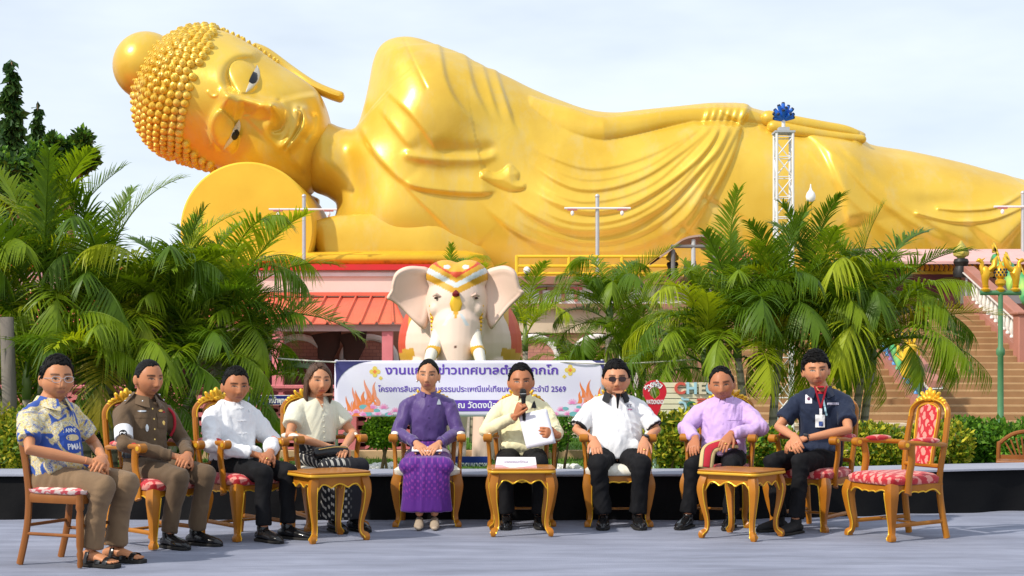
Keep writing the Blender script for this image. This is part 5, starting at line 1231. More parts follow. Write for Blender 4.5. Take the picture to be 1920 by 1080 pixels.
def watch(p, q, m=blk):
    e, w_, d, bk, ts, kw = p.arms[q]; ax = (w_-e).normalized(); c = w_-ax*.025; mt = ax.to_track_quat('Z', 'Y').to_matrix()
    mb = MB(); mb.lathe([(.029, -.009), (.032, -.009), (.032, .009), (.029, .009)], 20, c, mt); o = obj('wristwatch', mb, m, p.t)
    b_ = (bk-ax*bk.dot(ax)).normalized(); mb = MB(); mb.lathe([(0, .0), (.019, .0), (.019, .009), (.016, .011), (0, .011)], 18, c+b_*.028, b_.to_track_quat('Z', 'Y').to_matrix()); obj('dial', mb, mat('watch_dial', (.03, .03, .035), .2), o)
def ring(p, q, fi, m=goldm):
    e, w_, d, bk, ts, kw = p.arms[q]; d = d.normalized(); bk = (bk-d*bk.dot(d)).normalized(); lat = d.cross(bk)*ts
    mb = MB(); mb.ell(w_+d*.115+lat*(.0095, -.0105)[fi]+bk*.004, (.011, .011, .007)); obj('ring', mb, m, p.t)
def glasses(p, frame, lens=None):
    mb = MB(); mb.M = p.hM
    for q in (-1, 1):
        o_ = [(q*.034+.024*math.copysign(abs(math.cos(a))**.7, math.cos(a)), -.106+.10*abs(.034*q*.0)+.012*abs(math.cos(a))*0, .000+.0165*math.copysign(abs(math.sin(a))**.8, math.sin(a))) for a in np.linspace(0, 2*math.pi, 25)[:-1]]
        mb.tube(o_, .0016, 6, closed=True); mb.tube([(q*.058, -.105, .006), (q*.078, -.07, .006), (q*.081, .01, .0)], .0018, 6)
    mb.tube([(-.011, -.106, .005), (.011, -.106, .005)], .0016, 6); g = obj('glasses', mb, frame, p.t)
    if lens:
        mb = MB(); mb.M = p.hM
        for q in (-1, 1):
            o_ = [(q*.034+.0235*math.copysign(abs(math.cos(a))**.7, math.cos(a)), .0+.016*math.copysign(abs(math.sin(a))**.8, math.sin(a))) for a in np.linspace(0, 2*math.pi, 25)[:-1]]
            mb.prism(o_, .002, lambda a, b_, c: (a, -.107+c, b_))
        obj('lenses', mb, lens, g)

# 1 --- man in the patterned shirt
c, rz = (-2.79, 9.33), yaw((.92, -.39))
p = Person('seated man in a blue and yellow patterned shirt, khaki trousers, glasses and black sandals', c, rz, 1.285, (.43, .215, .12), squint=.9, nose=1.15, brow=.025, jaw=.22, twist=-14, chest=(.158, .112), waist=(.160, .13), belly=.055, head=(-34, 2, 0), hs=1.07, hw=1.06, chub=.12)
p.arm(-1, (-.30, .02, .73), (-.06, -.235, .665), (.75, -.45, -.30), (-.3, -.35, .9), 1, curl=(28, 35, 20), dz=-.03)
p.arm(1, (.28, .0, .74), (.055, -.245, .68), (-.85, -.35, -.20), (.2, -.4, .9), -1, curl=(22, 30, 20), dz=-.03)
p.leg(-1, (-.09, -.36, .545), (-.10, -.27, .085), (-.12, -.53, .02)); p.leg(1, (.115, -.38, .55), (.12, -.28, .085), (.13, -.56, .02)); p.body()
hw_ = mat('aloha_print', (.6, .5, .2), .8, sheen=.1); n, l, b = nodes(hw_)
t = n.new('ShaderNodeTexCoord'); x1_ = n.new('ShaderNodeTexNoise'); x1_.inputs['Scale'].default_value = 7; x1_.inputs['Detail'].default_value = 1.5; x1_.inputs['Distortion'].default_value = 1.6
x2_ = n.new('ShaderNodeTexNoise'); x2_.inputs['Scale'].default_value = 26; x2_.inputs['Detail'].default_value = 3; x2_.inputs['Distortion'].default_value = 2.5; l.new(t.outputs['Object'], x1_.inputs[0]); l.new(t.outputs['Object'], x2_.inputs[0])
r1 = n.new('ShaderNodeValToRGB'); r1.color_ramp.interpolation = 'CONSTANT'; e = r1.color_ramp.elements; e[0].color = (.035, .085, .33, 1); e[1].position = .47; e[1].color = (.68, .52, .16, 1); e.new(.57).color = (.70, .62, .38, 1); e.new(.66).color = (.05, .12, .40, 1)
r2 = n.new('ShaderNodeValToRGB'); r2.color_ramp.interpolation = 'CONSTANT'; e = r2.color_ramp.elements; e[0].color = (.42, .26, .06, 1); e[1].position = .42; e[1].color = (.70, .60, .30, 1); e.new(.52).color = (.04, .10, .36, 1); e.new(.58).color = (.72, .66, .48, 1)
mk = n.new('ShaderNodeMix'); mk.data_type = 'RGBA'; mk.inputs['Factor'].default_value = .5; mm_ = n.new('ShaderNodeMapRange'); mm_.inputs[1].default_value = .44; mm_.inputs[2].default_value = .46; l.new(x1_.outputs['Fac'], mm_.inputs[0])
l.new(x1_.outputs['Fac'], r1.inputs[0]); l.new(x2_.outputs['Fac'], r2.inputs[0]); m2_ = n.new('ShaderNodeMath'); m2_.operation = 'MULTIPLY'; m2_.inputs[1].default_value = .62; l.new(mm_.outputs[0], m2_.inputs[0]); l.new(m2_.outputs[0], mk.inputs['Factor']); l.new(r1.outputs[0], mk.inputs[6]); l.new(r2.outputs[0], mk.inputs[7]); l.new(mk.outputs[2], b.inputs['Base Color'])
p.top_(hw_, False, .012, sl=.72, zmin=.5, amp=.006, seed=1, hem=.05); p.collar(hw_, .032, True, .070)
em = mat('emblem_blue', (.03, .08, .36), .8); emw = mat('print_white', (.72, .72, .74), .8); ems = mat('print_sand', (.62, .50, .28), .8)
fd = p.tw.to_3x3() @ Vector((0, 1, 0)); f0 = p.tw @ Vector((.035, -.1, .765))
p.decal('print', grid2d(.20, .17, ell=True), f0, em, dirv=fd, off=.003)
p.decal('print', grid2d(.11, .04, ell=True), f0+Vector((0, 0, .012)), ems, dirv=fd, off=.0045)
p.decal('lettering', text_mesh('PMAI', .05, .0005, .001), f0+Vector((0, 0, -.045)), emw, dirv=fd, off=.005); p.decal('lettering', text_mesh('ANNY', .034, .0005, .001), f0+Vector((0, 0, .056)), emw, dirv=fd, off=.005)
p.trousers(khaki, .007, 3, 1.08, .072); p.hairshell(hairm, MAZ, mzl(.070, .058, -.008), .022, .010, seed=2, comb=(.9, .35, .15)); glasses(p, metal)
for q, (h, kn, an, toe) in p.legs.items():
    d = Vector((toe.x-an.x, toe.y-an.y, 0)).normalized(); a0 = Vector((an.x, an.y, 0))-d*.055; lat = Vector((-d.y, d.x, 0))
    mb = MB(); mb.limb([a0+d*x+Vector((0, 0, z)) for x, z in ((.0, .055), (.05, .07), (.11, .058), (.18, .045), (.22, .04))], [(.032, .03), (.034, .04), (.04, .03), (.043, .02), (.036, .014)], 14, up=(0, 0, 1))
    for k in range(5): mb.limb([a0+d*.21+lat*(k-2)*.017+Vector((0, 0, .038)), a0+d*(.262-.007*abs(k-1.5))+lat*(k-2)*.018+Vector((0, 0, .034))], [.0095, .008], 8)
    fm = blob(mb, .004, 2); setcol(fm, np.tile(np.array(p.skin), (len(fm.vertices), 1))); place('foot', fm, skinm, p.t)
    mb = MB(); out = [(-.01, .03), (.04, .04), (.1, .04), (.18, .049), (.24, .046), (.278, .03)]; poly = [a0+d*x+lat*k for x, k in out]+[a0+d*x-lat*k for x, k in out[::-1]]; mb.prism([(v.x, v.y) for v in poly], .024, lambda a, b_, c: (a, b_, c)); sa = obj('sandal', mb, solem, p.t, bevel=.004)
    for x, r_ in ((.21, .02), (.15, .024), (.06, .016)): mb = MB(); mb.tube([a0+d*(x-.012*math.cos(k*math.pi/8)*0)+lat*.048*math.cos(k*math.pi/8)+Vector((0, 0, .022+(.042 if x > .1 else .085)*math.sin(k*math.pi/8))) for k in range(9)], [(r_, .003)]*9, 8, up=d.cross(lat)); obj('strap', mb, shoe, sa)
ring(p, -1, 0); ring(p, -1, 1, metal)

# 2 --- police officer
c, rz = CHP(2); p = Person('seated man in brown police style uniform with white armband and polished black shoes', c, rz, 1.275, (.40, .19, .105), squint=.8, brow=.021, jaw=.24, mouth=1.05, twist=-10, chest=(.160, .108), waist=(.148, .112), head=(-8, 3, 0), hs=1.04, belly=.02)
p.arm(-1, (-.27, .0, .72), (-.04, -.25, .665), (.75, -.55, -.25), (-.3, -.3, .9), 1, curl=(30, 40, 20), dz=-.055); p.arm(1, (.265, .0, .72), (.06, -.26, .67), (-.8, -.45, -.25), (.2, -.35, .9), -1, curl=(25, 35, 20), dz=-.055)
p.leg(-1, (-.11, -.36, .535), (-.10, -.25, .085), (-.13, -.52, .02)); p.leg(1, (.12, -.38, .54), (.12, -.28, .085), (.15, -.55, .02)); p.body()
p.top_(police, True, .006, zmin=.56, amp=.005, seed=4, cuff=.93); p.collar(police, .034, True, .066); p.trousers(police, .006, 6, 1.0, .062); p.shoes(shoe, solem)
p.hairshell(hairm, MAZ, mzl(.072, .064, -.006), .009, .004, seed=5, locks=0)
fd = p.tw.to_3x3() @ Vector((0, 1, 0)); F0 = lambda x, z: p.tw @ Vector((x, -.1, z))
for x, z, w_, h_, m_ in ((-.075, .915, .05, .012, metal), (.07, .915, .055, .016, goldm), (-.055, .80, .022, .05, metal), (.085, .83, .028, .032, goldm), (.10, .90, .03, .02, redc)): p.decal('badge', grid2d(w_, h_, ell=True), F0(x, z), m_, dirv=fd, off=.005)
for x in (-.075, .075):
    p.decal('pocket', grid2d(.095, .10), F0(x, .845), police, dirv=fd, off=.004); p.decal('pocket_flap', grid2d(.10, .032), F0(x, .885), police, dirv=fd, off=.007)
for z in (.93, .86, .79, .72): p.decal('button', grid2d(.012, .012, ell=True), F0(0, z), goldm, dirv=fd, off=.004)
for q in (-1, 1):
    S = p.sho[q]; mb = MB(); i_ = S.lerp(p.tw @ Vector((q*.07, .11, p.shz+.065)), .9); mb.tube([S+Vector((0, 0, .062)), i_+Vector((0, 0, .022))], [(.028, .006), (.022, .006)], 8, sq=True, up=(0, 0, 1)); ep = obj('epaulette', mb, police, p.t)
    for k in range(2): mb = MB(); mb.ell(S.lerp(i_, .2+.4*k)+Vector((0, -.008, .066-.012*k)), (.010, .010, .006)); obj('star', mb, metal, ep)
    mb = MB(); v = p.tw @ Vector((q*.055, .03, p.shz+.012)); mb.ell(v, (.015, .008, .012)); obj('collar_pin', mb, metal, p.t)
tubepart('lanyard', [p.sho[1]+Vector((-.03, -.01, .06)), p.sho[1]+Vector((.0, -.085, .0)), p.sho[1]+Vector((.012, -.09, -.09)), p.sho[1]+Vector((.0, -.06, -.16))], .010, redc, p.t)
e, w_ = p.arms[-1][0], p.arms[-1][1]; S = p.sho[-1]; ax = (e-S).normalized(); c0 = S.lerp(e, .66); mt = ax.to_track_quat('Z', 'Y').to_matrix()
mb = MB(); mb.lathe([(.060, -.045), (.063, -.045), (.062, .045), (.059, .045)], 28, c0, mt); ab = obj('armband', mb, whitec, p.t); abm = ab.data
sd_ = Vector((.62, .62, -.1)); p.decal('disc', grid2d(.055, .055, ell=True), c0, blackc, onto=abm, dirv=sd_, off=.002, par=p.t); p.decal('lettering', text_mesh('ตร', .038, .0004, .001), c0, emw, onto=abm, dirv=sd_, off=.0035, par=p.t)
mb = MB(); mb.tube([p.tw @ Vector((-.16*math.cos(a), .105-.127*math.sin(a), .615)) for a in np.linspace(-.3, math.pi+.3, 17)], [(.004, .022)]*17, 8, sq=True, up=(0, 0, 1)); bl_ = obj('belt', mb, shoe, p.t); mb = MB(); mb.box(F0(.02, .615)+Vector((0, .065, 0)), (.06, .03, .05)); obj('buckle', mb, blackc, bl_, bevel=.006)

# 3 --- man in the white shirt
c, rz = CHP(3); p = Person('seated man in a loose white collarless shirt with knotted buttons and black trousers', c, rz, 1.215, (.36, .165, .09), squint=.75, brow=.020, nose=1.1, jaw=.30, twist=-10, chest=(.152, .105), waist=(.145, .11), head=(-22, 2, 0), hs=1.03, belly=.03, sh=.17)
p.arm(-1, (-.27, -.01, .70), (-.05, -.24, .655), (.8, -.5, -.2), (-.3, -.3, .9), 1, curl=(25, 35, 20), dz=-.06); p.arm(1, (.27, -.02, .70), (.06, -.25, .665), (-.75, -.5, -.25), (.2, -.3, .9), -1, curl=(30, 40, 25), dz=-.06)
p.leg(-1, (-.10, -.38, .53), (-.10, -.37, .085), (-.12, -.64, .02)); p.leg(1, (.12, -.38, .53), (.12, -.37, .085), (.16, -.63, .02)); p.body()
p.top_(whitec, True, .016, zmin=.5, amp=.008, seed=7, hem=.05, cuff=.86, sleeve_k=1.14); p.collar(whitec, .03, False, .068); p.trousers(blacktr, .006, 8, .96, .056); p.shoes(shoe, solem)
p.hairshell(hairm, MAZ, mzl(.066, .058, -.004), .020, .008, seed=8)
fd = p.tw.to_3x3() @ Vector((0, 1, 0))
for z in (.92, .83, .74, .665):
    tb2 = MB(); tb2.tube([(-.035, 0, 0), (.035, .003, 0)], .004, 6); tb2.ell((.006, 0, .003), (.008, .007, .005), None, 8, 6); p.decal('toggle', tb2.mesh('toggle'), p.tw @ Vector((.01, -.1, z)), whitec, dirv=fd, off=.004)
ring(p, 1, 0); p.decal('pin', grid2d(.012, .022, ell=True), p.tw @ Vector((.09, -.1, .90)), metal, dirv=fd)

# 4 --- woman in the cream blouse
c, rz = CHP(4); p = Person('seated woman in a cream blouse and long black patterned skirt with shoulder length brown hair', c, rz, 1.25, (.47, .255, .155), squint=.95, brow=.026, nose=.95, jaw=.24, twist=-2, chest=(.148, .108), waist=(.14, .112), head=(-8, 1, 0), hs=1.03, sh=.168, belly=.02, chub=.06, lips=(.36, .09, .09))
p.arm(-1, (-.265, .02, .73), (-.05, -.21, .675), (.75, -.6, -.25), (-.2, -.35, .9), 1, curl=(18, 25, 15), dz=-.055); p.arm(1, (.265, .0, .73), (.075, -.23, .675), (-.55, -.75, -.3), (.2, -.3, .9), -1, curl=(15, 20, 15), dz=-.055)
p.leg(-1, (-.09, -.37, .53), (-.07, -.34, .085), (-.08, -.6, .02)); p.leg(1, (.09, -.37, .53), (.09, -.36, .085), (.11, -.62, .02)); p.body()
cream = mat('cream_crepe', (.72, .70, .55), .8, 0, (.68, .66, .51), 8, 4, .1, 120, sheen=.1)
p.top_(cream, False, .008, sl=.60, zmin=.60, amp=.004, seed=9, puff=.012)
sk4 = mat('ikat_skirt', (.012, .012, .016), .8); n, l, b = nodes(sk4)
def lattice(m, base, dot, su, sv, th, zmask=None, base2=None, aa='X'):
    n, l, b = nodes(m); t = n.new('ShaderNodeTexCoord'); s_ = n.new('ShaderNodeSeparateXYZ'); l.new(t.outputs['Object'], s_.inputs[0])
    def mth(op, a, b_=None):
        q = n.new('ShaderNodeMath'); q.operation = op
        for i, v in enumerate((a, b_)):
            if v is None: continue
            if isinstance(v, (int, float)): q.inputs[i].default_value = v
            else: l.new(v, q.inputs[i])
        return q.outputs[0]
    v = mth('SUBTRACT', s_.outputs[2], s_.outputs[1]); a = mth('MULTIPLY', mth('COSINE', mth('MULTIPLY', s_.outputs[0], su)), mth('COSINE', mth('MULTIPLY', v, sv)))
    a = mth('ADD', a, mth('MULTIPLY', mth('COSINE', mth('MULTIPLY', s_.outputs[0], su*3)), .3)); r = n.new('ShaderNodeMapRange'); r.inputs[1].default_value = th; r.inputs[2].default_value = th+.2; l.new(a, r.inputs[0]); fac = r.outputs[0]
    if zmask:
        r2_ = n.new('ShaderNodeMapRange'); r2_.inputs[1].default_value = zmask[0]; r2_.inputs[2].default_value = zmask[1]; l.new(s_.outputs[zmask[2]], r2_.inputs[0]); fac = mth('MULTIPLY', fac, r2_.outputs[0])
    k = n.new('ShaderNodeMix'); k.data_type = 'RGBA'; l.new(fac, k.inputs['Factor']); k.inputs[6].default_value = (*base, 1); k.inputs[7].default_value = (*dot, 1); l.new(k.outputs[2], b.inputs['Base Color'])
lattice(sk4, (.012, .012, .016), (.42, .40, .36), 130, 105, .35, (.03, -.03, 0)); p.skirt(sk4, .09, .18, .007, 5, (.0, -.37, .47)); p.shoes(shoe, solem, w_=.038)
def longhair(mb):
    for a in list(np.linspace(80, 280, 23)):
        r_ = R(a); x, y = math.sin(r_), -math.cos(r_); w_ = .5+.5*abs(math.cos(r_/1)); pts = [(x*.070, y*.088, .06), (x*.088, y*.104, .0), (x*.090, y*.104+.004, -.06), (x*.092, y*.10+.010, -.12), (x*.080, y*.09+.012, -.165)]
        mb.limb(pts, [(.016, .010), (.017, .012), (.017, .013), (.016, .012), (.008, .006)], 8, up=(x, y, 0))
p.hairshell(hairb, [0, 20, 40, 60, 80, 110, 180], [.078, .070, .050, .012, -.02, -.05, -.09], .016, .012, seed=11, extra=longhair, part_=1, locks=40, comb=(.8, .4, -.3))
for z in np.linspace(.68, .93, 7): bt_ = MB(); bt_.ell((0, 0, 0), (.007, .007, .006), None, 8, 6); p.decal('button', bt_.mesh('button'), p.tw @ Vector((.012, -.1, float(z))), cream, dirv=(0, 1, 0), off=.003)
skd = vcmat('neck_skin', .5, .4); me = MB(); me.add([(-.042+.042*k/6+.042*k/6*0, .0, 0) for k in range(7)][:0], []); vp = MB(); N_ = 8
for j in range(N_+1):
    for i in range(N_+1): wv = .046*(1-j/N_); vp.v.append(Vector((-wv+2*wv*i/N_, -.115*j/N_, 0)))
for j in range(N_):
    for i in range(N_): q = j*(N_+1)+i; vp.f.append([q, q+1, q+N_+2, q+N_+1]); vp.mi.append(0)
vm = vp.mesh('neckline'); setcol(vm, np.tile(np.array(p.skin), (len(vm.vertices), 1))); o_ = p.decal('neckline', vm, p.tw @ Vector((.008, -.1, 1.018)), skinm, dirv=(0, 1, 0), off=.002)
bag = thing('clutch_bag', 'small black clutch bag with gold clasp lying on the lap of the woman in cream', 'bag', (c[0], c[1], .01), rz)
mb = MB(); mb.limb([(-.17, -.25, .57), (-.05, -.275, .585), (.05, -.285, .58)], [(.03, .045), (.034, .05), (.03, .045)], 14, up=(0, 0, 1)); obj('bag_body', mb, shoe, bag, ang=0); tubepart('clasp', [(-.17, -.29, .605), (-.05, -.32, .622), (.05, -.325, .617)], .004, goldm, bag)

# 5 --- woman in purple
c, rz = CHP(5); p = Person('seated woman in a purple silk jacket and patterned violet skirt with hair tied back', c, rz, 1.285, (.46, .255, .165), squint=.85, brow=.026, nose=.95, mouth=1.1, jaw=.30, chest=(.145, .102), waist=(.135, .105), head=(-3, 0, 1), hs=1.0, sh=.172, hw=.97, lips=(.38, .10, .10))
p.arm(-1, (-.235, .04, .725), (-.075, -.20, .665), (.45, -.8, -.35), (-.1, -.35, .95), 1, curl=(10, 12, 8), dz=-.035); p.arm(1, (.235, .04, .725), (.085, -.20, .665), (-.45, -.8, -.35), (.1, -.35, .95), -1, curl=(10, 12, 8), dz=-.035)
p.leg(-1, (-.075, -.38, .53), (-.055, -.36, .12), (-.06, -.6, .02)); p.leg(1, (.075, -.38, .53), (.06, -.36, .12), (.065, -.6, .02)); p.body()
purp = mat('purple_silk', (.065, .032, .155), .5, 0, (.085, .044, .185), 5, 5, .12, 90, sheen=.3, stretch=(1, 1, .5)); p.top_(purp, True, .004, zmin=.56, amp=.005, seed=12, puff=.008, cuff=.93); p.collar(purp, .035, False, .058)
sk5 = mat('violet_brocade', (.1, .01, .22), .6, sheen=.3); lattice(sk5, (.075, .005, .19), (.20, .022, .25), 150, 120, .35, (.20, .30, 2)); p.skirt(sk5, .13, .185, .008, 15, (0, -.38, .47))
p.shoes(mat('beige_pump', (.42, .33, .24), .35), None, 'pump', heel=1)
def bun(mb): mb.ell((0, .125, .01), (.045, .04, .045))
p.hairshell(hairm, [0, 30, 55, 75, 90, 115, 180], [.078, .070, .046, .012, -.005, -.03, -.07], .012, .007, seed=13, extra=bun, locks=0)
for z in (.92, .83, .745, .665): p.decal('button', grid2d(.014, .014, ell=True), Vector((0, -.1, z)), purp, dirv=(0, 1, 0), off=.006)
mb = MB(); mb.tube([(0, -.0, .995), (0, -.004, .0)], .001, 4)
pin = MB(); pin.add([(-.016, -.02, 0), (.016, -.02, 0), (.012, .0, 0), (.0, .026, 0), (-.012, .0, 0)], [(0, 1, 2, 3, 4)]); p.decal('brooch', pin.mesh('brooch'), Vector((.085, -.1, .945)), metal, dirv=(0, 1, 0), off=.008)
for q in (-1, 1): mb = MB(); mb.M = p.hM; mb.ell((q*.082, .004, -.045), (.006, .006, .008)); obj('earring', mb, metal, p.t)
pp_ = thing('paper_sheet', 'small folded white paper under the hands of the woman in purple', 'paper', (c[0], c[1], .01), rz); mb = MB(); mb.box((0, -.245, .592), (.23, .12, .006), Euler((R(12), 0, 0)).to_matrix()); obj('sheet', mb, card, pp_)

# 6 --- man with the microphone
c, rz = CHP(6); p = Person('seated man in a pale yellow jacket speaking into a microphone and holding papers', c, rz, 1.245, (.37, .17, .095), squint=.8, brow=.019, nose=1.2, jaw=.20, mouth=1.1, chest=(.165, .112), waist=(.16, .125), head=(2, 2, -2), hs=1.06, hw=1.05, belly=.04, sh=.185, chub=.08)
p.arm(-1, (-.275, -.02, .72), (-.045, -.235, .845), (.32, -.30, .85), (-.75, -.55, .2), 1, curl=((62, 70, 40), (66, 72, 40), (68, 74, 42), (70, 76, 44)), spread=.0, thumb=(.55, 1.2))
p.arm(1, (.275, -.02, .70), (.265, -.26, .70), (-.72, -.45, .18), (.40, -.88, .1), 1, curl=((30, 38, 25), (34, 42, 25), (38, 46, 25), (42, 50, 25)), spread=.0, thumb=(.6, .4))
p.leg(-1, (-.13, -.37, .535), (-.115, -.30, .085), (-.125, -.56, .02)); p.leg(1, (.13, -.37, .535), (.13, -.28, .085), (.15, -.54, .02)); p.body()
lemon = mat('lemon_jacket', (.79, .73, .46), .75, 0, (.75, .69, .43), 6, 5, .12, 120, sheen=.15); p.top_(lemon, True, .010, zmin=.5, amp=.006, seed=16, hem=.05, cuff=.9); p.collar(lemon, .036, False, .068); p.trousers(blacktr, .006, 17, 1.04, .06); p.shoes(shoe, solem)
p.hairshell(hairm, MAZ, mzl(.070, .062, -.002), .018, .007, seed=18)
pin = MB(); pin.add([(-.02, -.028, 0), (.022, -.028, 0), (.018, -.005, 0), (.006, .03, 0), (-.008, .012, 0), (-.014, -.004, 0)], [(0, 1, 2, 3, 4, 5)]); p.decal('brooch', pin.mesh('brooch'), Vector((.095, -.1, .925)), blackc, dirv=(0, 1, 0), off=.008)
for z in (.94, .86, .78, .70): p.decal('button', grid2d(.012, .012, ell=True), Vector((.0, -.1, z)), lemon, dirv=(0, 1, 0), off=.006)
e, w_, d, bk, ts, kw = p.arms[-1]; dn = d.normalized(); bkn = (bk-dn*bk.dot(dn)).normalized(); gp = w_+dn*.092-bkn*.034
mic = thing('microphone', 'black handheld microphone held upright by the man in pale yellow', 'microphone', (c[0], c[1], .01), rz); ax = Vector((-.04, .02, 1)).normalized(); mt = ax.to_track_quat('Z', 'Y').to_matrix()
mb = MB(); mb.lathe([(.010, -.115), (.0125, -.11), (.014, -.02), (.018, .055), (.0235, .068)], 18, gp, mt); obj('handle', mb, blackc, mic)
mb = MB(); mb.lathe([(.0235, .068), (.026, .075), (.027, .092), (.025, .112), (.017, .126), (.006, .131)], 18, gp, mt); obj('grille', mb, mat('mic_grille', (.03, .03, .03), .4, .6, bump=.6, bscale=500), mic); mb = MB(); mb.lathe([(.0268, .088), (.0275, .088), (.0275, .093), (.0268, .093)], 18, gp, mt); obj('band', mb, metal, mic)
pap = thing('paper_sheets', 'white sheets of paper held in the hand of the man in pale yellow', 'paper', (c[0], c[1], .01), rz)
for k in range(2):
    mb = MB(); nn_ = 10; u_ = Vector((.94, -.12, .20)).normalized(); v_ = Vector((-.23, .30, .93)).normalized(); o0 = Vector((.035+.006*k, -.295+.004*k, .60-.006*k)); vs = []
    nv_ = u_.cross(v_).normalized()
    for j in range(nn_+1):
        for i in range(nn_+1): a, b_ = i/nn_, j/nn_; vs.append(o0+u_*.225*a+v_*.265*b_+nv_*(.016*math.sin(a*2.4)*(.4+b_)+.01*b_*b_))
    mb.add(vs, [(j*(nn_+1)+i, j*(nn_+1)+i+1, (j+1)*(nn_+1)+i+1, (j+1)*(nn_+1)+i) for j in range(nn_) for i in range(nn_)]); so_ = obj('sheet', mb, mat('paper_white', (.72, .72, .80), .7), pap, ang=0); md = so_.modifiers.new('solid', 'SOLIDIFY'); md.thickness = .0012

# 7 --- man in sunglasses
c, rz = CHP(7); p = Person('heavy seated man in a white polo with black collar, sunglasses and black trousers', c, rz, 1.265, (.47, .25, .16), nose=1.1, jaw=.18, mouth=.9, chest=(.185, .125), waist=(.192, .15), head=(1, 0, 0), hs=1.07, hw=1.10, belly=.06, sh=.20, chub=.16)
p.arm(-1, (-.31, .03, .725), (-.185, -.20, .655), (.12, -.80, -.58), (-.15, -.40, .9), 1, curl=(12, 18, 12), spread=.03); p.arm(1, (.315, .03, .725), (.20, -.20, .655), (-.16, -.80, -.58), (.15, -.40, .9), -1, curl=(12, 18, 12), spread=.03)
p.leg(-1, (-.165, -.36, .535), (-.12, -.30, .085), (-.145, -.56, .02)); p.leg(1, (.165, -.36, .535), (.135, -.30, .085), (.155, -.56, .02)); p.body()
p.top_(whitec, False, .012, sl=.84, zmin=.5, amp=.007, seed=20, hem=.055); p.collar(blackc, .036, True, .070, gap=.038); p.trousers(blacktr, .007, 21, 1.12, .068); p.shoes(shoe, solem, w_=.05)
p.hairshell(hairm, MAZ, mzl(.060, .056, -.004), .026, .012, seed=22); glasses(p, blk, mat('dark_lens', (.035, .018, .02), .12))
for q in (-1, 1):
    S = p.sho[q]+Vector((0, 0, .004)); en = S.lerp(p.arms[q][0], .84); mt = (p.arms[q][0]-S).normalized().to_track_quat('Z', 'Y').to_matrix(); mb = MB(); mb.lathe([(.066, -.010), (.071, -.010), (.071, .006), (.066, .006)], 26, en, mt); obj('cuff', mb, blackc, p.t)
pl_ = MB(); pl_.add([(-.018, .03, 0), (.018, .03, 0), (.006, -.09, 0), (-.004, -.09, 0)], [(0, 1, 2, 3)]); bmx = pl_.mesh('placket'); p.decal('placket', bmx, Vector((.005, -.1, .985)), blackc, dirv=(0, 1, 0), off=.006)
vp = MB()
for j in range(7):
    for i in range(7): wv = .044*(1-j/6); vp.v.append(Vector((-wv+2*wv*i/6, -.062*j/6, 0)))
for j in range(6):
    for i in range(6): q = j*7+i; vp.f.append([q, q+1, q+8, q+7]); vp.mi.append(0)
vm = vp.mesh('neckline'); setcol(vm, np.tile(np.array(p.skin), (len(vm.vertices), 1))); p.decal('neckline', vm, Vector((.0, -.1, 1.035)), skinm, dirv=(0, 1, 0), off=.003)
lgm = mat('logo_print', (.08, .05, .12), .8); p.decal('logo', text_mesh('KT', .034, .0004, 0), Vector((.10, -.1, .915)), lgm, dirv=(0, 1, 0), off=.006); p.decal('logo', grid2d(.035, .008), Vector((.105, -.1, .888)), mat('logo_pink', (.5, .15, .3), .8), dirv=(0, 1, 0), off=.006)
watch(p, 1); ring(p, 1, 0)

# 8 --- man in lilac
c, rz = CHP(8); p = Person('seated man in a lilac shirt with a red and gold sash across his lap', c, rz, 1.225, (.36, .165, .095), squint=.7, brow=.024, nose=1.2, jaw=.24, mouth=.85, twist=4, chest=(.165, .11), waist=(.155, .12), head=(8, 6, -5), hs=1.07, hw=1.04, belly=.03, sh=.187, chub=.08)
p.arm(-1, (-.285, .0, .74), (-.165, -.22, .665), (.06, -.80, -.60), (-.2, -.4, .9), 1, curl=(14, 22, 15), spread=.02); p.arm(1, (.30, .02, .745), (.10, -.20, .70), (-.25, -.8, -.55), (.2, -.45, .85), -1, curl=(14, 20, 12), spread=.02)
p.leg(-1, (-.155, -.37, .53), (-.20, -.35, .085), (-.24, -.60, .02)); p.leg(1, (.14, -.37, .53), (.12, -.30, .085), (.12, -.56, .02)); p.body()
lil = mat('lilac_silk', (.56, .38, .68), .6, 0, (.52, .34, .64), 6, 5, .12, 110, sheen=.25); p.top_(lil, True, .014, zmin=.5, amp=.007, seed=24, hem=.055, cuff=.93, sleeve_k=1.1); p.collar(lil, .034, False, .067); p.trousers(blacktr, .006, 25, 1.0, .062); p.shoes(shoe, solem)
p.hairshell(hairm, MAZ, [.086, .080, .066, .040, -.006, -.006, .0, -.045, -.07], .012, .007, seed=26, comb=(.4, .9, .1))
for z in (.94, .86, .78, .70): p.decal('button', grid2d(.012, .012, ell=True), p.tw @ Vector((.0, -.1, z)), lil, dirv=(0, 1, 0), off=.005)
p.decal('pocket', grid2d(.10, .11), p.tw @ Vector((.085, -.1, .86)), lil, dirv=(0, 1, 0), off=.004); ring(p, 1, 0)
sash = thing('woven_sash', 'folded red, gold and black woven sash on the lap of the man in lilac', 'sash', (c[0], c[1], .01), rz)
for m_, w_, off_ in ((redc, .040, 0), (mat('sash_gold', (.55, .40, .18), .7), .058, -.004), (mat('sash_green', (.05, .06, .03), .7), .048, -.002)):
    tubes = MB(); tubes.tube([tuple(q+np.array([0, 0, off_])) for q in catmull([(.14, -.14, .635), (.06, -.19, .635), (-.01, -.25, .615), (-.04, -.29, .595), (-.045, -.36, .56), (-.05, -.40, .46)], 5)], [(w_, .012)]*26, 10, up=(.3, -.5, .8)); obj('band', tubes, m_, sash, ang=0)

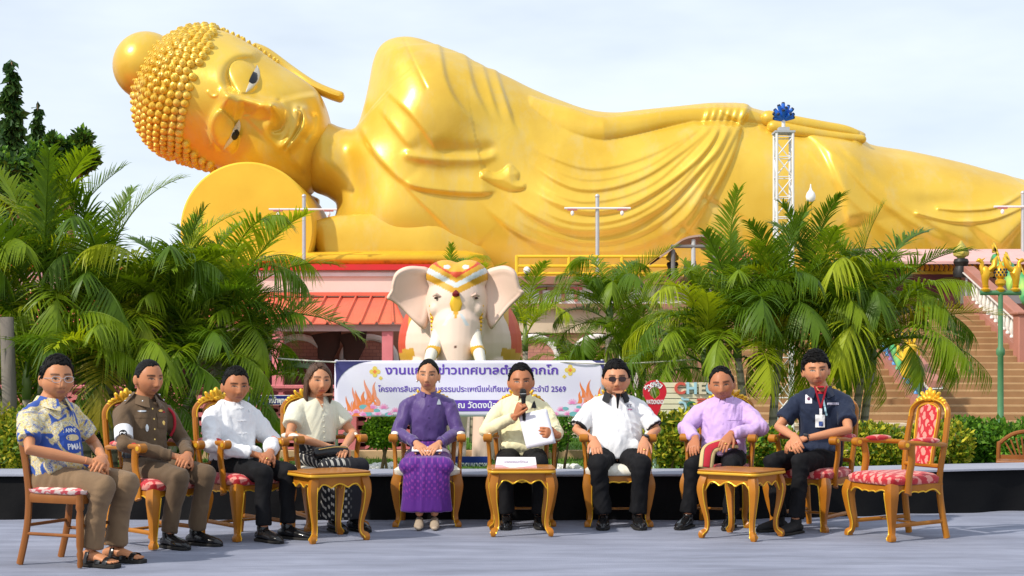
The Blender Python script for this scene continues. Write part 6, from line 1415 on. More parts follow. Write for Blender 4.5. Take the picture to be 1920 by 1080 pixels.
# 9 --- man in the navy polo
c, rz = CHP(9); p = Person('seated man in a navy polo with red lanyard, white identity card and black trainers', c, rz, 1.335, (.44, .225, .135), squint=.9, brow=.020, nose=1.0, jaw=.30, twist=30, lean=-.05, chest=(.160, .108), waist=(.145, .115), head=(38, 2, -4), hs=1.07, sh=.19)
p.arm(-1, (-.225, -.14, .76), (.035, -.34, .70), (.55, -.65, -.45), (-.3, -.5, .85), 1, curl=(22, 30, 20)); p.arm(1, (.30, -.02, .75), (.10, -.33, .685), (-.75, -.5, -.3), (.2, -.45, .85), -1, curl=(25, 32, 20))
p.leg(-1, (-.10, -.42, .575), (-.10, -.34, .085), (-.16, -.62, .02)); p.leg(1, (.13, -.41, .58), (.10, -.43, .085), (.10, -.72, .02)); p.body()
navy = mat('navy_pique', (.007, .014, .038), .8, 0, (.010, .018, .046), 8, 4, .15, 180, sheen=.1); p.top_(navy, False, .012, sl=.70, zmin=.52, amp=.007, seed=28, hem=.04); p.collar(navy, .034, True, .066, gap=.03); p.trousers(blacktr, .006, 29, 1.0, .06); p.shoes(trainer, solem, w_=.05)
p.hairshell(hairm, MAZ, [.050, .046, .044, .034, -.008, -.008, .0, -.045, -.07], .030, .012, seed=30, comb=(.9, -.35, -.15), locks=170, lift=.008)
fd = p.tw.to_3x3() @ Vector((0, 1, 0)); F0 = lambda x, z: p.tw @ Vector((x, -.12, z)); k = p.shz-.965
p.decal('undershirt', grid2d(.05, .06, 6, 6), F0(0, 1.0+k), redc, dirv=fd, off=.004)
for q in (-1, 1): p.decal('lanyard', MB().add([(q*.045-.007, .05, 0), (q*.045+.007, .05, 0), (.007, -.12, 0), (-.007, -.12, 0)], [(0, 1, 2, 3)]).mesh('lanyard'), F0(.0, .98+k), redc, dirv=fd, off=.009)
p.decal('clip', grid2d(.02, .05), F0(0, .835+k), whitec, dirv=fd, off=.011); p.decal('strap', grid2d(.014, .13), F0(.03, .87+k), mat('strap_pale', (.35, .55, .62), .6), dirv=fd, off=.010, rot=.2)
ic = p.decal('identity_card', grid2d(.07, .095), F0(-.005, .765+k), mat('card_white', (.72, .72, .72), .4), dirv=fd, off=.012); p.decal('photo', grid2d(.03, .035), F0(-.0, .745+k), mat('card_photo', (.03, .06, .22), .4), dirv=fd, off=.014)
p.decal('patch', grid2d(.05, .065), F0(-.09, .93+k), mat('patch_white', (.70, .68, .72), .7), dirv=fd, off=.006); p.decal('patch_mark', grid2d(.024, .026, ell=True), F0(-.09, .932+k), mat('patch_dark', (.10, .02, .06), .7), dirv=fd, off=.008)
p.decal('name_strip', grid2d(.085, .016), F0(.09, .895+k), mat('strip_white', (.55, .52, .62), .7), dirv=fd, off=.006); p.decal('lettering', text_mesh('ประชาสัมพันธ์', .014, .0002, 0), F0(.09, .894+k), lgm, dirv=fd, off=.008)
watch(p, 1)
# ------------------------------------------------------------ elephant statue
EX, EY = P(857, 0, 19.6).x, 19.6; ek = EY/F
el = thing('elephant_statue', 'pale pink elephant statue with spread ears and red, gold and silver painted headdress', 'statue', (EX, EY, 0))
ex = lambda px: (px-857)*ek
ez = lambda py: CAMZ-(py-HY)*ek
mb = MB()
mb.ell((0, 1.15, 1.55), (.86, 1.25, .86), None, 32, 20)                       # barrel
mb.ell((0, .5, 1.75), (.60, .6, .70), None, 24, 16)
mb.ell((0, .02, 2.05), (.415, .42, .52), None, 32, 20); mb.ell((.15, .02, 2.42), (.265, .34, .22)); mb.ell((-.15, .02, 2.42), (.265, .34, .22)); mb.ell((0, .0, 2.42), (.2, .33, .18))
mb.ell((0, -.05, 1.72), (.355, .36, .36), None, 28, 18)
mb.limb([(0, -.18, 1.75), (0, -.30, 1.45), (0, -.38, 1.15), (0, -.40, .8), (0, -.36, .45), (.02, -.28, .18), (.04, -.40, .10)], [.33, .285, .225, .175, .14, .11, .09], 24)
for s in (-1, 1):
    mb.limb([(s*.40, .35, 1.2), (s*.40, .30, .6), (s*.40, .30, .0)], [.25, .20, .22], 20); mb.limb([(s*.42, 1.9, 1.2), (s*.42, 2.0, .6), (s*.42, 1.95, .0)], [.28, .20, .22], 20)
    mb.limb([(s*.20, -.22, 1.66), (s*.24, -.32, 1.46)], [.12, .10], 16)
    mb.ell((s*.27, -.22, 1.98), (.08, .10, .10))
me = blob(mb, .016, 8, .5)
V = verts(me); x, y, z = V.T; col = np.tile(np.array([.81, .62, .51]), (len(V), 1)); ax = np.abs(x)
def ep(k, c): col[k] = c
GOLD, SILV, RED, PALE = (.62, .33, .03), (.58, .62, .63), (.62, .075, .03), (.74, .60, .47)
zz_ = z-ez(560); hd = (y < .42) & (z > ez(585))
vline = lambda top, bot: bot+(top-bot)*np.clip(ax/ex(915), 0, 1.2)        # V shaped bands, low in the middle
b0, b1, b2, b3 = vline(ez(525), ez(556)), vline(ez(512), ez(543)), vline(ez(500), ez(533)), vline(ez(488), ez(524))
ep(hd & (z > b0), GOLD); ep(hd & (z > b1), SILV); ep(hd & (z > b2), GOLD); ep(hd & (z > b3), RED)
hx, hz = x/.27, (z-ez(499))/.16; ep(hd & ((hx**2+hz**2-.7)**3-hx**2*hz**3*1.6 < 0) & (z > ez(512)) & (y < .1), (.70, .36, .04))
for s in (-1, 1): ep(hd & (((x-s*.12)/.045)**2+((z-ez(503))/.03)**2 < 1) & (y < .1), SILV)
ep((ax < .085*np.clip((z-ez(604))/.3, 0, 1)*np.clip((ez(566)-z)/.06, 0, 1)+.0) & (y < -.1) & (z > ez(604)) & (z < ez(566)), GOLD)
for s in (-1, 1):
    t_ = (z-ez(612))/(ez(590)-ez(612)); ep((np.abs(x-s*(.15-.09*t_)) < .022) & (t_ > 0) & (t_ < 1) & (y < -.1), SILV)
bk = (y > .45) & (ax > .30) & (z > ez(668)); zb_ = (z-ez(650))/.9
ep(bk & (ax > .30), PALE); ep(bk & (ax > .66), RED); ep(bk & (np.abs(ax-.64) < .035), GOLD); ep(bk & (np.abs(ax-.57) < .035), SILV); ep(bk & (np.abs(ax-.515) < .02), GOLD); ep((y > .3) & (y < 2.2) & (z > ez(675)) & (z < ez(660)) & (ax > .3), GOLD)
ep((y > .25) & (y < .62) & (ax > .3) & (np.abs(z-ez(660)) < .05), GOLD); ep((y > .3) & (y < .6) & (np.abs(ax-.42) < .04) & (z > ez(665)), (.60, .38, .12))
# small dark round spot on the front of the trunk
ep((y < -.2) & (((x+.0)/.018)**2+((z-ez(652))/.016)**2 < 1), (.12, .05, .03))
setcol(me, col); place('body', me, vcmat('elephant_paint', .5, .45, bump=.08, bscale=14), el)
em_ = vcmat('ear_paint', .55, .4, bump=.05, bscale=10)
for s, pts in ((-1, [(806, 506), (785, 500), (762, 502), (744, 513), (737, 532), (735, 545), (727, 560), (738, 567), (752, 578), (766, 592), (780, 606), (796, 618), (803, 606), (807, 580), (810, 545)]),
               (1, [(910, 510), (930, 501), (950, 500), (966, 510), (972, 528), (976, 542), (983, 550), (972, 562), (958, 575), (945, 590), (932, 606), (922, 618), (914, 606), (910, 580), (908, 545)])):
    w_ = catmull(pts, 4, True); w_ = np.array([(ex(a), ez(b_)) for a, b_ in w_]); c_ = w_.mean(0); mb = MB(); K = len(w_); vs = []; fs = []; nr = 8; root = ex(806) if s < 0 else ex(910)
    for side in (0, 1):
        for r_ in range(nr+1):
            q = r_/nr
            for k in range(K):
                p = c_+(w_[k]-c_)*q; d_ = abs(p[0]-root); yy = -.02-.30*math.sin(min(d_/.55, 1)*1.5)*.55+.05*math.sin(p[1]*6+d_*5)-(.035*(1-q**6)+.03*max(0, math.cos((q-.86)*14))*(q > .75))*(1 if side == 0 else -1)
                vs.append((p[0], yy, p[1]))
        o = side*(nr+1)*K
        for r_ in range(nr):
            for k in range(K): f_ = (o+r_*K+k, o+r_*K+(k+1) % K, o+(r_+1)*K+(k+1) % K, o+(r_+1)*K+k); fs.append(f_ if side == 0 else f_[::-1])
    e_ = nr*K; fs += [(e_+k, e_+(k+1) % K, (nr+1)*K+e_+(k+1) % K, (nr+1)*K+e_+k) for k in range(K)]
    mb.add(vs, fs); me = mb.mesh('ear'); bm = bmesh.new(); bm.from_mesh(me); bmesh.ops.remove_doubles(bm, verts=bm.verts, dist=.0005); bm.to_mesh(me); bm.free(); tidy(me, True, 0)
    v_ = verts(me); cc = np.tile(np.array([.78, .56, .45]), (len(v_), 1)); setcol(me, cc); place('ear', me, em_, el)
ivory = mat('tusk_ivory', (.76, .72, .62), .35); eb = mat('elephant_eye', (.05, .02, .015), .2); ruby = mat('ruby_red', (.16, .01, .012), .2)
for s in (-1, 1):
    t_ = MB().tube([(s*.235, -.30, ez(625)), (s*.25, -.42, ez(645)), (s*.30, -.60, ez(662)), (s*.335, -.82, ez(684)), (s*.335, -.98, ez(690))], [.085, .088, .080, .062, .03], 16); tu = obj('tusk', t_, ivory, el, ang=0)
    mb = MB().tube([(s*.275, -.50, ez(655.5)), (s*.302, -.61, ez(663.5))], [.092, .090], 18); obj('gold_band', mb, gilt, tu)
    mb = MB(); mb.ell((s*.262, -.325, ez(561)), (.024, .02, .016), None, 12, 8); ey = obj('eye', mb, eb, el)
    mb = MB(); mb.tube([(s*.20, -.34, ez(558)), (s*.25, -.345, ez(554)), (s*.30, -.30, ez(557))], [.012, .02, .012], 8); obj('eyelid', mb, em_, ey); setcol(ey.children[0].data, np.tile(np.array([.62, .44, .36]), (len(ey.children[0].data.vertices), 1)))
    mb = MB()
    for k in range(9): mb.ell((s*(.33-.004*k), -.20-.01*k, ez(575)-.052*k), .026, None, 8, 6)
    obj('chain', mb, gilt, el)
mb = MB(); mb.lathe([(.02, .0), (.045, .01), (.05, .04), (.03, .07), (.005, .09)], 14, (0, -.40, ez(555)-.03)); mb.M = Matrix.Identity(4); obj('jewel', mb, ruby, el)
mb = MB(); mb.tube([(0, -.385, ez(558)), (0, -.40, ez(572)), (0, -.41, ez(585)), (0, -.43, ez(602))], [(.05, .025), (.085, .025), (.06, .02), (.006, .006)], 12, up=(0, -1, 0)); obj('forehead_pendant', mb, gilt, el)
# plinth sign
sg = thing('plinth_sign', 'dark blue sign with white Thai name in front of the elephant statue feet', 'sign', P(868, 872, 18.4)); o = P(868, 872, 18.4)
mb = MB(); a = P(818, 886, 18.4)-o; b_ = P(916, 856, 18.4)-o; mb.box(((a.x+b_.x)/2, .02, (a.z+b_.z)/2), (b_.x-a.x, .03, b_.z-a.z)); obj('panel', mb, mat('plinth_blue', (.012, .035, .22), .4), sg, bevel=.004)
lettering('lettering', 'พญาคชสารมหาราช', .16, wht, sg, (0, .002, -.015), fit=.60, bold=.003)
mb = MB().box((0, .02, -.16), (.6, .02, .2)); obj('stand', mb, whitep, sg)

# ------------------------------------------------------------ banner
BY = 16.4; bo_ = P(880, 728, BY); bk_ = BY/F
ban = thing('event_banner', 'pale lilac printed banner with purple Thai lettering tied in front of the elephant', 'banner', bo_)
bx = lambda px: (px-880)*bk_
bz = lambda py: -(py-728)*bk_
wave = lambda x, z: .022*math.sin(x*4.1+z*5)+.009*math.sin(x*10+z*7+1)+.012*math.sin(z*9+x*2)
def cloth(mb, x0, x1, z0, z1, nx=60, nz=16, yo=0, th=0):
    b0 = [(x0+(x1-x0)*i/nx, z0+(z1-z0)*j/nz) for j in range(nz+1) for i in range(nx+1)]
    mb.add([(x, wave(x, z)+yo, z) for x, z in b0], [(j*(nx+1)+i, j*(nx+1)+i+1, (j+1)*(nx+1)+i+1, (j+1)*(nx+1)+i) for j in range(nz) for i in range(nx)])
bm_ = mat('banner_vinyl', (.66, .63, .80), .5, 0, (.74, .72, .84), 2.0, 3, spec=.3, lo=.3, hi=.7)
mb = MB(); cloth(mb, bx(627), bx(1133), bz(781), bz(676)); o = obj('sheet', mb, bm_, ban, ang=0); md = o.modifiers.new('s', 'SOLIDIFY'); md.thickness = .003
def printed(name, polys, m, yo, lift=0):
    mb = MB()
    for poly in polys:
        c_ = np.mean(np.array(poly, float), 0); n_ = len(poly)
        mb.add([(bx(q[0]), wave(bx(q[0]), bz(q[1]))-yo*.4, bz(q[1])) for q in poly]+[(bx(c_[0]), wave(bx(c_[0]), bz(c_[1]))-yo*.4, bz(c_[1]))], [(i, (i+1) % n_, n_) for i in range(n_)])
    return obj(name, mb, m, ban, smooth=False)
pm = {k: mat('print_'+k, c_, .55, spec=.3) for k, c_ in dict(navy=(.05, .05, .17), violet=(.12, .055, .42), gold=(.72, .55, .12), orange=(.78, .22, .07), coral=(.78, .30, .20), pink=(.72, .22, .48), teal=(.16, .42, .46), rose=(.76, .42, .62), white=(.82, .82, .86)).items()}
corner = [(628, 677), (700, 677)]+[(700-70*math.sin(a), 677+56*(1-math.cos(a))) for a in np.linspace(.1, 1.5, 10)]
for i in range(len(corner)-2): printed('corner_print', [[corner[0], corner[i+1], corner[i+2]]], pm['navy'], .004) if i < 1 else None
mb = MB(); pl = [(bx(a), wave(bx(a), bz(b))-.004, bz(b)) for a, b in corner]; mb.add(pl, [(0, i, i+1) for i in range(1, len(pl)-1)]); obj('corner_print', mb, pm['navy'], ban, smooth=False)
printed('border_print', [[(1133, 676), (1110, 676), (1126, 684), (1133, 700)]], pm['navy'], .004)
def flower(cx, cy, r): return [[(cx+r*(1 if k % 2 == 0 else .32)*math.cos(k*math.pi/4), cy+r*(1 if k % 2 == 0 else .32)*math.sin(k*math.pi/4)) for k in range(8)]]+[[(cx+r*.55*math.cos(a)+r*.42*math.cos(b), cy+r*.55*math.sin(a)+r*.42*math.sin(b)) for b in np.linspace(0, 6.28, 9)[:-1]] for a in (0, 1.57, 3.14, 4.71)]
printed('flower_print', flower(703, 697, 11)+flower(714, 709, 4)+flower(1069, 694, 11)+flower(1058, 706, 4), pm['gold'], .005)
printed('flower_print', flower(703, 697, 4)+flower(1069, 694, 4), pm['orange'], .007)
def flame(cx, cy, s, f=1):      # curling flame-like kanok figures
    out = []
    for dx, dy, w_, h_, ln in ((-18, 10, 10, 42, -6), (-6, 6, 11, 30, 4), (6, 0, 12, 46, -8), (14, -8, 9, 34, 6), (22, 4, 9, 26, -3), (-26, 16, 7, 22, 3), (2, 16, 26, 24, 0)):
        dx, ln = dx*f, ln*f; pts = []
        for k in range(9): t_ = k/8; pts.append((cx+s*(dx-w_*.5*(1-t_**1.6)+ln*t_*t_+2*math.sin(t_*6)), cy+s*(dy-h_*t_+12)))
        for k in range(8, -1, -1): t_ = k/8; pts.append((cx+s*(dx+w_*.5*(1-t_**1.6)+ln*t_*t_+2*math.sin(t_*6)), cy+s*(dy-h_*t_+12)))
        out.append(pts)
    return out
def strips(name, shapes, m, yo):
    mb = MB()
    for p_ in shapes:
        n_ = len(p_)//2; L_ = p_[:n_]; R_ = p_[n_:][::-1]; vs = [(bx(q[0]), wave(bx(q[0]), bz(q[1]))-yo*.4, bz(q[1])) for q in L_+R_]
        mb.add(vs, [(i, i+1, n_+i+1, n_+i) for i in range(n_-1)])
    return obj(name, mb, m, ban, smooth=False)
strips('flame_print', flame(685, 745, 1.0), pm['coral'], .005); strips('flame_print', flame(668, 758, .8), pm['orange'], .006); strips('flame_print', flame(690, 752, .55), pm['orange'], .0075)
strips('flame_print', flame(1106, 742, .9, -1), pm['orange'], .005); strips('flame_print', flame(1106, 748, .5, -1), pm['coral'], .0065)
def lotus(cx, cy, s):
    o_ = []
    for a in (-75, -45, -15, 15, 45, 75):
        r_ = R(a); d = (math.sin(r_), -math.cos(r_)); n_ = (d[1], -d[0]); o_.append([(cx+d[0]*s*t_+n_[0]*s*.24*math.sin(math.pi*t_), cy+d[1]*s*t_+n_[1]*s*.24*math.sin(math.pi*t_)) for t_ in np.linspace(0, 1, 6)]+[(cx+d[0]*s*t_-n_[0]*s*.24*math.sin(math.pi*t_), cy+d[1]*s*t_-n_[1]*s*.24*math.sin(math.pi*t_)) for t_ in np.linspace(1, 0, 6)])
    return o_
LT = [(682, 779, 10), (698, 766, 10), (719, 766, 10), (741, 772, 9), (708, 778, 8), (730, 778, 8), (655, 778, 9), (668, 774, 8)]; LR = [(1052, 770, 9), (1073, 757, 10), (1083, 772, 9), (1064, 778, 8), (1095, 762, 8), (1104, 776, 9), (1119, 772, 9), (1042, 778, 7)]
strips('lotus_print', sum([lotus(*q) for q in LT+LR], []), pm['rose'], .008); strips('lotus_print', sum([lotus(q[0], q[1], q[2]*.6) for q in LT+LR], []), pm['pink'], .0095)
printed('leaf_print', [[(cx+r_*math.cos(a), cy+.55*r_*math.sin(a)) for a in np.linspace(0, 6.28, 13)[:-1]] for cx, cy, r_ in ((681, 763, 8), (706, 770, 6), (690, 776, 7), (728, 777, 7), (1060, 766, 6), (1085, 763, 5), (1075, 776, 8), (1098, 774, 6))], pm['teal'], .0085)
mb = MB(); cloth(mb, bx(762), bx(960), bz(771), bz(750), 60, 4, -.003); obj('label_panel', mb, pm['violet'], ban, ang=0)
def btext(body, px, py, hpx, wpx, m, bold):
    me = text_mesh(body, 1, 0, bold); v = verts(me); w_ = v[:, 0].max()-v[:, 0].min(); me.materials.clear(); me.materials.append(m)
    for q in me.vertices:
        X = bx(px)+q.co.x*wpx*bk_/w_; Z = bz(py)+q.co.y*hpx*bk_/.72; q.co = (X, wave(X, Z)-.0045, Z)
    return place('lettering', me, m, ban)
btext('งานแถลงข่าวเทศบาลตำบลกกโก', 885, 695, 15.5, 324, pm['violet'], .022)
btext('โครงการสืบสานวัฒนธรรมประเพณีแห่เทียนพรรษาประจำปี 2569', 885, 730, 10.5, 352, pm['violet'], .012)
btext('ณ วัดดงน้อย', 900, 760, 11, 82, pm['white'], .02); btext('งานบุญ', 806, 760, 11, 60, pm['white'], .02)
rope = mat('white_rope', (.72, .68, .60), .8)
for nm, lb, pts in (('tie_rope', 'thin white rope tying the left end of the banner to the palms', [(520, 672, 16.8), (575, 676, 16.6), (630, 679, 16.4)]), ('tie_rope', 'thin pale rope running from the right end of the banner to the right palm', [(1050, 678, 16.38), (1130, 682, 16.4), (1230, 679, 16.7), (1345, 670, 17.0)])):
    mb = MB(); mb.tube([P(*q) for q in [tuple(v) for v in catmull(pts, 5)]], .009, 6); o = obj(nm, mb, rope, ang=0); tag(o, lb, 'rope')
for px in (631, 1129):
    mb = MB(); mb.tube([P(px, 674, BY+.06), P(px, 688, BY+.06), (P(px, 0, BY+.06).x, BY+.06, 0)], .018, 8); o = obj('banner_pole', mb, galv, ang=0); tag(o, 'thin metal pole carrying the %s end of the lilac banner' % ('left' if px < 800 else 'right'), 'pole')

# ------------------------------------------------------------ place-name pin and board
PY = 14.75; po = P(1228, 730, PY); pk = PY/F
pin = thing('location_pin_sign', 'red map pin shaped sign with round hole and white lettering on a pale pole', 'sign', (po.x, PY, 0)); pred = mat('pin_red', (.50, .012, .025), .4); mint = mat('pole_mint', (.42, .60, .52), .4)
pol = []; 
for k in range(33):
    a = R(-28+(180+56)*k/32); pol.append((22*math.cos(a), 21.5*math.sin(a)-4))
pol = [(a*pk, po.z+b_*pk) for a, b_ in pol]; tip = (0.0, po.z-58*pk)
ring_o = pol+[tip]
cz_ = po.z-7*pk; K = len(ring_o); inn = []
for (a, b_) in ring_o:
    t_ = math.atan2(b_-cz_, a); inn.append((9.5*pk*math.cos(t_), cz_+11.5*pk*math.sin(t_)+0))
mb = MB(); vs = [(a, y_, b_) for y_ in (0, .05) for a, b_ in ring_o]+[(a, y_, b_) for y_ in (0, .05) for a, b_ in inn]
fs = []
for k in range(K):
    k2 = (k+1) % K; fs += [(k, k2, 2*K+k2, 2*K+k), (K+k, 3*K+k, 3*K+k2, K+k2), (k, K+k, K+k2, k2), (2*K+k, 2*K+k2, 3*K+k2, 3*K+k)]
mb.add(vs, fs); obj('pin_plate', mb, pred, pin, smooth=False)
mb = MB().tube([(0, .025, 0), (0, .025, tip[1]+.04)], .02, 10); obj('pole', mb, mint, pin)
lettering('lettering', 'WATDONGNOI', .06, wht, pin, (0, -.004, po.z-24*pk), fit=32*pk, bold=.001)
for i, (ch, ang) in enumerate((('วั', 62), ('ด', 46), ('ด', 18), ('ง', 6), ('น้', -8), ('อ', -22), ('ย', -36))):
    r_ = 16*pk; a = R(90+ang); lettering('lettering', ch, .078, wht, pin, (r_*math.cos(a), -.004, cz_+r_*1.05*math.sin(a)), rot=(R(90), R(-ang), 0), bold=.002)
brd = thing('slatted_board', 'cream slatted board with coloured CHECK letters standing behind the yellow green hedge', 'sign board', P(1330, 780, 15.75)); o = P(1330, 780, 15.75); sk = 15.75/F
crm = mat('board_cream', (.70, .66, .46), .7, 0, (.64, .6, .42), 3); dkb = mat('board_gap', (.16, .14, .10), .9)
for k in range(7):
    mb = MB(); mb.box((-26*sk, 0, (780-722-k*10.2)*sk), (130*sk, .03, 8.9*sk)); obj('board', mb, crm, brd, bevel=.002)
mb = MB(); mb.box((-26*sk, .035, (780-750)*sk), (126*sk, .03, 66*sk)); obj('backing', mb, dkb, brd)
LC = [mat('letter_'+k, c_, .4) for k, c_ in dict(red=(.60, .10, .07), sky=(.36, .58, .66), orange=(.66, .58, .42), sky2=(.34, .56, .66), blue=(.06, .20, .48)).items()]
for ch, px, m in (('C', 1274, LC[0]), ('H', 1296, LC[1]), ('E', 1316, LC[2]), ('C', 1332, LC[3]), ('K', 1352, LC[4])): lettering('letter', ch, .165, m, brd, ((px-1330)*sk, -.03, (780-729)*sk), bold=.006, depth=.012)
gc = mat('letter_green', (.03, .16, .09), .4)
for ch, px, m in (('วั', 1280, LC[1]), ('ด', 1296, gc), ('ดิ', 1314, LC[0]), ('น', 1334, LC[3])): lettering('letter', ch, .20, m, brd, ((px-1330)*sk, -.03, (780-762)*sk), bold=.003, depth=.012)

# ------------------------------------------------------------ palms
leafm = [mat('palm_leaf_'+k, a, .42, 0, b_, 1.3, 3, spec=.45, trans=.38) for k, a, b_ in (('deep', (.07, .14, .007), (.11, .20, .010)), ('mid', (.16, .25, .009), (.22, .31, .012)), ('fresh', (.31, .38, .012), (.38, .42, .016)))]
deadm = mat('dry_frond', (.30, .25, .19), .8, 0, (.40, .34, .27), 2, trans=.1); yelm = mat('yellow_frond', (.26, .24, .02), .5, 0, (.34, .26, .025), 2, trans=.3)
rachm = mat('frond_stalk', (.16, .20, .03), .5)
trunkm = mat('palm_trunk', (.32, .27, .20), .85, 0, (.44, .39, .31), 3, 5, .3, 12); n, l, b = nodes(trunkm)
t = n.new('ShaderNodeTexCoord'); wv = n.new('ShaderNodeTexWave'); wv.bands_direction = 'Z'; wv.inputs['Scale'].default_value = 2.4; wv.inputs['Distortion'].default_value = 1.2; l.new(t.outputs['Object'], wv.inputs[0])
mr = n.new('ShaderNodeMapRange'); mr.inputs[1].default_value = .05; mr.inputs[2].default_value = .3; mr.inputs[3].default_value = .45; mr.inputs[4].default_value = 1; l.new(wv.outputs['Fac'], mr.inputs[0]); mx_ = n.new('ShaderNodeMix'); mx_.data_type = 'RGBA'; mx_.blend_type = 'MULTIPLY'; mx_.inputs['Factor'].default_value = 1
old = b.inputs['Base Color'].links[0].from_socket; l.new(old, mx_.inputs[6]); l.new(mr.outputs[0], mx_.inputs[7]); l.new(mx_.outputs[2], b.inputs['Base Color'])
cshaft = mat('crown_shaft', (.10, .17, .04), .4, 0, (.17, .22, .06), 2)
def frond_mesh(seed, L_=2.0, a0=14, bend=95, npair=52, lw=.0125, ll=.62, vee=38, droop=.55, side=0):
    r = random.Random(seed); mb = MB(); N_ = 26; pts = []; x = z = 0.0; y = 0.0
    for i in range(N_+1):
        t_ = i/N_; a = R(a0+bend*t_**1.35); pts.append(Vector((x, y, z))); x += math.sin(a)*L_/N_; z += math.cos(a)*L_/N_; y += side*t_*L_/N_
    mb.cur = 1; mb.tube(pts, [.016*(1-i/N_)+.003 for i in range(N_+1)], 5); mb.cur = 0
    for i in range(npair):
        t_ = .17+.83*(i+.5)/npair; f_ = t_*N_; k = min(int(f_), N_-1); p = pts[k].lerp(pts[k+1], f_-k); tg = (pts[k+1]-pts[k]).normalized(); lat = Vector((0, 1, 0)); lat = (lat-tg*lat.dot(tg)).normalized(); up = tg.cross(lat)*-1
        if up.z < 0 and a0+bend*t_ < 90: up = -up
        up = lat.cross(tg) if False else up
        ln = ll*(.35+.65*math.sin(math.pi*min(1, .22+.72*t_)))*(1-.25*t_**4)
        for s in (-1, 1):
            q = R(vee+r.uniform(-14, 14)); fw = .55+.9*t_**2+r.uniform(-.12, .12); d = (lat*s*math.cos(q)+up*math.sin(q)*.8+tg*fw).normalized(); l_ = ln*r.uniform(.85, 1.1); c0 = p; dr = droop*r.uniform(.6, 1.4); wv_ = d.cross(up if abs(d.dot(up)) < .95 else tg).normalized(); prev = None; base = len(mb.v); vs = []
            for m_ in range(5):
                u = m_/4; c = c0+d*(l_*u)+Vector((0, 0, -dr*l_*u*u)); wd = lw*(.55, 1.0, .95, .62, .05)[m_]; vs += [c-wv_*wd, c+wv_*wd]
            mb.add(vs, [(2*m_, 2*m_+1, 2*m_+3, 2*m_+2) for m_ in range(4)])
    me = mb.mesh('frond'); me.shade_smooth(); return me
FR = [frond_mesh(k, 2.0, a0, bd, npr, .0125, ll, ve, dr, sd) for k, (a0, bd, npr, ll, ve, dr, sd) in enumerate(((8, 70, 54, .60, 42, .35, .05), (18, 95, 56, .62, 36, .5, -.08), (28, 105, 54, .58, 30, .65, .12), (12, 120, 56, .64, 40, .7, -.05), (35, 80, 50, .55, 34, .6, .1), (5, 45, 52, .58, 46, .3, .0)))]
def variants(m): 
    out = []
    for f in FR: q = f.copy(); q.materials.clear(); q.materials.append(m); q.materials.append(rachm); out.append(q)
    return out
FV = {k: variants(m) for k, m in (('deep', leafm[0]), ('mid', leafm[1]), ('fresh', leafm[2]), ('dead', deadm), ('yellow', yelm))}
def palm(label, loc, stems, seed, group=None, scale=1.0, mix=(.42, .42, .16), name='palm_tree', rmax=85):
    """stems: (dx, dy, height, lean x, lean y, number of fronds, frond scale)"""
    r = random.Random(seed); t = thing(name, label, 'palm', loc, 0, group)
    for dx, dy, h, lx, ly, nf, fs in stems:
        pts = [Vector((dx+lx*u*u, dy+ly*u*u, h*u)) for u in np.linspace(0, 1, 7)]
        mb = MB().tube(pts, [.062*scale, .056*scale, .05*scale, .047*scale, .044*scale, .042*scale, .04*scale], 12); obj('trunk', mb, trunkm, t, ang=0)
        top = pts[-1]; mb = MB().tube([top-Vector((0, 0, .02)), top+Vector((lx*.05, 0, .18)), top+Vector((lx*.1, 0, .42))], [.046*scale, .05*scale, .02*scale], 12); obj('crown_shaft', mb, cshaft, t, ang=0)
        for i in range(nf):
            az = 2.4*i+r.uniform(-.3, .3)+seed; q = i/max(1, nf-1); el_ = -10+q*rmax*.76+r.uniform(-8, 8)
            c = r.random(); kind = 'deep' if c < mix[0] else ('mid' if c < mix[0]+mix[1] else 'fresh')
            if q > .8 and r.random() < .22: kind = r.choice(('yellow', 'fresh', 'fresh') if group and seed in (31, 37) else ('yellow', 'dead'))
            me = r.choice(FV[kind]); o = bpy.data.objects.new('frond', me); COL.objects.link(o); o.parent = t
            o.location = top+Vector((0, 0, .30-.25*q)); o.rotation_euler = Euler((0, 0, az)).to_matrix().to_4x4().to_euler() if False else (Matrix.Rotation(az, 4, 'Z') @ Matrix.Rotation(R(el_), 4, 'Y') @ Matrix.Rotation(r.uniform(-.4, .4), 4, 'Z')).to_euler()
            k = fs*r.uniform(.82, 1.12)*(1-.12*abs(q-.5)); o.scale = (k, k, k)
    return t
G_ = 'areca palms behind the seated people'
palm('large dense areca palm clump at the left edge behind the man in the patterned shirt', (P(60, 0, 16.6).x, 16.6, 0), [(-.35, .2, 1.55, -.3, .1, 16, .92), (.1, 0, 1.75, .0, .1, 17, .95), (.5, .35, 1.5, .25, -.1, 15, .9), (-.75, -.1, 1.2, -.4, 0, 13, .85), (.0, -.2, .9, .1, -.3, 14, .8)], 3, G_)
palm('bushy areca palm behind the man in brown uniform', (P(240, 0, 16.9).x, 16.9, 0), [(-.2, .1, 1.65, -.1, 0, 16, .92), (.25, .1, 1.45, .2, 0, 16, .9), (.05, -.2, .9, .1, -.3, 14, .8), (.5, -.1, 1.0, .3, -.1, 13, .8)], 8, G_)
palm('areca palm with arching fronds left of the coral roof behind the man in white', (P(415, 0, 17.3).x, 17.3, 0), [(-.1, 0, 1.6, .1, 0, 17, .82), (-.3, .1, 1.3, -.1, -.1, 14, .8), (.2, .1, .95, .2, -.1, 13, .72)], 12, G_)
palm('smaller areca palm between the elephant ear and the right palm', (P(1135, 0, 19.0).x, 19.0, 0), [(0, 0, 1.7, .05, 0, 22, .58), (.2, .1, 1.15, .15, 0, 18, .54), (-.15, .1, .75, -.1, 0, 16, .52)], 21, G_, mix=(.35, .45, .2))
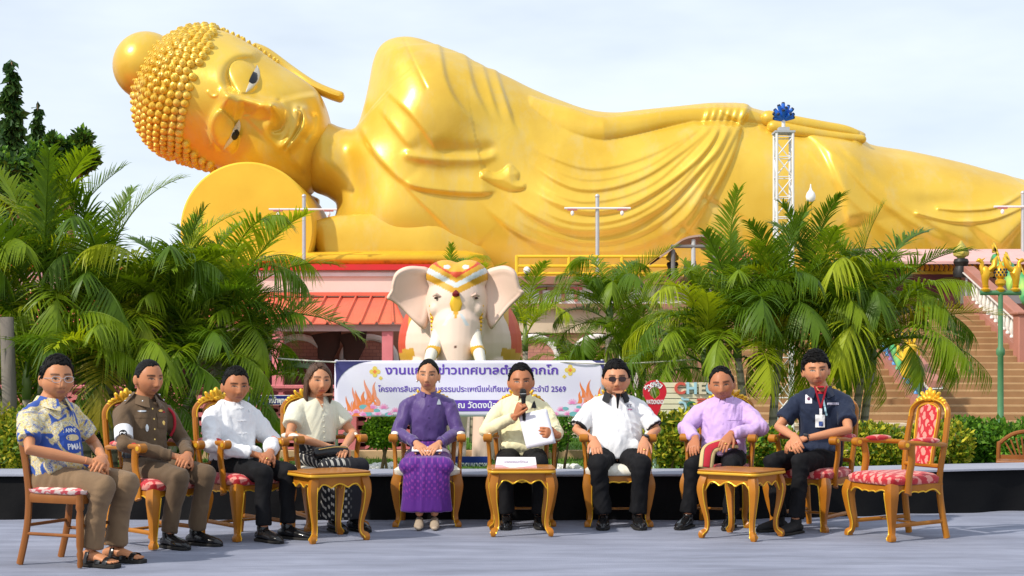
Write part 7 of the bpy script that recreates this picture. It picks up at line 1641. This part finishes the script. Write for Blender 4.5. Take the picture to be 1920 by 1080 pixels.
palm('low areca palm with drooping fronds left of the red pin sign', (P(1190, 0, 19.6).x, 19.6, 0), [(0, 0, 1.1, .1, 0, 16, .55)], 25, G_)
palm('large areca palm clump with tall arching fronds behind the man in lilac', (P(1400, 0, 16.6).x, 16.6, 0), [(0, 0, 1.35, -.1, 0, 22, .76), (.3, .15, 1.45, .1, 0, 22, .76), (-.25, .1, 1.15, -.2, -.1, 16, .70)], 31, G_, mix=(.36, .44, .20))
palm('large areca palm clump behind the man in the navy polo with bare grey trunks', (P(1590, 0, 16.9).x, 16.9, 0), [(.05, 0, 1.35, .15, 0, 23, .80), (-.25, .1, 1.5, -.1, 0, 22, .76), (.2, .2, 1.2, .12, 0, 16, .76)], 37, G_, mix=(.38, .44, .18))
palm('small palm standing behind the head of the elephant statue', (P(845, 0, 24).x, 24, 0), [(0, 0, 2.15, 0, 0, 12, .55), (.35, .2, 1.95, .1, 0, 9, .5)], 44)
palm('thin palm half hidden behind the right ear of the elephant', (P(985, 0, 23).x, 23, 0), [(0, 0, 1.5, 0, 0, 12, .65)], 47)
mb = MB().tube([(0, 0, 0), (.01, 0, .9), (-.02, 0, 1.75)], [.085, .075, .07], 14); o = obj('bare_trunk', mb, mat('grey_bark', (.15, .13, .11), .9, 0, (.24, .21, .18), 3, 6, .4, 14, stretch=(1, 1, .3)), ang=0); o.location = (P(16, 0, 15.6).x, 15.6, 0); tag(o, 'stout bare grey palm trunk at the left edge behind the man in the patterned shirt', 'trunk')

# ------------------------------------------------------------ leafy shrubs, hedges, trees
def leafcloud(name, centres, n, size, cols, m, parent=None, seed=1, shell=.55, flat=.0, hang=0, label=None):
    """n small folded leaves spread through the volume of several ellipsoids"""
    r = np.random.default_rng(seed); vol = np.array([c[1][0]*c[1][1]*c[1][2] for c in centres])**.67; pick = r.choice(len(centres), n, p=vol/vol.sum())
    C_ = np.array([c[0] for c in centres])[pick]; Rr = np.array([c[1] for c in centres])[pick]
    d = r.normal(size=(n, 3)); d /= np.linalg.norm(d, axis=1)[:, None]; rad = (shell+(1-shell)*r.random(n)**.6)*(1+.10*r.normal(size=n)*.6); p = C_+d*Rr*rad[:, None]
    ax_ = d*.55+r.normal(size=(n, 3))*.6+np.array([0, 0, .25-hang]); ax_ /= np.linalg.norm(ax_, axis=1)[:, None]; sd_ = np.cross(ax_, r.normal(size=(n, 3))); sd_ /= np.linalg.norm(sd_, axis=1)[:, None]; nn_ = np.cross(ax_, sd_)
    s_ = size*(.65+.7*r.random(n))[:, None]; v = np.stack([p, p+ax_*s_*.5+sd_*s_*.28+nn_*s_*.10, p+ax_*s_, p+ax_*s_*.5-sd_*s_*.28+nn_*s_*.10], 1).reshape(-1, 3)
    me = bpy.data.meshes.new(name); me.vertices.add(4*n); me.vertices.foreach_set('co', v.astype(np.float32).ravel())
    f = np.arange(4*n).reshape(n, 4)[:, [0, 1, 2, 0, 2, 3]].reshape(-1); me.loops.add(6*n); me.loops.foreach_set('vertex_index', f.astype(np.int32)); me.polygons.add(2*n); me.polygons.foreach_set('loop_start', np.arange(0, 6*n, 3, dtype=np.int32)); me.update(); me.validate()
    cl = np.array(cols)[r.integers(0, len(cols), n)]*(.7+.6*r.random(n))[:, None]; setcol(me, np.repeat(cl, 4, 0)); o = place(name, me, m, parent)
    return o
def leafmat(name, trans=.3):
    m = vcmat(name, .5, .4); n, l, b = nodes(m); tr = n.new('ShaderNodeBsdfTranslucent'); ms = n.new('ShaderNodeMixShader'); ms.inputs[0].default_value = trans; a = [q for q in n if q.type == 'ATTRIBUTE'][0]
    l.new(a.outputs[0], tr.inputs[0]); l.new(b.outputs[0], ms.inputs[1]); l.new(tr.outputs[0], ms.inputs[2]); l.new(ms.outputs[0], n['Material Output'].inputs[0]); return m
shl = leafmat('shrub_leaf'); stemm = mat('shrub_stem', (.16, .10, .06), .9, 0, (.22, .15, .09), 6)
GRN = [(.07, .19, .014), (.11, .26, .02), (.045, .12, .012), (.16, .31, .025)]; YG = [(.42, .40, .025), (.30, .34, .02), (.13, .22, .015), (.52, .46, .04), (.07, .14, .012)]; DG = [(.02, .06, .012), (.035, .09, .015), (.05, .12, .02)]
def shrub(label, px0, px1, py0, py1, Y, dep, cols, n, size, name='shrub', seed=1, nb=5, group=None):
    a = P(px0, py1, Y); b_ = P(px1, py0, Y); w_ = b_.x-a.x; h = b_.z-max(0, a.z); c0 = Vector(((a.x+b_.x)/2, Y+dep/2, max(0, a.z))); r = random.Random(seed)
    t = thing(name, label, 'shrub', (c0.x, c0.y, 0), 0, group); cs = []
    for i in range(nb):
        u = (i+.5)/nb; cs.append(((w_*(u-.5)*.9, r.uniform(-.15, .15)*dep, c0.z+h*r.uniform(.38, .55)), (w_/nb*.85+.05, dep*.5, h*r.uniform(.42, .56))))
    leafcloud('foliage', cs, n, size, cols, shl, t, seed); mb = MB()
    for i in range(nb*2): x = w_*r.uniform(-.4, .4); y = dep*r.uniform(-.25, .25); mb.tube([(x, y, 0), (x+r.uniform(-.08, .08), y, c0.z+h*.3), (x+r.uniform(-.15, .15), y, c0.z+h*.7)], [.016, .012, .005], 6)
    obj('stems', mb, stemm, t, ang=0)
    return t
shrub('clipped yellow green shrub between the red pin sign and the man in lilac', 1218, 1335, 772, 884, 14.6, .9, YG, 5200, .062, 'hedge_shrub', 3, 4)
shrub('yellow green shrub at the far left edge behind the man in the patterned shirt', -40, 42, 775, 892, 14.6, .9, YG, 3600, .062, 'hedge_shrub', 5, 3)
shrub('yellow green shrub behind the empty armchair', 1600, 1712, 790, 880, 15.0, .9, YG, 4200, .06, 'hedge_shrub', 7, 4)
shrub('pale yellow green shrub right of the empty armchair back', 1745, 1830, 784, 878, 15.2, .9, YG, 3600, .06, 'hedge_shrub', 9, 3)
shrub('dark green leafy hedge behind the slatted chair at the right edge', 1800, 1990, 790, 880, 15.6, 1.1, GRN, 7000, .065, 'hedge_shrub', 11, 5)
shrub('low leafy bush behind the man in lilac', 1395, 1500, 800, 884, 15.0, .8, YG+GRN, 3200, .06, 'hedge_shrub', 13, 4)
shrub('small leafy bush with stake between the banner and the man in sunglasses', 1030, 1066, 778, 842, 17.0, .5, GRN, 1100, .055, 'hedge_shrub', 15, 2)
shrub('dark shrub at the foot of the pink wall behind the man in brown uniform', 150, 345, 770, 862, 18.5, .7, DG, 4500, .06, 'hedge_shrub', 17, 6)
def topiary(label, px, py, rx, rz, Y, seed, base):
    c = P(px, py, Y); k = Y/F; t = thing('topiary_bush', label, 'shrub', (c.x, Y, 0), 0, 'round clipped bushes by the pink wall')
    cs = [((0, 0, c.z), (rx*k*.93, rx*k*.93, rz*k*.93)), ((rx*k*.35, 0, c.z+rz*k*.15), (rx*k*.6, rx*k*.6, rz*k*.75)), ((-rx*k*.35, .02, c.z-rz*k*.1), (rx*k*.6, rx*k*.6, rz*k*.75))]
    leafcloud('foliage', cs, 4600, .045, [(.12, .26, .014), (.18, .34, .018), (.08, .18, .012), (.24, .40, .025)], shl, t, seed, .78); mb = MB()
    mb.tube([(-.02, 0, 0), (.02, 0, c.z*.5), (-.05, 0, c.z)], [.022, .02, .014], 8); mb.tube([(.05, 0, 0), (.02, .02, c.z*.45), (.09, 0, c.z)], [.018, .016, .01], 8); obj('stem', mb, stemm, t, ang=0)
topiary('round clipped green bush behind the left arm of the woman in cream', 497, 812, 34, 31, 17.6, 2, 870)
topiary('round clipped green bush on bare stems beside the woman in purple', 718, 810, 38, 31, 17.2, 4, 868)
# trees on the left
tlm = leafmat('tree_leaf', .25)
def spire(label, px, ptop, pbot, Y, wpx, seed, n):
    k = Y/F; o = P(px, ptop, Y); t = thing('spire_tree', label, 'tree', (o.x, Y, 0), 0, 'slim drooping trees at the left'); h = o.z; zb = P(px, pbot, Y).z; r = random.Random(seed); cs = []
    m_ = 26
    for i in range(m_):
        u = i/(m_-1); z_ = h-(h-zb)*u-.1; rr = wpx*k*(.10+.9*u**.75)*r.uniform(.75, 1.15); a = r.uniform(0, 6.28); cs.append(((rr*.4*math.cos(a), rr*.4*math.sin(a), z_), (rr*.65, rr*.65, (h-zb)/m_*1.3)))
    leafcloud('crown', cs, n, .34, DG+[(.06, .13, .02)], tlm, t, seed, .25, hang=1.5); mb = MB().tube([(0, 0, 0), (0, 0, h*.6), (0, 0, h)], [.2, .12, .02], 8); obj('trunk', mb, stemm, t, ang=0)
spire('tall narrow drooping tree with dark leaves at the far left', 22, 116, 420, 52, 33, 3, 4200); spire('shorter narrow drooping tree right of the tall one', 70, 194, 420, 54, 26, 6, 2600); spire('narrow dark tree cut by the left edge of the picture', -14, 160, 420, 56, 30, 9, 2600)
def broadtree(label, px, py, Y, rpx, seed, n=2600):
    c = P(px, py, Y); k = Y/F; t = thing('leafy_tree', label, 'tree', (c.x, Y, 0)); r = random.Random(seed); cs = []
    for i in range(14): a = r.uniform(0, 6.28); q = r.uniform(.2, .9)*rpx*k; cs.append(((q*math.cos(a), q*.6*math.sin(a), c.z+r.uniform(-.7, .55)*rpx*k), (rpx*k*.33,)*3))
    leafcloud('crown', cs, n, .22, GRN+DG, tlm, t, seed, .2); mb = MB().tube([(0, 0, 0), (.1, 0, c.z*.6), (0, 0, c.z)], [.16, .12, .05], 8)
    for i in range(6): q = cs[i][0]; mb.tube([(.05, 0, c.z*.7), (q[0]*.6, q[1]*.6, (c.z*.7+q[2])/2), q], [.06, .04, .015], 6)
    obj('trunk', mb, stemm, t, ang=0)
broadtree('small open crowned tree between the slim trees and the golden head', 128, 285, 48, 48, 5); broadtree('low leafy tree behind the left palms', 40, 330, 46, 70, 8, 3600)
# grass blades and pebbles along the lawn edge
gr = np.random.default_rng(5); n_ = 26000; gx_ = gr.uniform(-5, 6, n_); gy_ = gr.uniform(15.5, 25.5, n_); hh = .03+.045*gr.random(n_); an = gr.uniform(0, 6.28, n_); w_ = .006+.004*gr.random(n_); ln_ = gr.normal(size=(n_, 2))*.02
v = np.stack([np.c_[gx_-w_*np.cos(an), gy_-w_*np.sin(an), np.full(n_, .006)], np.c_[gx_+w_*np.cos(an), gy_+w_*np.sin(an), np.full(n_, .006)], np.c_[gx_+ln_[:, 0], gy_+ln_[:, 1], hh]], 1).reshape(-1, 3)
me = bpy.data.meshes.new('grass'); me.vertices.add(3*n_); me.vertices.foreach_set('co', v.astype(np.float32).ravel()); me.loops.add(3*n_); me.loops.foreach_set('vertex_index', np.arange(3*n_, dtype=np.int32)); me.polygons.add(n_); me.polygons.foreach_set('loop_start', np.arange(0, 3*n_, 3, dtype=np.int32)); me.update()
setcol(me, np.repeat(np.array([(.07, .17, .015), (.10, .22, .02), (.14, .24, .03)])[gr.integers(0, 3, n_)], 3, 0)); o = place('grass', me, shl, kind='stuff'); tag(o, 'short green grass of the lawn behind the stage', 'grass')
mb = MB(); r = random.Random(4)
for i in range(170):
    px = r.choice((r.uniform(980, 1090), r.uniform(665, 735), r.uniform(560, 740))); q = r.uniform(.025, .05); mb.ell((P(px, 0, 17.8).x, 17.8+r.uniform(-.4, .5), q*.6+.008), (q, q, q*.8), None, 8, 6)
o = obj('pebbles', mb, mat('white_pebble', (.74, .73, .70), .6), kind='stuff', ang=0); tag(o, 'white pebbles edging the lawn', 'pebbles')
